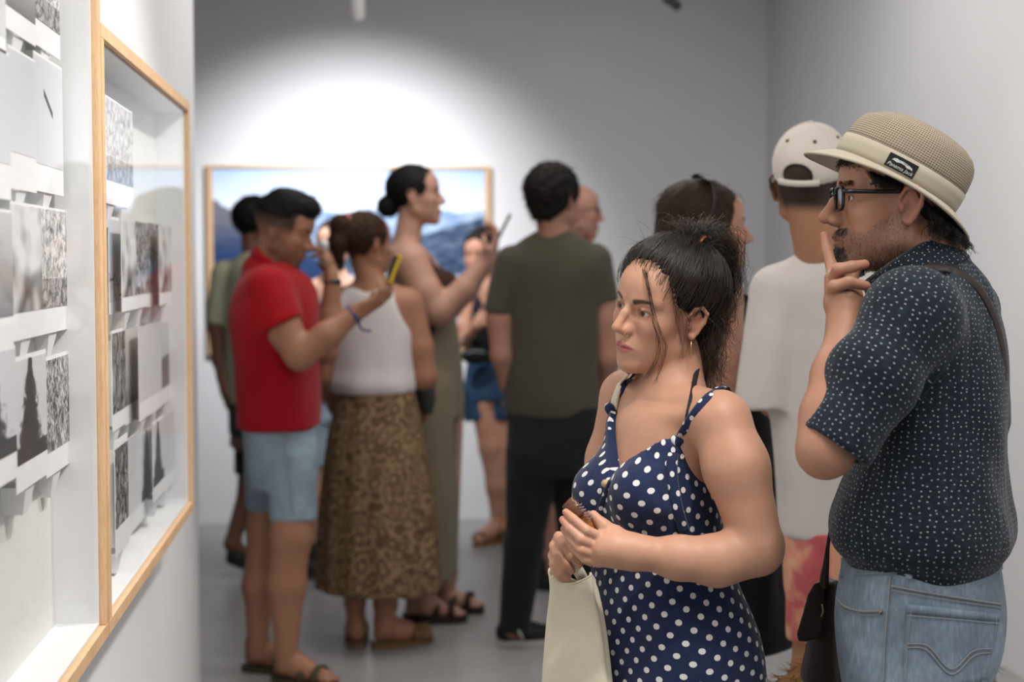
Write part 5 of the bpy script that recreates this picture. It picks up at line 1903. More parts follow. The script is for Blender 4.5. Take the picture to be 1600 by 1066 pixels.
strands_obj('beard', pp, 0.00028, 0.00018, MHAIR, mt, 3, bc)
# eyebrow hairs
bp, bn = scatter_surface(mV, mQ, lambda c: ((np.abs(hm.loc(c)[:, 2] - 0.034) < 0.0042) & (np.abs(np.abs(hm.loc(c)[:, 0]) - 0.030) < 0.019) & (hm.loc(c)[:, 1] > 0.05)).astype(float) + 1e-12, 260, 4)
dn = norm_rows(bn * 0.5 + np.sign(hm.loc(bp)[:, :1]) * hm.M[0] + 0.35 * hm.M[2])
pp = np.stack([bp - bn * 0.001, bp + dn * 0.004, bp + dn * 0.008], 1)
for sg in (-1, 1):
    pq = pp[np.sign(hm.loc(bp)[:, 0]) == sg]
    strands_obj('eyebrow', pq, 0.0004, 0.0002, MHAIR, mt, 3, np.tile([0.02, 0.015, 0.012], (len(pq), 1)))

# --- glasses
gl = empty('glasses', hm.p(0, 0.09, 0.01)); gl.parent = mt
gl.location = Vector(hm.p(0, 0.09, 0.01)) - world_loc(mt)
GBLACK = plain('black_acetate', (0.012, 0.012, 0.014), 0.2, 0.5)
for sg in (-1, 1):
    pts = []
    for i in range(28):
        a = 2 * math.pi * i / 28
        x = sg * 0.034 + 0.025 * np.sign(math.cos(a)) * abs(math.cos(a)) ** 0.55
        z = 0.010 + 0.019 * np.sign(math.sin(a)) * abs(math.sin(a)) ** 0.6
        pts.append(hm.p(x, 0.100 - 0.10 * abs(x) * abs(x) * 20 * 0.5, z))
    pts.append(pts[0]); pts.append(pts[1])
    tube('rim', pts, 0.0024, GBLACK, gl, rb=0.0034, sides=6, up=hm.M[1])
    c = hm.p(sg * 0.034, 0.098, 0.010)
    V = [np.array(p_) for p_ in pts[:28]]
    V2 = [p_ - hm.M[1] * 0.0012 for p_ in V]
    mesh_obj('lens', V + V2, [tuple(range(28)), tuple(range(55, 27, -1))] + [(i, (i + 1) % 28, 28 + (i + 1) % 28, 28 + i) for i in range(28)], GLASS, gl, False)
    tube('temple', [hm.p(sg * 0.060, 0.097, 0.021), hm.p(sg * 0.0685, 0.092, 0.021), hm.p(sg * 0.074, 0.05, 0.021), hm.p(sg * 0.079, 0.0, 0.021), hm.p(sg * 0.08, -0.018, 0.012), hm.p(sg * 0.078, -0.03, -0.006)],
         0.0016, GBLACK, gl, rb=0.0042, sides=6, up=hm.M[2], n=24)
    s0 = hm.p(sg * 0.0705, 0.088, 0.0225)
    obox('stud', s0, (0.0006, 0.003, 0.0008), hm.M.T, plain('silver_stud', (0.7, 0.7, 0.7), 0.3, metal=1.0) if sg < 0 else bpy.data.materials['silver_stud'], gl)
tube('bridge', [hm.p(-0.010, 0.101, 0.016), hm.p(0, 0.104, 0.019), hm.p(0.010, 0.101, 0.016)], 0.0024, GBLACK, gl, sides=6, n=8)

# --- hat
ht = empty('hat', hx.o); ht.parent = mt
ht.location = Vector(hx.o) - world_loc(mt)
MESHF = NT('hat_mesh')
uvn = MESHF.coord('UV')
qv = MESHF.mapping(uvn, (1 / 0.0042, 1 / 0.0040, 1))
fv = MESHF.n('ShaderNodeVectorMath', operation='FRACTION'); MESHF.l(qv, fv.inputs[0])
sp = MESHF.n('ShaderNodeSeparateXYZ'); MESHF.l(fv.outputs[0], sp.inputs[0])
hole = MESHF.math('MULTIPLY', MESHF.math('GREATER_THAN', sp.outputs[0], 0.34), MESHF.math('GREATER_THAN', sp.outputs[1], 0.5))
MESHF.base(MESHF.mix(hole, lin(176, 164, 144), lin(92, 79, 66)), 0.8, 0.2)
MESHF = MESHF.m
def hat_surface(name, prof, mat, parent, nT=96, two=True):
    """prof: list of (scale, height); oval cross-section"""
    V, UV = [], []
    L = 0
    for k_, (s_, h) in enumerate(prof):
        if k_: L += math.hypot((s_ - prof[k_ - 1][0]) * 0.1, h - prof[k_ - 1][1])
        for i in range(nT + 1):
            a = 2 * math.pi * i / nT
            f_, r_ = math.cos(a), math.sin(a)
            dent = 0.0
            if h > 0.07:
                dent = -0.012 * math.exp(-((r_ * s_) / 0.35) ** 2) * smooth01(h, 0.07, 0.1) * (0.4 + 0.6 * max(0, f_ * s_ + 0.4))
            V.append(hx.p(0.088 * s_ * r_, 0.112 * s_ * f_ - 0.004 * smooth01(h, 0, .1), h + dent))
            UV.append((a * 0.098, L))
    F = []
    m = nT + 1
    for k_ in range(len(prof) - 1):
        for i in range(nT):
            F.append((k_ * m + i, k_ * m + i + 1, (k_ + 1) * m + i + 1, (k_ + 1) * m + i))
    o = mesh_obj(name, V, F, mat, parent, True, None, UV)
    md = o.modifiers.new('solid', 'SOLIDIFY'); md.thickness = 0.002; md.offset = 0
    return o


crown = [(1.0, 0.030), (1.0, 0.042), (0.985, 0.055), (0.96, 0.068), (0.92, 0.079), (0.85, 0.089), (0.74, 0.0965), (0.58, 0.102), (0.4, 0.105), (0.2, 0.106), (0.01, 0.106)]
hat_surface('crown', crown, MESHF, ht)
hat_surface('band', [(1.012, -0.002), (1.02, 0.01), (1.022, 0.02), (1.016, 0.033)], HATF, ht)
V, UV = [], []
nT, nR = 120, 12
for j in range(nR + 1):
    t = j / nR
    for i in range(nT):
        a = 2 * math.pi * i / nT
        f_, r_ = math.cos(a), math.sin(a)
        ru = 0.086 + t * (0.126 - 0.086); rv_ = 0.110 + t * (0.156 - 0.110)
        z = -0.030 * t ** 1.3 * f_ * f_ - 0.010 * t ** 1.15 * r_ * r_
        V.append(hx.p(ru * r_, rv_ * f_, z - 0.001)); UV.append((a * 0.12, t * 0.05))
F = []
for j in range(nR):
    for i in range(nT):
        F.append((j * nT + i, j * nT + (i + 1) % nT, (j + 1) * nT + (i + 1) % nT, (j + 1) * nT + i))
br = mesh_obj('brim', V, F, HATF, ht, True, None, UV)
md = br.modifiers.new('solid', 'SOLIDIFY'); md.thickness = 0.0035; md.offset = 0
edge = np.array(V[nR * nT:] + V[nR * nT:nR * nT + 2])
tube('brim_piping', edge, 0.0026, HATF, ht, sides=6)
seam = np.array(V[0:nT] + V[0:2]) + hx.M[2] * 0.0015
tube('seam', seam, 0.0009, plain('seam_thread', lin(150, 132, 104), 0.8), ht, sides=5)
# label patch on the band (left side of the hat)
def bandpt(a, h, off):
    return hx.p((0.088 * 1.02 + off) * math.sin(a), (0.112 * 1.02 + off) * math.cos(a), h)
a0 = math.radians(-90 + 9)
lw_, lh_ = 0.0455, 0.0235
Vp = []
for sgn in (0.0022, 0.0006):
    for j in range(2):
        for i in range(9):
            t = (i / 8 - 0.5) * lw_ / 0.1
            Vp.append(bandpt(a0 - t, 0.0155 + (j - 0.5) * lh_, sgn))
Fp = []
for i in range(8):
    Fp.append((i, i + 1, 9 + i + 1, 9 + i)); Fp.append((18 + i, 18 + 9 + i, 18 + 9 + i + 1, 18 + i + 1))
    Fp.append((i, 18 + i, 18 + i + 1, i + 1)); Fp.append((9 + i, 9 + i + 1, 27 + i + 1, 27 + i))
Fp += [(0, 9, 27, 18), (8, 26, 35, 17)]
patch = mesh_obj('label_patch', Vp, Fp, plain('black_woven_label', (0.012, 0.013, 0.016), 0.8), ht, False)
LWHITE = plain('label_thread', (0.6, 0.6, 0.58), 0.7)
cu = bpy.data.curves.new('lettering', 'FONT'); cu.body = 'Panama Jack'; cu.size = 0.0088; cu.align_x = 'CENTER'; cu.extrude = 0.0002; cu.shear = 0.3
tmp = bpy.data.objects.new('lettering', cu); COL.objects.link(tmp)
dg = bpy.context.evaluated_depsgraph_get()
me = bpy.data.meshes.new_from_object(tmp.evaluated_get(dg))
tv = np.array([v.co[:] for v in me.vertices]); tf = [tuple(p_.vertices) for p_ in me.polygons]
bpy.data.objects.remove(tmp)
# seen from the man's left side the text runs from the front of the hat to the back
place = lambda v: np.array([bandpt(a0 - x_ / 0.1, 0.0155 + y_, 0.0026 + z_) for x_, y_, z_ in v])
tv[:, 0] *= min(1.0, 0.040 / (tv[:, 0].max() - tv[:, 0].min()))
tv[:, 1] -= 0.0085
mesh_obj('lettering', place(tv), tf, LWHITE, patch, False)
sil = [(-0.016, 0.002), (-0.014, 0.0055), (-0.010, 0.0075), (-0.006, 0.0065), (0.0, 0.0072), (0.006, 0.0062), (0.011, 0.0052), (0.016, 0.0030), (0.017, -0.0005), (0.013, 0.0005), (0.009, -0.0005), (0.004, 0.0025), (-0.003, 0.0028), (-0.008, 0.0008), (-0.012, 0.0018)]
sv = np.array([(x_, y_ * 0.9, 0.0) for x_, y_ in sil])
mesh_obj('emblem', np.vstack([place(sv), place(sv + [0, 0, -0.0006])]), [tuple(range(len(sil) - 1, -1, -1)), tuple(range(len(sil), 2 * len(sil)))] + [(i, (i + 1) % len(sil), len(sil) + (i + 1) % len(sil), len(sil) + i) for i in range(len(sil))], LWHITE, patch, False)

# --- shoulder bag
sb = tag(empty('shoulder_bag', P(1280, 1066, 2.80)), 'dark brown leather shoulder bag hanging in front of the hat man', 'bag')
sS = Snap(sV, cV)
sp_ = list(sS.path([(1446, 420), (1470, 418), (1500, 428), (1530, 452), (1552, 492), (1566, 540), (1573, 590)], 0.004, 40, 7))
sp_ += [B.p(1577, 625, 0.02), B.p(1574, 680, 0.10), B.p(1540, 760, 0.17)]
tube('shoulder_strap', spline(sp_, 70), 0.0095, LEATHER, sb, rb=0.0016, sides=6, up=[norm(-CF * 0.75 + CU * (0.5 - i / 140) + CR * i / 90) for i in range(70)])
BD = Body(2.80, 60)
bo = [('u', BD.loft([(1289, 1312, 905, 0.5), (1280, 1316, 950, 0.5), (1268, 1322, 1010, 0.5), (1260, 1330, 1062, 0.5), (1262, 1330, 1075, 0.5)], n=3.0), 0)]
cloth_obj(sb, 'bag_body', bo, 0.005, LEATHER)
fl_ = [(1272, 912), (1262, 930), (1254, 960), (1245, 990), (1247, 1002), (1258, 1003), (1275, 999), (1288, 998), (1292, 960), (1290, 915), (1282, 908)]
Vf = [P(a, b, 2.79) for a, b in fl_] + [P(a, b, 2.80) for a, b in fl_]
nf_ = len(fl_)
o = mesh_obj('flap', Vf, [tuple(range(nf_)), tuple(range(2 * nf_ - 1, nf_ - 1, -1))] + [(i, nf_ + i, nf_ + (i + 1) % nf_, (i + 1) % nf_) for i in range(nf_)], LEATHER, sb, False)
md = o.modifiers.new('bevel', 'BEVEL'); md.width = 0.003; md.segments = 2
tube('handle', [P(1288, 920, 2.785), P(1288, 905, 2.785), P(1291, 880, 2.785), P(1294, 850, 2.785), P(1300, 820, 2.79), P(1310, 800, 2.80)], [0.008, 0.009, 0.006, 0.0035, 0.0035, 0.0035], LEATHER, sb, n=24)
tube('zip_pull', [P(1284, 944, 2.775), P(1286, 955, 2.772), P(1283, 964, 2.775)], 0.0022, plain('brass', lin(170, 140, 90), 0.35, 0.5, metal=0.9), sb, sides=6, n=8)
# ------------------------------------------------------------------ visitors in the background
def hair_cap(t, hf, col, front=(0.045, 0.40), side=0.004, yb=-0.02, nape=-0.06, grow=0.0, extra=(), noise=0.003, nf=120, step=0.006, coat=500, ln=0.03, flow=(0, -0.35, -1), mat=None):
    o = [('u', hf.el((0, -0.016, 0.042), (0.081 + grow, 0.105 + grow, 0.091 + grow)), 0)]

    def cut(X, Y, Z):
        dx, dy, dz = X - hf.o[0], Y - hf.o[1], Z - hf.o[2]
        l = [(dx * hf.M[i, 0] + dy * hf.M[i, 1] + dz * hf.M[i, 2]) / hf.k for i in range(3)]
        g1 = l[1] - (front[0] + front[1] * (l[2] - 0.03))
        g2 = np.minimum(side - l[2], l[1] - yb)
        g3 = nape - l[2]
        return np.maximum(np.maximum(g1, g2), g3) * hf.k
    o.append(('c', cut))
    o += [('u', e, k) for e, k in extra]
    V, Q = sdf_mesh(o, step)
    N = vnormals(V, Q)
    V = V + N * hair_noise(V, nf, noise)[:, None]
    M = mat or hair_vcol('hair_strand', 0.6, 0.15)
    col = np.asarray(col, float)
    h = mesh_obj('hair', V, Q, M, t, True, np.tile(col * 0.8, (len(V), 1)))
    if coat:
        r = np.random.default_rng(int(abs(hf.o[0]) * 1000))
        p_, n_ = scatter_surface(V, Q, lambda c: np.ones(len(c)), coat, 1)
        fl = flow[0] * hf.M[0] + flow[1] * hf.M[1] + flow[2] * hf.M[2]
        d = fl - n_ * (n_ @ fl)[:, None]
        d = norm_rows(d + 0.25 * r.normal(size=d.shape))
        L = (ln * (0.5 + r.random(len(p_))))[:, None]
        tt = np.linspace(0, 1, 6)[None, :, None]
        A = (p_ - n_ * 0.002)[:, None, :] + d[:, None, :] * L[:, None, :] * tt + n_[:, None, :] * (0.004 * np.sin(tt * 2.6) - (L[:, None, :] * tt) ** 2 / 0.17) + 0.002 * np.sin(tt * 6 + r.random((len(p_), 1, 1)) * 6)
        g = r.random((len(p_), 1))
        strands_obj('hair_strands', A, 0.0008, 0.0004, M, h, 3, col * (0.6 + 1.1 * g))
    return h, V, Q


def visitor(label, px, D):
    return person(label, P(px, 600, D) * [1, 1, 0])


def body_far(t, B, hf, hp, ops, skin, paint=None, step=0.0135, hstep=0.0058, hands=()):
    ho = head_ops(hf, dict(dict(eyes=False, fine=False), **hp))
    ops = ops + [('u', ho[0][1], 0.02)] + ho[1:]
    bands = [(hf.o - 0.125 * hf.k, hf.o + 0.125 * hf.k, hstep)]
    for h in hands: bands.append((np.asarray(h) - 0.09, np.asarray(h) + 0.09, 0.0065))

    def pn(V, C):
        pk = dict(lips=(skin[0] * 0.85, skin[1] * 0.55, skin[2] * 0.55), brow=(0.02, 0.014, 0.011), lash=(0.03, 0.02, 0.016))
        pk.update(paint or {})
        return paint_head(V, C, hf, **pk)
    return skin_obj(t, ops, step, bands, skin, pn, SKIN_FAR)


def feet_at(ops, t, B, pts, phi, mat=None, kind='sandal', L=0.25, **kw):
    """pts: ankle pixels (px, dd); feet on the floor"""
    for (px, dd, *ph) in pts:
        r_, f_ = facing(ph[0] if ph else phi)
        a = B.p(px, 800, dd)
        heel = np.array([a[0], a[1], 0.0]) - 0.05 * f_
        if kind == 'sandal':
            ops += foot_ops(heel + [0, 0, 0.02], f_, L)
            sandal_obj(t, heel, f_, mat, L, **kw)
        else:
            ops += [('u', RC(heel + 0.05 * f_ + [0, 0, 0.05], heel + 0.15 * f_ + [0, 0, 0.04], 0.03, 0.025), 0.02)]
            shoe_obj(t, heel, f_, mat[0], mat[1], L, **kw)


def leg(B, pts, rad, k=0.03):
    """leg chain ending on the floor"""
    P_ = [B.p(*q) for q in pts]
    P_[-1] = np.array([P_[-1][0], P_[-1][1], 0.07])
    return [('u', RC(P_[i], P_[i + 1], rad[i] / B.s, rad[i + 1] / B.s), k) for i in range(len(P_) - 1)]


# ---------- man in the red polo
RED = cloth('red_pique', lin(150, 8, 22), 0.4, 0.2, 0.06)
LIGHTDENIM = denim_mat('light_denim', lin(134, 150, 162), 0.35)
B = Body(5.4, -84)
t = visitor('man in red polo shirt and pale denim shorts bowing his head over a phone', 430, 5.4)
hf = head_frame(443, 362, 5.4, -80, -20, 0, 1.04)
sk = np.array([0.34, 0.165, 0.10])
ops = [('u', B.loft([(392, 468, 428, 0.6), (376, 488, 480, 0.60), (376, 490, 560, 0.64), (382, 490, 640, 0.68), (386, 488, 700, 0.72)], grow=-0.012), 0)]
ops += [('u', RC(hf.p(0, -0.02, -0.05), B.p(420, 428, 0), 0.056, 0.06), 0.03)]
ops += B.chain([(418, 455, -0.17), (442, 515, -0.2), (468, 553, -0.22)], [31, 28, 23]) + B.chain([(468, 556, -0.22), (512, 524, -0.22), (554, 490, -0.2)], [23, 21, 13])
hw = B.p(556, 489, -0.2)
ops += hand_ops(hw, CR * 0.86 + CU * 0.45, -CR * 0.45 + CU * 0.8 + CF * 0.45, -1, (0.45, 0.5, 0.55, 0.6), 0.7)
ops += B.chain([(445, 455, 0.16), (485, 520, 0.12), (508, 548, 0.08)], [29, 25, 21]) + B.chain([(508, 546, 0.08), (516, 495, 0.08), (519, 446, 0.07)], [21, 19, 13])
hw2 = B.p(519, 442, 0.07)
ops += hand_ops(hw2, CU - CR * 0.15, -CR * 0.9 + CF * 0.2, -1, (0.5, 0.55, 0.6, 0.65), 0.6, 0.92)
ops += leg(B, [(456, 710, -0.09), (455, 838, -0.1), (448, 915, -0.09), (447, 1030, -0.09)], [33, 30, 28, 15])
ops += leg(B, [(418, 710, 0.09), (411, 828, 0.08), (405, 915, 0.07), (402, 1030, 0.06)], [31, 24, 25, 14])
OLIVE = plain('olive_strap', lin(70, 62, 44), 0.7)
feet_at(ops, t, B, [(447, -0.09, -62), (402, 0.06, -80)], -80, OLIVE, L=0.26)
fade = lambda q: smooth01(q[:, 2], -0.018, 0.035) * (q[:, 1] < 0.05) * 0.9
body_far(t, B, hf, dict(jaw=1.05, nose=1.1, chin=1.1, brow=1.1), ops, sk, dict(stubble=((0.03, 0.02, 0.016), 0.85), hairfade=((0.02, 0.014, 0.011), fade), flush=0.3), hands=(hw + 0.06 * CR, hw2 + 0.06 * CU))
so = [('u', B.slv((417, 452, -0.17), (437, 508, -0.2), 38, 37, norm(CR * 0.42 - CU * 0.9)), 0), ('u', B.slv((445, 452, 0.15), (480, 512, 0.12), 36, 33), 0.02)]
so += [('u', B.loft([(400, 458, 414, 0.72), (376, 484, 442, 0.60), (364, 497, 490, 0.60), (367, 499, 560, 0.64), (371, 499, 620, 0.68), (374, 499, 668, 0.70)], disp=folds(41, 0.004, 3, 8)), 0.03), ('d', world_folds(43, 0.004, 20))]
so += [('u', RC(B.p(408, 425), B.p(424, 418), 0.07, 0.066), 0.03), ('s', RC(hf.p(0, -0.02, -0.04), B.p(430, 412), 0.06, 0.058), 0.004)]
cloth_obj(t, 'polo_shirt', so, 0.009, RED)
# collar
c = B.p(424, 412); fwd = norm(B.F * 0.8 - [0, 0, 0.6]); up = norm(np.cross(B.R, fwd))
cp = [c + B.R * 0.068 * math.sin(a) + fwd * 0.078 * math.cos(a) for a in np.radians(np.linspace(-155, 155, 40) + 180)]
tube('collar', cp, 0.006, RED, t, rb=0.020, sides=8, up=up)
sh = [('u', B.loft([(377, 497, 655, 0.74), (381, 497, 690, 0.78), (386, 496, 735, 0.80), (392, 494, 760, 0.8)], disp=folds(42, 0.003, 3, 8)), 0),
      ('u', B.slv((456, 715, -0.085), (458, 814, -0.09), 38, 36), 0.03), ('u', B.slv((416, 715, 0.085), (411, 800, 0.085), 36, 28), 0.03)]
shorts, V_, Q_ = cloth_obj(t, 'shorts', sh, 0.009, LIGHTDENIM)
ss = Snap(V_)
tube('side_seam', ss.path([(446, 668), (448, 720), (454, 770), (460, 812)], 0.004, 20), 0.0025, STITCH, shorts, sides=5)
ex = [(hf.el((0, 0.006, 0.100), (0.066, 0.088, 0.048)), 0.03), (hf.el((0, 0.056, 0.108), (0.042, 0.032, 0.026)), 0.03)]
hair_cap(t, hf, (0.010, 0.009, 0.009), (0.070, 0.1), 0.045, -0.2, 0.02, -0.003, ex, 0.003, 150, flow=(0, 0.8, 0.4), ln=0.025)
tube('watch_strap', [B.p(519, 441, 0.07) + 0.030 * (math.cos(a) * CR + math.sin(a) * CF) for a in np.linspace(0, 6.4, 20)], 0.003, BLACK, t, rb=0.012, sides=6, up=CU)
BRA = plain('blue_bracelet', lin(60, 66, 110), 0.8)
cb_ = B.p(552, 492, -0.2); axb = norm(CR * 0.8 + CU * 0.55)
e1 = norm(np.cross(axb, CF)); e2 = np.cross(axb, e1)
tube('bracelet', [cb_ + 0.031 * (math.cos(a) * e1 + math.sin(a) * e2) for a in np.linspace(0, 6.4, 20)], 0.004, BRA, t, rb=0.012, sides=6, up=axb)
tube('bracelet_tail', [cb_ - e1 * 0.03, cb_ - 0.05 * CU + 0.03 * CR, cb_ - 0.055 * CU + 0.06 * CR], 0.004, BRA, t, n=8)
ph = tag(empty('phone', B.p(613, 424, -0.19)), 'yellow-cased phone held out by the man in the red polo', 'phone')
Rm = np.array([norm(CR * 0.35 + CU * 0.93), norm(CF * 0.95 - CR * 0.3), [0, 0, 0]]); Rm[1] = norm(Rm[1] - Rm[0] * (Rm[1] @ Rm[0])); Rm[2] = np.cross(Rm[0], Rm[1])
obox('case', B.p(615, 420, -0.19), (0.05, 0.036, 0.006), Rm.T, plain('yellow_case', lin(214, 178, 30), 0.5), ph, 0.004)
obox('screen', B.p(615, 420, -0.19) - Rm[2] * 0.0062 * np.sign(Rm[2] @ CR), (0.046, 0.032, 0.0004), Rm.T, BLACK, ph)
wo = tag(empty('white_object', B.p(506, 381, 0.04)), 'small white object in the raised hand of the man in red', 'object')
v, q_ = sdf_mesh([('u', EL(B.p(506, 381, 0.04), (0.016, 0.013, 0.013)), 0), ('u', EL(B.p(508, 386, 0.05), (0.012, 0.013, 0.014)), 0.01)], 0.004)
mesh_obj('shell', v, q_, plain('white_plastic', (0.75, 0.75, 0.75), 0.4), wo)

# ---------- woman in white tank top and printed skirt
PRINT = NT('brown_flower_print')
co = PRINT.coord()
vo = PRINT.n('ShaderNodeTexVoronoi'); vo.inputs['Scale'].default_value = 21; PRINT.l(co, vo.inputs['Vector'])
rn = PRINT.math('SINE', PRINT.math('MULTIPLY', PRINT.math('ADD', vo.outputs['Distance'], PRINT.math('MULTIPLY', PRINT.noise(co, 26, 3), 0.5)), 16))
PRINT.base(PRINT.ramp(PRINT.math('MULTIPLY_ADD', rn, 0.5, 0.5), [(0.2, lin(88, 68, 48)), (0.5, lin(112, 90, 66)), (0.8, lin(136, 112, 86))]), 0.85, 0.15)
PRINT = PRINT.m
TANK = cloth('white_ribbed_cotton', lin(206, 200, 200), 0.3, 0.3, 0.03)
B = Body(5.83, -162)
t = visitor('woman seen from behind in white tank top and long brown printed skirt', 585, 5.83)
hf = head_frame(573, 384, 5.83, -128, -3, 0, 0.97)
sk = np.array([0.36, 0.17, 0.105])
tor = [(555, 610, 440, 0.55), (522, 640, 470, 0.52), (519, 643, 520, 0.56), (524, 640, 570, 0.62), (520, 645, 620, 0.68), (512, 655, 690, 0.72)]
ops = [('u', B.loft(tor, grow=-0.006), 0), ('u', RC(hf.p(0, -0.02, -0.05), B.p(582, 450), 0.045, 0.055), 0.03)]
ops += [('u', B.rc((582, 455), (632, 474, 0.0), 18, 25), 0.03), ('u', B.rc((582, 455), (532, 474, 0.0), 18, 25), 0.03)]
ops += B.chain([(637, 478, 0), (654, 545, 0), (663, 588, 0)], [26, 23, 19]) + B.chain([(663, 590, 0), (664, 612, 0.08), (664, 625, 0.16)], [19, 17, 12])
ops += hand_ops(B.p(664, 625, 0.16), CF * 0.5 - CU * 0.8, -CR, 1, thumb=0.3, k=0.9)
ops += B.chain([(527, 478, 0), (512, 545, 0), (507, 588, 0)], [25, 21, 18]) + B.chain([(507, 590, 0), (512, 612, 0.08), (520, 628, 0.16)], [18, 15, 11])
ops += hand_ops(B.p(520, 628, 0.16), CF * 0.6 - CU * 0.6, CR, 1, thumb=0.3, k=0.9)
ops += leg(B, [(556, 800, 0), (555, 905, 0), (555, 940, 0), (556, 990, 0)], [34, 18, 15, 10]) + leg(B, [(604, 800, -0.02), (603, 905, -0.02), (602, 945, -0.02), (603, 990, -0.02)], [34, 20, 17, 11])
feet_at(ops, t, B, [(556, 0.0, -185), (603, -0.02, -112)], -120, plain('tan_flats', lin(110, 84, 56), 0.6), L=0.235, straps=(0.16, 0.185, 0.205))
body_far(t, B, hf, dict(jaw=0.92), ops, sk, dict(flush=0.3))
cc = B.p(583, 520)
def tcut(X, Y, Z):
    lx = np.abs((X - cc[0]) * B.R[0] + (Y - cc[1]) * B.R[1])
    z0, z1 = B.p(583, 449)[2], B.p(583, 530)[2]
    return (Z - np.interp(lx, [0, 0.06, 0.09, 0.125, 0.17], [z0 - 0.02, z0, z0, z0 - 0.10, z1])) * 0.8
tk = [('u', B.loft([(540, 628, 440, 0.5), (520, 642, 470, 0.54), (516, 645, 520, 0.6), (516, 645, 570, 0.66), (512, 648, 600, 0.7), (520, 644, 615, 0.7)], grow=0.004, disp=folds(52, 0.003, 4, 7)), 0),
      ('u', B.rc((583, 458), (628, 474, 0), 19, 25), 0.03), ('u', B.rc((583, 458), (536, 474, 0), 19, 25), 0.03), ('c', tcut)]
cloth_obj(t, 'tank_top', tk, 0.0085, TANK)
fs = folds(53, 0.010, 8, 3)
sk_ = [('u', B.loft([(528, 646, 604, 0.72), (520, 656, 640, 0.76), (508, 668, 700, 0.8), (498, 682, 800, 0.82), (494, 689, 880, 0.82), (493, 691, 920, 0.82)], disp=lambda th, z, k: fs(th, z * 0.35, k) * smooth01(1.0 - z, 0.05, 0.55)), 0)]
sk_.append(('s', B.loft([(510, 672, 895, 0.8), (510, 674, 935, 0.8)], grow=-0.004), 0.004))
cloth_obj(t, 'skirt', sk_, 0.009, PRINT)
ex = [(hf.rc((0, -0.085, 0.085), (0, -0.125, 0.075), 0.026, 0.034), 0.02), (hf.rc((0, -0.125, 0.075), (0.0, -0.135, 0.0), 0.036, 0.034), 0.02), (hf.rc((0.0, -0.135, 0.0), (0.0, -0.115, -0.09), 0.033, 0.014), 0.02)]
hair_cap(t, hf, (0.045, 0.019, 0.011), (0.05, 0.4), 0.0, -0.02, -0.05, 0.003, ex, 0.003, 160, coat=900, ln=0.05)
so = hf.p(0, -0.10, 0.088)
v, q_ = sdf_mesh([('u', TOR(so, hf.M[1], 0.022, 0.011), 0)], 0.005)
mesh_obj('scrunchie', v, q_, cloth('pink_scrunchie', lin(170, 110, 100), 0.5), t)
bk = tag(empty('black_pouch', B.p(666, 626, 0.05)), 'small black pouch dangling by the printed skirt', 'pouch')
pv, pq = sdf_mesh([('u', B.loft([(655, 678, 600, 0.4), (652, 680, 620, 0.45), (658, 676, 648, 0.4)], n=3.0), 0)], 0.006)
mesh_obj('pouch_body', pv, pq, LEATHER if False else BLACK, bk)
tube('wrist_loop', [B.p(660, 602, 0.06), B.p(662, 590, 0.09), B.p(668, 590, 0.09), B.p(672, 602, 0.06)], 0.003, BLACK, bk, n=12)

# ---------- woman with the bun, brown top, khaki trousers
B = Body(6.3, -88)
t = visitor('tall woman with black bun and brown top raising a phone', 655, 6.3)
hf = head_frame(650, 309, 6.3, -88, 2, 0, 1.03)
sk = np.array([0.50, 0.28, 0.21])
KHAKI = cloth('khaki_cotton', lin(132, 122, 102), 0.4, 0.2)
BROWN = cloth('dark_brown_knit', lin(58, 38, 30), 0.3, 0.3)
tor = [(608, 672, 392, 0.62), (604, 692, 425, 0.62), (612, 704, 460, 0.62), (622, 702, 500, 0.64), (624, 708, 540, 0.7)]
ops = [('u', B.loft(tor, grow=-0.004), 0), ('u', B.el((688, 448, -0.05), (26, 26, 26)), 0.03), ('u', B.el((690, 448, 0.06), (26, 26, 26)), 0.03)]
ops += [('u', RC(hf.p(0, -0.02, -0.045), B.p(634, 392), 0.05, 0.06), 0.03), ('u', B.rc((634, 398), (640, 408, -0.15), 22, 30), 0.03)]
ops += B.chain([(642, 412, -0.17), (664, 458, -0.19), (684, 486, -0.2)], [28, 26, 22]) + B.chain([(684, 487, -0.2), (724, 452, -0.18), (757, 408, -0.16)], [21, 17, 11])
hw = B.p(758, 406, -0.16)
ops += hand_ops(hw, CR * 0.5 + CU * 0.85, -CR * 0.8 + CU * 0.5, 1, (0.55, 0.6, 0.65, 0.7), 0.6, 0.95)
ops += B.chain([(640, 412, 0.16), (668, 462, 0.17), (690, 492, 0.16)], [31, 28, 23]) + B.chain([(690, 492, 0.16), (728, 452, 0.08), (760, 410, -0.02)], [22, 19, 12])
hw2 = B.p(761, 408, -0.02)
ops += hand_ops(hw2, CR * 0.45 + CU * 0.85, -CR * 0.8 + CU * 0.5, -1, (0.55, 0.6, 0.65, 0.7), 0.6, 0.95)
ops += leg(B, [(668, 620, -0.09), (668, 900, -0.09), (664, 940, -0.09)], [36, 22, 13]) + leg(B, [(690, 620, 0.09), (692, 900, 0.09), (694, 940, 0.09)], [36, 22, 13])
feet_at(ops, t, B, [(652, -0.09, -88), (682, 0.09, -80)], -88, plain('dark_brown_sandal', lin(52, 36, 28), 0.6), L=0.25, th=0.035)
body_far(t, B, hf, dict(jaw=0.95, nose=1.1, chin=1.05), ops, sk, dict(flush=0.6), hands=(hw + 0.07 * CU,))
cc = B.p(655, 450)
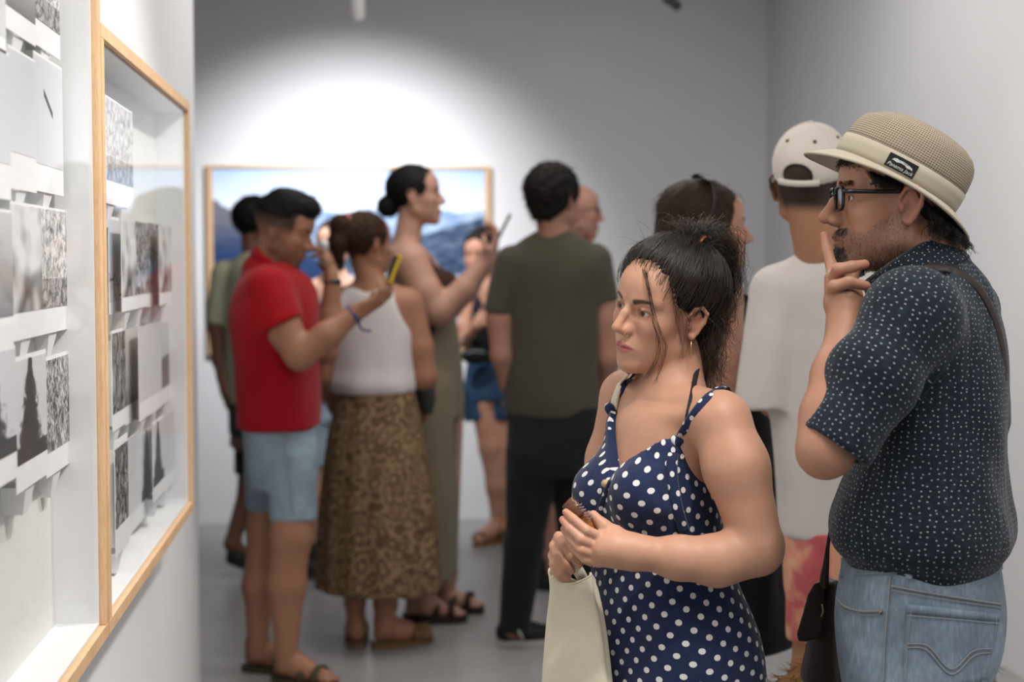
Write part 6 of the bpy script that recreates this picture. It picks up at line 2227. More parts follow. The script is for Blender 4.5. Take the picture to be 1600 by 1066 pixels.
def tcut(X, Y, Z):
    lx = np.abs((X - cc[0]) * B.R[0] + (Y - cc[1]) * B.R[1]); ly = (X - cc[0]) * B.F[0] + (Y - cc[1]) * B.F[1]
    z0, z1, z2 = B.p(0, 418)[2], B.p(0, 398)[2], B.p(0, 470)[2]
    return (Z - (np.interp(lx, [0, 0.05, 0.07, 0.1, 0.16], [z0 - 0.02, z0, z1, z0, z0 - 0.05]) - 0.11 * smooth01(-ly, -0.03, 0.03))) * 0.8
tk = [('u', B.loft([(612, 670, 392, 0.62), (606, 690, 425, 0.62), (612, 704, 460, 0.62), (622, 704, 500, 0.64), (624, 708, 530, 0.68)], grow=0.006), 0), ('u', B.el((689, 450, -0.05), (29, 29, 29)), 0.03), ('u', B.el((691, 450, 0.06), (29, 29, 29)), 0.03), ('c', tcut)]
cloth_obj(t, 'top', tk, 0.0085, BROWN)
tube('top_strap', [B.p(614, 420, -0.115), B.p(622, 398, -0.12), B.p(640, 384, -0.115), B.p(662, 392, -0.12), B.p(680, 425, -0.13)], 0.012, BROWN, t, rb=0.003, sides=6, n=24, up=norm(CU - CF))
pn = [('u', B.loft([(628, 712, 488, 0.72), (622, 718, 540, 0.78), (618, 722, 600, 0.84), (622, 722, 650, 0.84)], disp=folds(61, 0.003, 4, 5)), 0),
      ('u', B.slv((664, 610, -0.09), (660, 908, -0.09), 44, 44), 0.03), ('u', B.slv((680, 610, 0.09), (676, 900, 0.09), 42, 40), 0.03), ('d', world_folds(9, 0.004, 16, (0, 0, 1)))]
cloth_obj(t, 'trousers', pn, 0.0095, KHAKI)
hair_cap(t, hf, (0.008, 0.007, 0.008), (0.048, 0.36), 0.006, -0.022, -0.055, 0.002, [(hf.el((0, -0.112, -0.030), (0.042, 0.046, 0.046)), 0.012)], 0.002, 140, coat=500, flow=(0, -1, -0.3))
tube('earring', [hf.p(0.083, 0.0, -0.033), hf.p(0.084, 0.0, -0.06)], 0.002, GOLD, t, sides=6)
ph = tag(empty('phone', B.p(783, 362, -0.12)), 'dark phone raised by the tall woman with the bun', 'phone')
Rm = np.array([norm(CR * 0.45 + CU * 0.9), norm(CF), [0, 0, 0]]); Rm[2] = np.cross(Rm[0], Rm[1])
obox('case', B.p(784, 362, -0.1), (0.078, 0.037, 0.0045), Rm.T, BLACK, ph, 0.003)
obox('screen', B.p(784, 362, -0.1) - Rm[2] * 0.0048 * np.sign(Rm[2] @ CR), (0.074, 0.033, 0.0004), Rm.T, plain('phone_glass', (0.02, 0.02, 0.03), 0.1, 0.5), ph)

# ---------- man in pale sage shirt at the far left
B = Body(7.1, -122)
t = visitor('dark-haired man in pale sage T-shirt standing behind the man in red', 395, 7.1)
hf = head_frame(403, 353, 7.1, -118, -4, 0, 1.03)
sk = np.array([0.20, 0.10, 0.068])
SAGE = cloth('sage_cotton', lin(180, 180, 152), 0.4)
ops = [('u', B.loft([(372, 428, 400, 0.6), (352, 448, 440, 0.55), (352, 446, 540, 0.58), (356, 444, 640, 0.62), (352, 448, 700, 0.68)], grow=-0.01), 0), ('u', RC(hf.p(0, -0.02, -0.05), B.p(398, 400), 0.055, 0.06), 0.03)]
ops += B.chain([(350, 430, 0.06), (340, 505, 0.06), (345, 562, 0.06)], [19, 16, 14]) + B.chain([(345, 562, 0.06), (350, 590, 0.02), (352, 606, 0.0)], [14, 11, 9])
ops += hand_ops(B.p(352, 605, 0.0), CR * 0.1 - CU, CR, 1, thumb=0.3, k=0.95)
ops += B.chain([(445, 430, -0.06), (452, 505, -0.08), (456, 560, -0.06)], [19, 16, 14]) + B.chain([(456, 560, -0.06), (478, 590, 0.1), (490, 600, 0.2)], [14, 11, 9])
kn1 = B.p(392, 760, 0.02); an1 = np.array([*B.p(362, 860, -0.02)[:2], 0.16])
ops += [('u', RC(B.p(395, 680, 0.04), kn1, 0.085, 0.055), 0.03), ('u', RC(kn1, an1, 0.054, 0.034), 0.03), ('u', RC(an1, an1 + [0.10, 0.03, -0.08], 0.034, 0.025), 0.02)]
ops += leg(B, [(425, 680, -0.06), (432, 780, -0.06), (440, 880, -0.05)], [30, 19, 11])
SHOE = (plain('dark_grey_shoe', lin(44, 42, 40), 0.7), plain('grey_sole', lin(66, 64, 62), 0.7))
feet_at(ops, t, B, [(440, -0.05)], -100, SHOE, 'shoe', 0.27, high=0.0)
r_, f_ = facing(-95)
a = an1
heel = np.array([a[0], a[1], 0.0]) - 0.04 * f_
shoe_obj(t, heel, f_, SHOE[0], SHOE[1], 0.27, 0.0, pitch=0.38)
body_far(t, B, hf, {}, ops, sk, dict(flush=0.1))
so = [('u', B.slv((352, 428, 0.06), (340, 508, 0.06), 22, 20), 0), ('u', B.slv((444, 428, -0.06), (452, 508, -0.07), 22, 20), 0.0),
      ('u', B.loft([(376, 426, 392, 0.62), (350, 448, 424, 0.54), (346, 452, 480, 0.56), (348, 450, 560, 0.6), (350, 448, 632, 0.64)], disp=folds(71, 0.004, 3, 6)), 0.03)]
cloth_obj(t, 't_shirt', so, 0.01, SAGE)
sh = [('u', B.loft([(352, 448, 618, 0.68), (354, 448, 680, 0.72)], grow=-0.004), 0), ('u', B.slv((396, 670, 0.05), (393, 742, 0.03), 30, 27), 0.03), ('u', B.slv((424, 670, -0.05), (430, 742, -0.05), 30, 27), 0.03)]
cloth_obj(t, 'shorts', sh, 0.011, cloth('dark_shorts', lin(50, 48, 50), 0.3))
hair_cap(t, hf, (0.008, 0.007, 0.007), (0.058, 0.3), 0.012, -0.024, -0.055, 0.005, (), 0.004, 110, coat=400)

# ---------- man in dark green T-shirt
B = Body(5.83, -158)
t = visitor('curly dark-haired man seen from behind in dark green T-shirt and black jeans', 860, 5.83)
hf = head_frame(866, 315, 5.83, -140, 0, 0, 1.04)
sk = np.array([0.36, 0.185, 0.13])
GREEN = cloth('dark_olive_cotton', lin(70, 67, 56), 0.45)
BLKJ = cloth('black_denim', lin(26, 26, 28), 0.4)
tor = [(835, 896, 368, 0.6), (800, 928, 392, 0.52), (788, 936, 440, 0.52), (794, 928, 540, 0.56), (800, 928, 640, 0.62), (800, 932, 700, 0.68)]
ops = [('u', B.loft(tor, grow=-0.012), 0), ('u', RC(hf.p(0, -0.02, -0.05), B.p(866, 372), 0.057, 0.062), 0.03)]
ops += B.chain([(798, 412, 0), (780, 500, 0), (784, 556, 0)], [25, 20, 17]) + B.chain([(784, 556, 0), (795, 600, 0.05), (812, 630, 0.14)], [17, 15, 11])
ops += hand_ops(B.p(812, 630, 0.14), CR * 0.5 + CF * 0.6 - CU * 0.5, CR, 1, thumb=0.3)
ops += B.chain([(930, 410, 0), (944, 500, 0), (950, 560, 0)], [27, 23, 20]) + B.chain([(950, 560, 0), (944, 600, 0.06), (925, 628, 0.14)], [20, 16, 12])
ops += hand_ops(B.p(925, 628, 0.14), -CR * 0.5 + CF * 0.6 - CU * 0.5, -CR, 1, thumb=0.3)
ops += leg(B, [(832, 720, 0), (812, 850, 0), (802, 985, 0)], [36, 22, 16]) + leg(B, [(900, 720, 0.04), (905, 850, 0.1), (900, 960, 0.2)], [36, 22, 16])
SNK = (plain('black_sneaker', lin(28, 28, 30), 0.6), plain('white_sole', lin(176, 172, 166), 0.6))
feet_at(ops, t, B, [(796, 0.0, -95), (900, 0.2, -140)], -100, SNK, 'shoe', 0.30, high=0.03)
body_far(t, B, hf, {}, ops, sk, dict(flush=0.4))
so = [('u', B.slv((800, 410, 0), (777, 492, 0), 27, 24), 0), ('u', B.slv((928, 408, 0), (940, 474, 0), 29, 28), 0.0),
      ('u', B.loft([(838, 893, 360, 0.66), (806, 922, 382, 0.54), (786, 938, 420, 0.52), (787, 935, 480, 0.54), (788, 932, 560, 0.58), (788, 936, 630, 0.64), (790, 936, 652, 0.64)], disp=folds(81, 0.004, 3, 7)), 0.03), ('d', world_folds(14, 0.002, 22))]
cloth_obj(t, 't_shirt', so, 0.0085, GREEN)
pn = [('u', B.loft([(796, 936, 632, 0.68), (792, 940, 690, 0.72), (794, 940, 740, 0.74)]), 0), ('u', B.rc((834, 715, 0), (818, 850, 0), 42, 31), 0.03), ('u', B.slv((818, 850, 0), (802, 988, 0), 31, 25), 0.02),
      ('u', B.rc((898, 715, 0.03), (905, 850, 0.1), 42, 31), 0.03), ('u', B.slv((905, 850, 0.1), (900, 965, 0.2), 31, 24), 0.02), ('d', world_folds(15, 0.003, 24))]
cloth_obj(t, 'jeans', pn, 0.009, BLKJ)
hair_cap(t, hf, (0.010, 0.008, 0.007), (0.058, 0.25), 0.0, -0.018, -0.062, 0.012, [(hf.el((0, -0.06, -0.03), (0.06, 0.045, 0.045)), 0.02)], 0.006, 95, coat=900, ln=0.03)
tube('sneaker_stripe', [B.p(810, 985, -0.06), B.p(818, 1000, -0.065)], 0.006, SNK[1], t, rb=0.003, sides=6)

# ---------- man with glasses behind the green shirt
B = Body(6.9, -96)
t = visitor('balding man with glasses in profile, mostly hidden behind the green T-shirt', 893, 6.9)
hf = head_frame(901, 334, 6.9, -92, -2, 0, 1.03)
sk = np.array([0.42, 0.215, 0.16])
ops = [('u', B.loft([(868, 915, 392, 0.6), (858, 930, 440, 0.6), (862, 930, 540, 0.62), (862, 928, 640, 0.7), (862, 926, 700, 0.75)], grow=-0.01), 0), ('u', RC(hf.p(0, -0.02, -0.05), B.p(892, 395), 0.056, 0.06), 0.03)]
ops += B.chain([(890, 430, -0.17), (888, 510, -0.18), (900, 560, -0.17)], [20, 17, 14]) + B.chain([(900, 560, -0.17), (918, 540, -0.1), (926, 520, -0.05)], [14, 12, 9])
ops += B.chain([(890, 430, 0.17), (888, 510, 0.18), (900, 560, 0.17)], [20, 17, 14]) + B.chain([(900, 560, 0.17), (916, 520, 0.1), (925, 440, 0.05), (926, 400, 0.02)], [14, 13, 12, 9])
ops += hand_ops(B.p(926, 402, 0.02), CU - CR * 0.2, -CR, 1, thumb=0.4)
ops += hand_ops(B.p(926, 520, -0.05), CU * 0.6 + CR * 0.6, -CR, 1, thumb=0.4)
ops += leg(B, [(880, 680, -0.09), (866, 800, -0.08), (858, 870, -0.08)], [24, 19, 11]) + leg(B, [(890, 680, 0.09), (890, 800, 0.08), (888, 870, 0.08)], [24, 19, 11])
feet_at(ops, t, B, [(856, -0.08), (888, 0.08)], -80, (BLACK, BLACK), 'shoe', 0.28, high=0.09)
body_far(t, B, hf, dict(nose=1.2), ops, sk, dict(flush=0.8, stubble=((0.2, 0.16, 0.14), 0.4)))
GREY = cloth('grey_cotton', lin(70, 72, 78), 0.3)
cloth_obj(t, 't_shirt', [('u', B.slv((890, 428, -0.17), (888, 500, -0.18), 25, 23), 0), ('u', B.slv((890, 428, 0.17), (888, 500, 0.18), 25, 23), 0), ('u', B.loft([(872, 914, 394, 0.62), (858, 928, 425, 0.6), (856, 932, 480, 0.6), (856, 934, 580, 0.66), (858, 932, 650, 0.72)]), 0.03)], 0.011, GREY)
cloth_obj(t, 'shorts', [('u', B.loft([(860, 930, 640, 0.74), (858, 930, 700, 0.78)]), 0), ('u', B.slv((880, 690, -0.09), (872, 770, -0.085), 31, 27), 0.03), ('u', B.slv((890, 690, 0.09), (890, 770, 0.085), 31, 27), 0.03)], 0.011, cloth('grey_shorts', lin(44, 44, 48), 0.3))
hair_cap(t, hf, (0.10, 0.085, 0.075), (-0.02, 0.0), 0.0, -0.03, -0.05, -0.001, (), 0.002, 120, coat=200, ln=0.015)
gl = empty('glasses', (0, 0, 0)); gl.parent = t; gl.location = Vector(hf.p(0, 0.09, 0.01)) - world_loc(t)
for sg in (-1, 1):
    tube('rim', [hf.p(sg * 0.034 + 0.022 * math.cos(a), 0.098, 0.01 + 0.017 * math.sin(a)) for a in np.linspace(0, 6.5, 22)], 0.0018, BLACK, gl, sides=5)
    tube('temple', [hf.p(sg * 0.057, 0.097, 0.016), hf.p(sg * 0.073, 0.085, 0.018), hf.p(sg * 0.08, 0.0, 0.018)], 0.0018, BLACK, gl, sides=5, n=10)

# ---------- woman in black top and denim shorts by the back wall
B = Body(8.0, 12)
t = visitor('woman in black tank top and blue denim cut-off shorts near the back wall', 762, 8.0)
hf = head_frame(750, 400, 8.0, 20, -8, 0, 0.98)
sk = np.array([0.48, 0.25, 0.17])
ops = [('u', B.loft([(745, 780, 445, 0.55), (732, 793, 462, 0.55), (734, 790, 500, 0.62), (738, 788, 540, 0.65), (730, 794, 590, 0.72), (730, 796, 630, 0.75)], grow=-0.006), 0), ('u', RC(hf.p(0, -0.02, -0.05), B.p(758, 450), 0.046, 0.055), 0.03)]
ops += B.chain([(735, 466, 0), (726, 510, -0.02), (726, 535, -0.03)], [12, 11, 9]) + B.chain([(726, 535, -0.03), (735, 520, -0.12), (745, 508, -0.18)], [9, 8, 6])
ops += hand_ops(B.p(745, 508, -0.18), CU * 0.7 + CR * 0.5, -CF, 1, thumb=0.3, k=0.9)
ops += B.chain([(790, 466, 0), (798, 510, 0), (798, 540, 0)], [12, 11, 9]) + B.chain([(798, 540, 0), (794, 575, -0.03), (792, 590, -0.04)], [9, 8, 6])
ops += hand_ops(B.p(792, 590, -0.04), -CU, -CF, 1, thumb=0.3, k=0.9)
ops += leg(B, [(752, 620, -0.02), (768, 700, -0.02), (776, 760, -0.02), (778, 825, -0.02)], [20, 19, 16, 9]) + leg(B, [(782, 620, 0), (792, 720, 0), (797, 770, 0), (800, 825, 0)], [19, 18, 15, 9])
feet_at(ops, t, B, [(775, -0.02, 35), (800, 0, 0)], 10, plain('pale_sandal', lin(150, 110, 80), 0.6), L=0.235)
body_far(t, B, hf, dict(jaw=0.94), ops, sk, dict(flush=0.6))
cc = B.p(763, 500)
def tcut(X, Y, Z):
    lx = np.abs((X - cc[0]) * B.R[0] + (Y - cc[1]) * B.R[1])
    z0 = B.p(763, 452)[2]
    return (Z - np.interp(lx, [0, 0.05, 0.075, 0.1, 0.15], [z0 - 0.10, z0 - 0.02, z0, z0 - 0.06, z0 - 0.14])) * 0.8
cloth_obj(t, 'tank_top', [('u', B.loft([(738, 790, 448, 0.55), (732, 793, 464, 0.56), (731, 793, 500, 0.66), (734, 790, 540, 0.68), (730, 792, 568, 0.7)], grow=0.006), 0), ('c', tcut)], 0.009, cloth('black_jersey', lin(20, 20, 22), 0.3))
cloth_obj(t, 'shorts', [('u', B.loft([(732, 794, 556, 0.7), (726, 798, 590, 0.76), (724, 800, 625, 0.78)]), 0), ('u', B.slv((744, 615, 0), (750, 656, 0), 25, 25), 0.02), ('u', B.slv((782, 615, 0), (786, 656, 0), 25, 24), 0.02)], 0.009, denim_mat('mid_denim', lin(40, 62, 86)))
hair_cap(t, hf, (0.014, 0.010, 0.009), (0.05, 0.35), -0.06, -0.02, -0.07, 0.008, [(hf.el((0, -0.03, 0.12), (0.05, 0.05, 0.03)), 0.02)], 0.006, 90, coat=300)
tube('crossbody_strap', [B.p(742, 462, -0.10), B.p(752, 490, -0.125), B.p(768, 530, -0.125), B.p(785, 562, -0.12)], 0.008, plain('purple_strap', lin(46, 30, 52), 0.7), t, rb=0.003, sides=6, n=12, up=-CF)
bb = tag(empty('belt_bag', B.p(740, 560, -0.14)), 'small black belt bag at the waist of the woman in denim cut-offs', 'bag')
v, q_ = sdf_mesh([('u', EL(B.p(742, 556, -0.15), (0.075, 0.03, 0.045)), 0)], 0.007)
mesh_obj('bag_body', v, q_, bpy.data.materials['black_jersey'], bb)
tube('zip', [B.p(728, 552, -0.176), B.p(742, 549, -0.184), B.p(758, 551, -0.176)], 0.0025, plain('grey_zip', (0.4, 0.4, 0.42), 0.4), bb, n=8)

# ---------- person hidden between the red polo and the white tank
B = Body(7.55, 8)
t = visitor('bare-shouldered person in pale blue shorts, hidden between red polo and white tank top', 520, 7.55)
hf = head_frame(521, 386, 7.55, 15, -6, 0, 1.0)
sk = np.array([0.62, 0.36, 0.27])
ops = [('u', B.loft([(500, 545, 428, 0.55), (482, 562, 448, 0.52), (484, 558, 500, 0.58), (488, 552, 560, 0.62), (480, 560, 640, 0.7)], grow=-0.006), 0), ('u', RC(hf.p(0, -0.02, -0.05), B.p(522, 430), 0.046, 0.055), 0.03)]
ops += B.chain([(484, 452, 0), (476, 520, 0.02), (478, 570, 0.02)], [14, 12, 11]) + B.chain([(478, 570, 0.02), (490, 600, -0.05), (500, 612, -0.1)], [11, 9, 7])
ops += B.chain([(560, 452, 0), (566, 520, 0.02), (564, 570, 0.02)], [14, 12, 11]) + B.chain([(564, 570, 0.02), (552, 600, -0.05), (540, 612, -0.1)], [11, 9, 7])
ops += hand_ops(B.p(500, 612, -0.1), CR * 0.8 - CU * 0.2, CF, 1, k=0.9) + hand_ops(B.p(540, 612, -0.1), -CR * 0.8 - CU * 0.2, CF, 1, k=0.9)
ops += leg(B, [(500, 650, 0), (497, 770, 0), (494, 880, 0)], [22, 18, 10]) + leg(B, [(542, 650, 0), (545, 770, 0), (546, 880, 0)], [22, 18, 10])
feet_at(ops, t, B, [(490, 0.0, 10), (546, 0, 5)], 5, SHOE, 'shoe', 0.26, high=0.0)
body_far(t, B, hf, {}, ops, sk, dict(flush=0.5))
cloth_obj(t, 'strapless_top', [('u', B.loft([(482, 560, 470, 0.56), (484, 558, 520, 0.62), (486, 556, 600, 0.68)], grow=0.005), 0)], 0.011, cloth('blue_grey_top', lin(104, 116, 140), 0.3))
cloth_obj(t, 'shorts', [('u', B.loft([(484, 558, 595, 0.7), (478, 564, 660, 0.76)]), 0), ('u', B.slv((498, 650, 0), (494, 728, 0), 29, 27), 0.02), ('u', B.slv((544, 650, 0), (546, 728, 0), 29, 27), 0.02)], 0.011, denim_mat('pale_blue_denim', lin(168, 186, 204), 0.2))
hair_cap(t, hf, (0.03, 0.018, 0.012), (0.05, 0.35), -0.03, -0.02, -0.07, 0.004, (), 0.004, 100, coat=300)

# ---------- woman in black with sunglasses on her head
B = Body(4.1, -100)
t = visitor('woman in black with long dark hair and sunglasses pushed up on her head', 1110, 4.1)
hf = head_frame(1108, 362, 4.1, -96, 0, 0, 0.99)
sk = np.array([0.46, 0.245, 0.17])
BLKC = cloth('black_crepe', lin(17, 17, 19), 0.4)
tor = [(1080, 1150, 432, 0.6), (1062, 1168, 470, 0.62), (1066, 1178, 540, 0.64), (1078, 1172, 620, 0.68), (1062, 1190, 720, 0.76), (1050, 1205, 800, 0.8)]
ops = [('u', B.loft(tor, grow=-0.006), 0), ('u', RC(hf.p(0, -0.02, -0.05), B.p(1100, 440), 0.047, 0.056), 0.03), ('u', B.rc((1105, 450), (1118, 470, -0.15), 28, 36), 0.03)]
ops += B.chain([(1124, 476, -0.16), (1134, 560, -0.18), (1130, 640, -0.18)], [36, 30, 25]) + B.chain([(1130, 640, -0.18), (1140, 720, -0.2), (1150, 770, -0.2)], [25, 22, 16])
ops += hand_ops(B.p(1150, 770, -0.2), -CU, -CR, 1, thumb=0.3, k=0.95)
ops += B.chain([(1110, 476, 0.16), (1120, 560, 0.17), (1140, 640, 0.16)], [36, 30, 25]) + B.chain([(1140, 640, 0.16), (1142, 720, 0.18), (1146, 770, 0.18)], [24, 20, 15])
ops += hand_ops(B.p(1146, 770, 0.18), -CU, CR, 1, thumb=0.3, k=0.95)
ops += leg(B, [(1135, 850, -0.08), (1140, 1060, -0.08), (1136, 1200, -0.08)], [50, 32, 20]) + leg(B, [(1120, 850, 0.08), (1112, 1060, 0.08), (1108, 1200, 0.08)], [50, 32, 20])
feet_at(ops, t, B, [(1130, -0.08), (1104, 0.08)], -100, (BLACK, BLACK), 'shoe', 0.25, high=0.0)
body_far(t, B, hf, dict(jaw=0.93, nose=1.05), ops, sk, dict(flush=0.6), hstep=0.0045)
cc = B.p(1115, 540)
def tcut(X, Y, Z):
    lx = np.abs((X - cc[0]) * B.R[0] + (Y - cc[1]) * B.R[1]); z0 = B.p(1115, 470)[2]
    return (Z - np.interp(lx, [0, 0.06, 0.09, 0.13, 0.17], [z0 - 0.06, z0, z0 + 0.02, z0 - 0.04, z0 - 0.14])) * 0.8
cloth_obj(t, 'top', [('u', B.loft([(1080, 1150, 440, 0.6), (1060, 1172, 475, 0.64), (1063, 1182, 540, 0.66), (1072, 1200, 620, 0.7), (1060, 1210, 690, 0.76)], grow=0.006), 0), ('c', tcut)], 0.009, BLKC)
cloth_obj(t, 'skirt', [('u', B.loft([(1070, 1206, 640, 0.72), (1052, 1220, 760, 0.8), (1044, 1232, 880, 0.84), (1036, 1240, 1000, 0.86)], disp=folds(91, 0.006, 6, 3)), 0), ('s', B.loft([(1060, 1216, 980, 0.84), (1060, 1220, 1020, 0.84)], grow=-0.004), 0.003)], 0.009, BLKC)
ex = [(hf.el((sg * 0.070, -0.012, 0.01), (0.026, 0.036, 0.075)), 0.02) for sg in (-1, 1)] + [(hf.rc((0, -0.06, 0.05), (0, -0.095, -0.06), 0.085, 0.06), 0.03), (hf.rc((0, -0.095, -0.06), (0, -0.105, -0.26), 0.06, 0.05), 0.03), (hf.rc((0, -0.105, -0.26), (0, -0.09, -0.4), 0.05, 0.03), 0.03)]
hair_cap(t, hf, (0.036, 0.019, 0.012), (0.048, 0.34), -0.10, 0.022, -0.12, 0.004, ex, 0.0015, 120, coat=1000, ln=0.03)
gl = empty('sunglasses', (0, 0, 0)); gl.parent = t; gl.location = Vector(hf.p(0, 0.03, 0.13)) - world_loc(t)
DARKL = plain('dark_lens', (0.012, 0.013, 0.015), 0.35, 0.2)
for sg in (-1, 1):
    c = hf.p(sg * 0.036, -0.012, 0.152); n_ = norm(hf.M[1] * 0.25 + hf.M[2])
    a1 = hf.M[0]; a2 = np.cross(n_, a1)
    pts = [c + 0.030 * math.cos(a) * a1 + 0.024 * math.sin(a) * a2 - n_ * 0.02 * (abs(sg * 0.036 + 0.03 * math.cos(a)) / 0.066) ** 2 for a in np.linspace(0, 6.2832, 24, endpoint=False)]
    top = [p_ + n_ * 0.002 for p_ in pts]
    mesh_obj('lens', pts + top, [tuple(range(23, -1, -1)), tuple(range(24, 48))] + [(i, (i + 1) % 24, 24 + (i + 1) % 24, 24 + i) for i in range(24)], DARKL, gl, False)
    tube('rim', pts + pts[:2], 0.0022, BLACK, gl, sides=5)
    tube('temple', [hf.p(sg * 0.070, -0.012, 0.135), hf.p(sg * 0.092, -0.008, 0.085), hf.p(sg * 0.097, -0.02, 0.03)], 0.002, BLACK, gl, rb=0.003, sides=6, n=12)
tube('bridge', [hf.p(-0.008, -0.008, 0.152), hf.p(0.008, -0.008, 0.152)], 0.002, BLACK, gl, sides=5)

# ---------- man in white T-shirt and cap
B = Body(3.7, -166)
t = visitor('man seen from behind in white cap, white T-shirt and pink tie-dye shorts', 1300, 3.7)
hf = head_frame(1266, 296, 3.7, -152, 0, 4, 1.03)
sk = np.array([0.36, 0.175, 0.10])
WHT = cloth('white_slub_cotton', lin(200, 194, 190), 0.35, 0.6, 0.05)
tor = [(1245, 1345, 396, 0.55), (1205, 1400, 440, 0.5), (1195, 1402, 520, 0.52), (1212, 1400, 640, 0.56), (1225, 1400, 760, 0.6), (1228, 1402, 850, 0.66), (1232, 1400, 920, 0.7)]
ops = [('u', B.loft(tor, grow=-0.024), 0), ('u', RC(hf.p(0, -0.025, -0.02), B.p(1284, 400), 0.052, 0.062), 0.03)]
ops += B.chain([(1212, 452, 0), (1199, 560, 0), (1207, 628, 0.04)], [36, 28, 20]) + B.chain([(1207, 630, 0.04), (1234, 662, 0.14), (1260, 690, 0.22)], [20, 20, 16])
ops += hand_ops(B.p(1260, 690, 0.22), CF * 0.6 + CR * 0.6, CR, 1, thumb=0.3)
ops += B.chain([(1390, 452, 0), (1408, 560, 0), (1408, 650, 0.0)], [38, 32, 28]) + B.chain([(1408, 650, 0), (1395, 690, 0.10), (1370, 700, 0.2)], [27, 24, 18])
ops += hand_ops(B.p(1370, 700, 0.2), CF * 0.6 - CR * 0.6, -CR, 1, thumb=0.3)
ops += leg(B, [(1275, 900, 0), (1275, 1060, 0), (1275, 1250, 0)], [38, 36, 22]) + leg(B, [(1355, 900, 0), (1358, 1060, 0), (1358, 1250, 0)], [38, 36, 22])
feet_at(ops, t, B, [(1275, 0.0), (1358, 0)], -166, SNK, 'shoe', 0.28, high=0.02)
fade = lambda q: smooth01(q[:, 2], -0.062, -0.03) * smooth01(-q[:, 1], -0.01, 0.04) * 0.94
body_far(t, B, hf, {}, ops, sk, dict(flush=0.2, hairfade=((0.016, 0.012, 0.010), fade)), hstep=0.0045)
so = [('u', B.slv((1214, 455, 0), (1187, 641, 0), 42, 24 + 19, -CU), 0), ('u', B.slv((1392, 455, 0), (1412, 641, 0), 42, 42, -CU), 0.0),
      ('u', B.loft([(1252, 1342, 392, 0.6), (1212, 1392, 420, 0.52), (1192, 1408, 455, 0.5), (1196, 1405, 530, 0.52), (1206, 1405, 640, 0.56), (1216, 1405, 760, 0.6), (1220, 1405, 842, 0.62)], disp=folds(101, 0.004, 4, 5)), 0.03), ('d', world_folds(17, 0.0025, 20))]
cloth_obj(t, 't_shirt', so, 0.0075, WHT)
TIE = NT('tie_dye')
co = TIE.coord(); n = TIE.noise(co, 7, 3, 0.5, 0.6)
TIE.base(TIE.ramp(n, [(0.36, lin(206, 150, 122)), (0.48, lin(212, 158, 130)), (0.56, lin(188, 96, 96)), (0.66, lin(176, 84, 90))]), 0.85, 0.15)
sh = [('u', B.loft([(1226, 1402, 826, 0.66), (1228, 1402, 880, 0.68), (1232, 1402, 920, 0.7)], disp=folds(102, 0.004, 4, 5)), 0), ('u', B.slv((1274, 890, 0), (1270, 1002, 0), 46, 42), 0.02), ('u', B.slv((1356, 890, 0), (1360, 1002, 0), 46, 42), 0.02)]
cloth_obj(t, 'shorts', sh, 0.0085, TIE.m)
# cap
hx2 = Frame(hf.p(0, -0.012, 0.045), np.array([hf.M[0], rotm(hf.M[0], 14) @ hf.M[1], rotm(hf.M[0], 14) @ hf.M[2]]), 1.0)
cap = empty('cap', hx2.o); cap.parent = t; cap.location = Vector(hx2.o) - world_loc(t)
CAPM = cloth('white_cap_cotton', lin(214, 206, 196), 0.05, 0.5, 0.04)
cc2 = hx2.p(0, -0.098, 0.008)
co = [('u', hx2.el((0, 0, 0.018), (0.088, 0.108, 0.096)), 0), ('c', lambda X, Y, Z: -((X - hx2.o[0]) * hx2.M[2, 0] + (Y - hx2.o[1]) * hx2.M[2, 1] + (Z - hx2.o[2]) * hx2.M[2, 2]) - 0.018),
      ('s', hx2.el((0, 0, 0.010), (0.081, 0.101, 0.089)), 0.0), ('s', hx2.el((0, -0.10, 0.004), (0.036, 0.05, 0.030)), 0.002)]
V_, Q_ = sdf_mesh(co, 0.0038)
cp_ = mesh_obj('cap_crown', V_, Q_, CAPM, cap)
tube('cap_strap', [hx2.p(0.086 * math.sin(a), -0.106 * math.cos(a), -0.012) for a in np.linspace(-0.62, 0.62, 18)], 0.0022, CAPM, cap, rb=0.0085, sides=6, up=hx2.M[2])
for i in range(6):                                     # seams and eyelets
    a = math.pi * (i / 3) + math.pi / 6 * 0
    pts = [hx2.p(0.0885 * math.sin(a) * math.cos(b), 0.1085 * math.cos(a) * math.cos(b), 0.018 + 0.0965 * math.sin(b)) for b in np.linspace(0.25, 1.5, 14)]
    if i != 3: tube('seam', pts, 0.0011, CAPM, cap, sides=5)
    a += math.pi / 6
    b = 0.72
    e = hx2.p(0.089 * math.sin(a) * math.cos(b), 0.109 * math.cos(a) * math.cos(b), 0.018 + 0.097 * math.sin(b)); n_ = norm(e - hx2.p(0, 0, 0.018))
    v, f = sweep([e - n_ * 0.002, e + n_ * 0.0012], [0.005, 0.0042], None, 12)
    mesh_obj('eyelet', v, f, plain('brown_eyelet', lin(110, 60, 44), 0.7) if i == 0 else bpy.data.materials['brown_eyelet'], cap)
v, f = sweep([hx2.p(0, 0, 0.113), hx2.p(0, 0, 0.118)], [0.007, 0.004], None, 12)
mesh_obj('cap_button', v, f, CAPM, cap)
Vb = []
for z_ in (0.0, 0.004):
    for j in range(7):
        for i in range(25):
            a = math.radians(-62 + 124 * i / 24); k_ = 1 + 0.62 * (j / 6) * math.cos(a * 1.3) ** 0.6
            Vb.append(hx2.p(0.087 * math.sin(a) * (1 + 0.12 * j / 6), 0.107 * math.cos(a) * k_, -0.012 - z_ - 0.012 * (j / 6) - 0.03 * (math.sin(a)) ** 2 * j / 6))
Fb = []
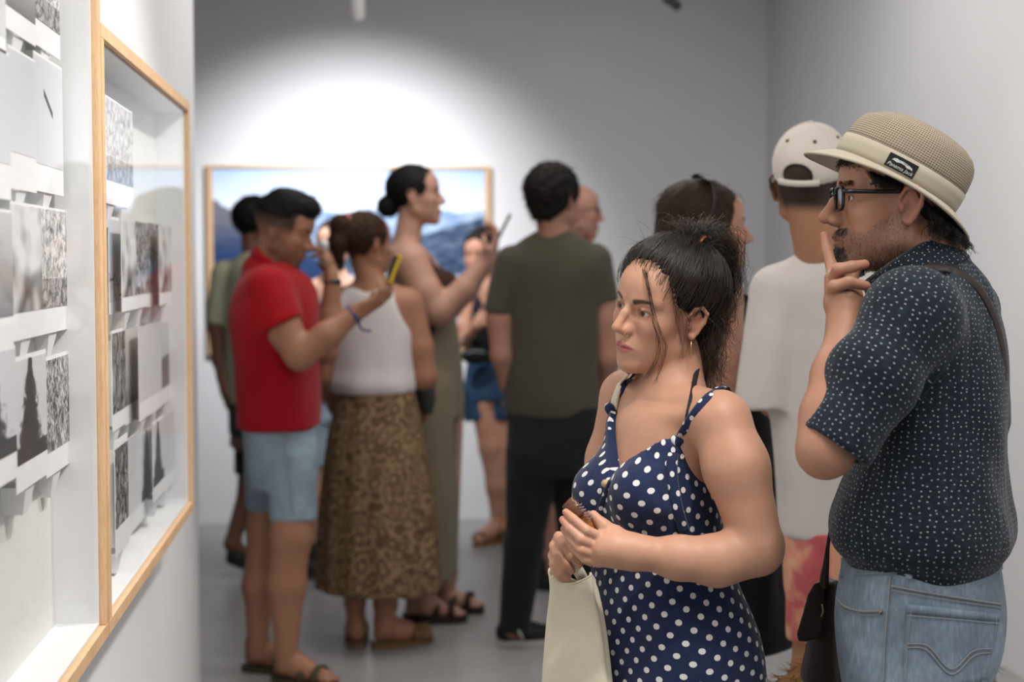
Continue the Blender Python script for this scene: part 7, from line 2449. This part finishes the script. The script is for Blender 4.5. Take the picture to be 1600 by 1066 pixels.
for j in range(6):
    for i in range(24):
        q_ = (j * 25 + i, j * 25 + i + 1, (j + 1) * 25 + i + 1, (j + 1) * 25 + i)
        Fb.append(q_); Fb.append(tuple(175 + k for k in q_[::-1]))
for i in range(24): Fb.append((150 + i, 150 + i + 1, 325 + i + 1, 325 + i))
mesh_obj('visor', Vb, Fb, CAPM, cap)

# ---------- tan dog at the lower edge
Dg = Body(3.42, -140)
o_ = Dg.p(1404, 1075, 0)
dogt = tag(empty('dog', [o_[0], o_[1], 0.0]), 'shaggy tan dog whose rump just shows at the bottom edge by the bag', 'dog')
r_, f_ = facing(-140)
dg = Frame([o_[0], o_[1], 0.0], np.array([r_, f_, [0, 0, 1.0]]), 1.15)
ops = [('u', dg.rc((0, 0.10, 0.44), (0, -0.30, 0.45), 0.135, 0.105), 0), ('u', dg.el((0, 0.10, 0.40), (0.115, 0.13, 0.17)), 0.05), ('u', dg.rc((0, 0.16, 0.46), (0, 0.27, 0.37), 0.085, 0.065), 0.05),
       ('u', dg.el((0, 0.31, 0.33), (0.065, 0.075, 0.062)), 0.03), ('u', dg.rc((0, 0.35, 0.30), (0, 0.42, 0.25), 0.036, 0.026), 0.02)]
for sg in (-1, 1):
    ops += [('u', dg.rc((sg * 0.07, 0.13, 0.36), (sg * 0.075, 0.12, 0.20), 0.05, 0.035), 0.03), ('u', dg.rc((sg * 0.075, 0.12, 0.20), (sg * 0.075, 0.135, 0.03), 0.033, 0.026), 0.02), ('u', dg.el((sg * 0.075, 0.155, 0.02), (0.032, 0.045, 0.02)), 0.015)]
    ops += [('u', dg.rc((sg * 0.07, -0.29, 0.42), (sg * 0.08, -0.24, 0.27), 0.08, 0.048), 0.04), ('u', dg.rc((sg * 0.08, -0.24, 0.27), (sg * 0.08, -0.37, 0.17), 0.045, 0.028), 0.02), ('u', dg.rc((sg * 0.08, -0.37, 0.17), (sg * 0.08, -0.35, 0.03), 0.026, 0.024), 0.02), ('u', dg.el((sg * 0.08, -0.325, 0.02), (0.032, 0.045, 0.02)), 0.015)]
    ops += [('u', dg.rc((sg * 0.055, 0.28, 0.375), (sg * 0.08, 0.28, 0.29), 0.018, 0.022), 0.012)]
ops += [('u', dg.rc((0, -0.38, 0.45), (0, -0.43, 0.34), 0.034, 0.028), 0.03), ('u', dg.rc((0, -0.43, 0.34), (0, -0.42, 0.20), 0.028, 0.014), 0.02)]
V_, Q_ = sdf_mesh(ops, 0.010)
FUR = hair_vcol('tan_fur', 0.6, 0.2)
db = mesh_obj('body', V_, Q_, FUR, dogt, True, np.tile(lin(128, 88, 44), (len(V_), 1)))
r = np.random.default_rng(2)
p_, n_ = scatter_surface(V_, Q_, lambda c: np.ones(len(c)), 5000, 2)
d = norm_rows(n_ * 0.7 - f_ * 0.6 + 0.4 * r.normal(size=n_.shape) + [0, 0, -0.3])
tt = np.linspace(0, 1, 4)[None, :, None]
A = p_[:, None, :] + d[:, None, :] * 0.035 * tt - np.array([0, 0, 0.012]) * tt ** 2
g = r.random((len(p_), 1))
strands_obj('fur', A, 0.0011, 0.0004, FUR, db, 3, np.array(lin(132, 92, 48)) * (0.6 + 0.7 * g))
ns = dg.p(0, 0.440, 0.245)
v, q_ = sdf_mesh([('u', EL(ns, (0.016, 0.016, 0.013)), 0)], 0.004)
mesh_obj('nose', v, q_, BLACK, dogt)
for sg in (-1, 1):
    v, q_ = sdf_mesh([('u', EL(dg.p(sg * 0.036, 0.368, 0.345), 0.0095), 0)], 0.003)
    mesh_obj('eye', v, q_, BLACK, dogt)
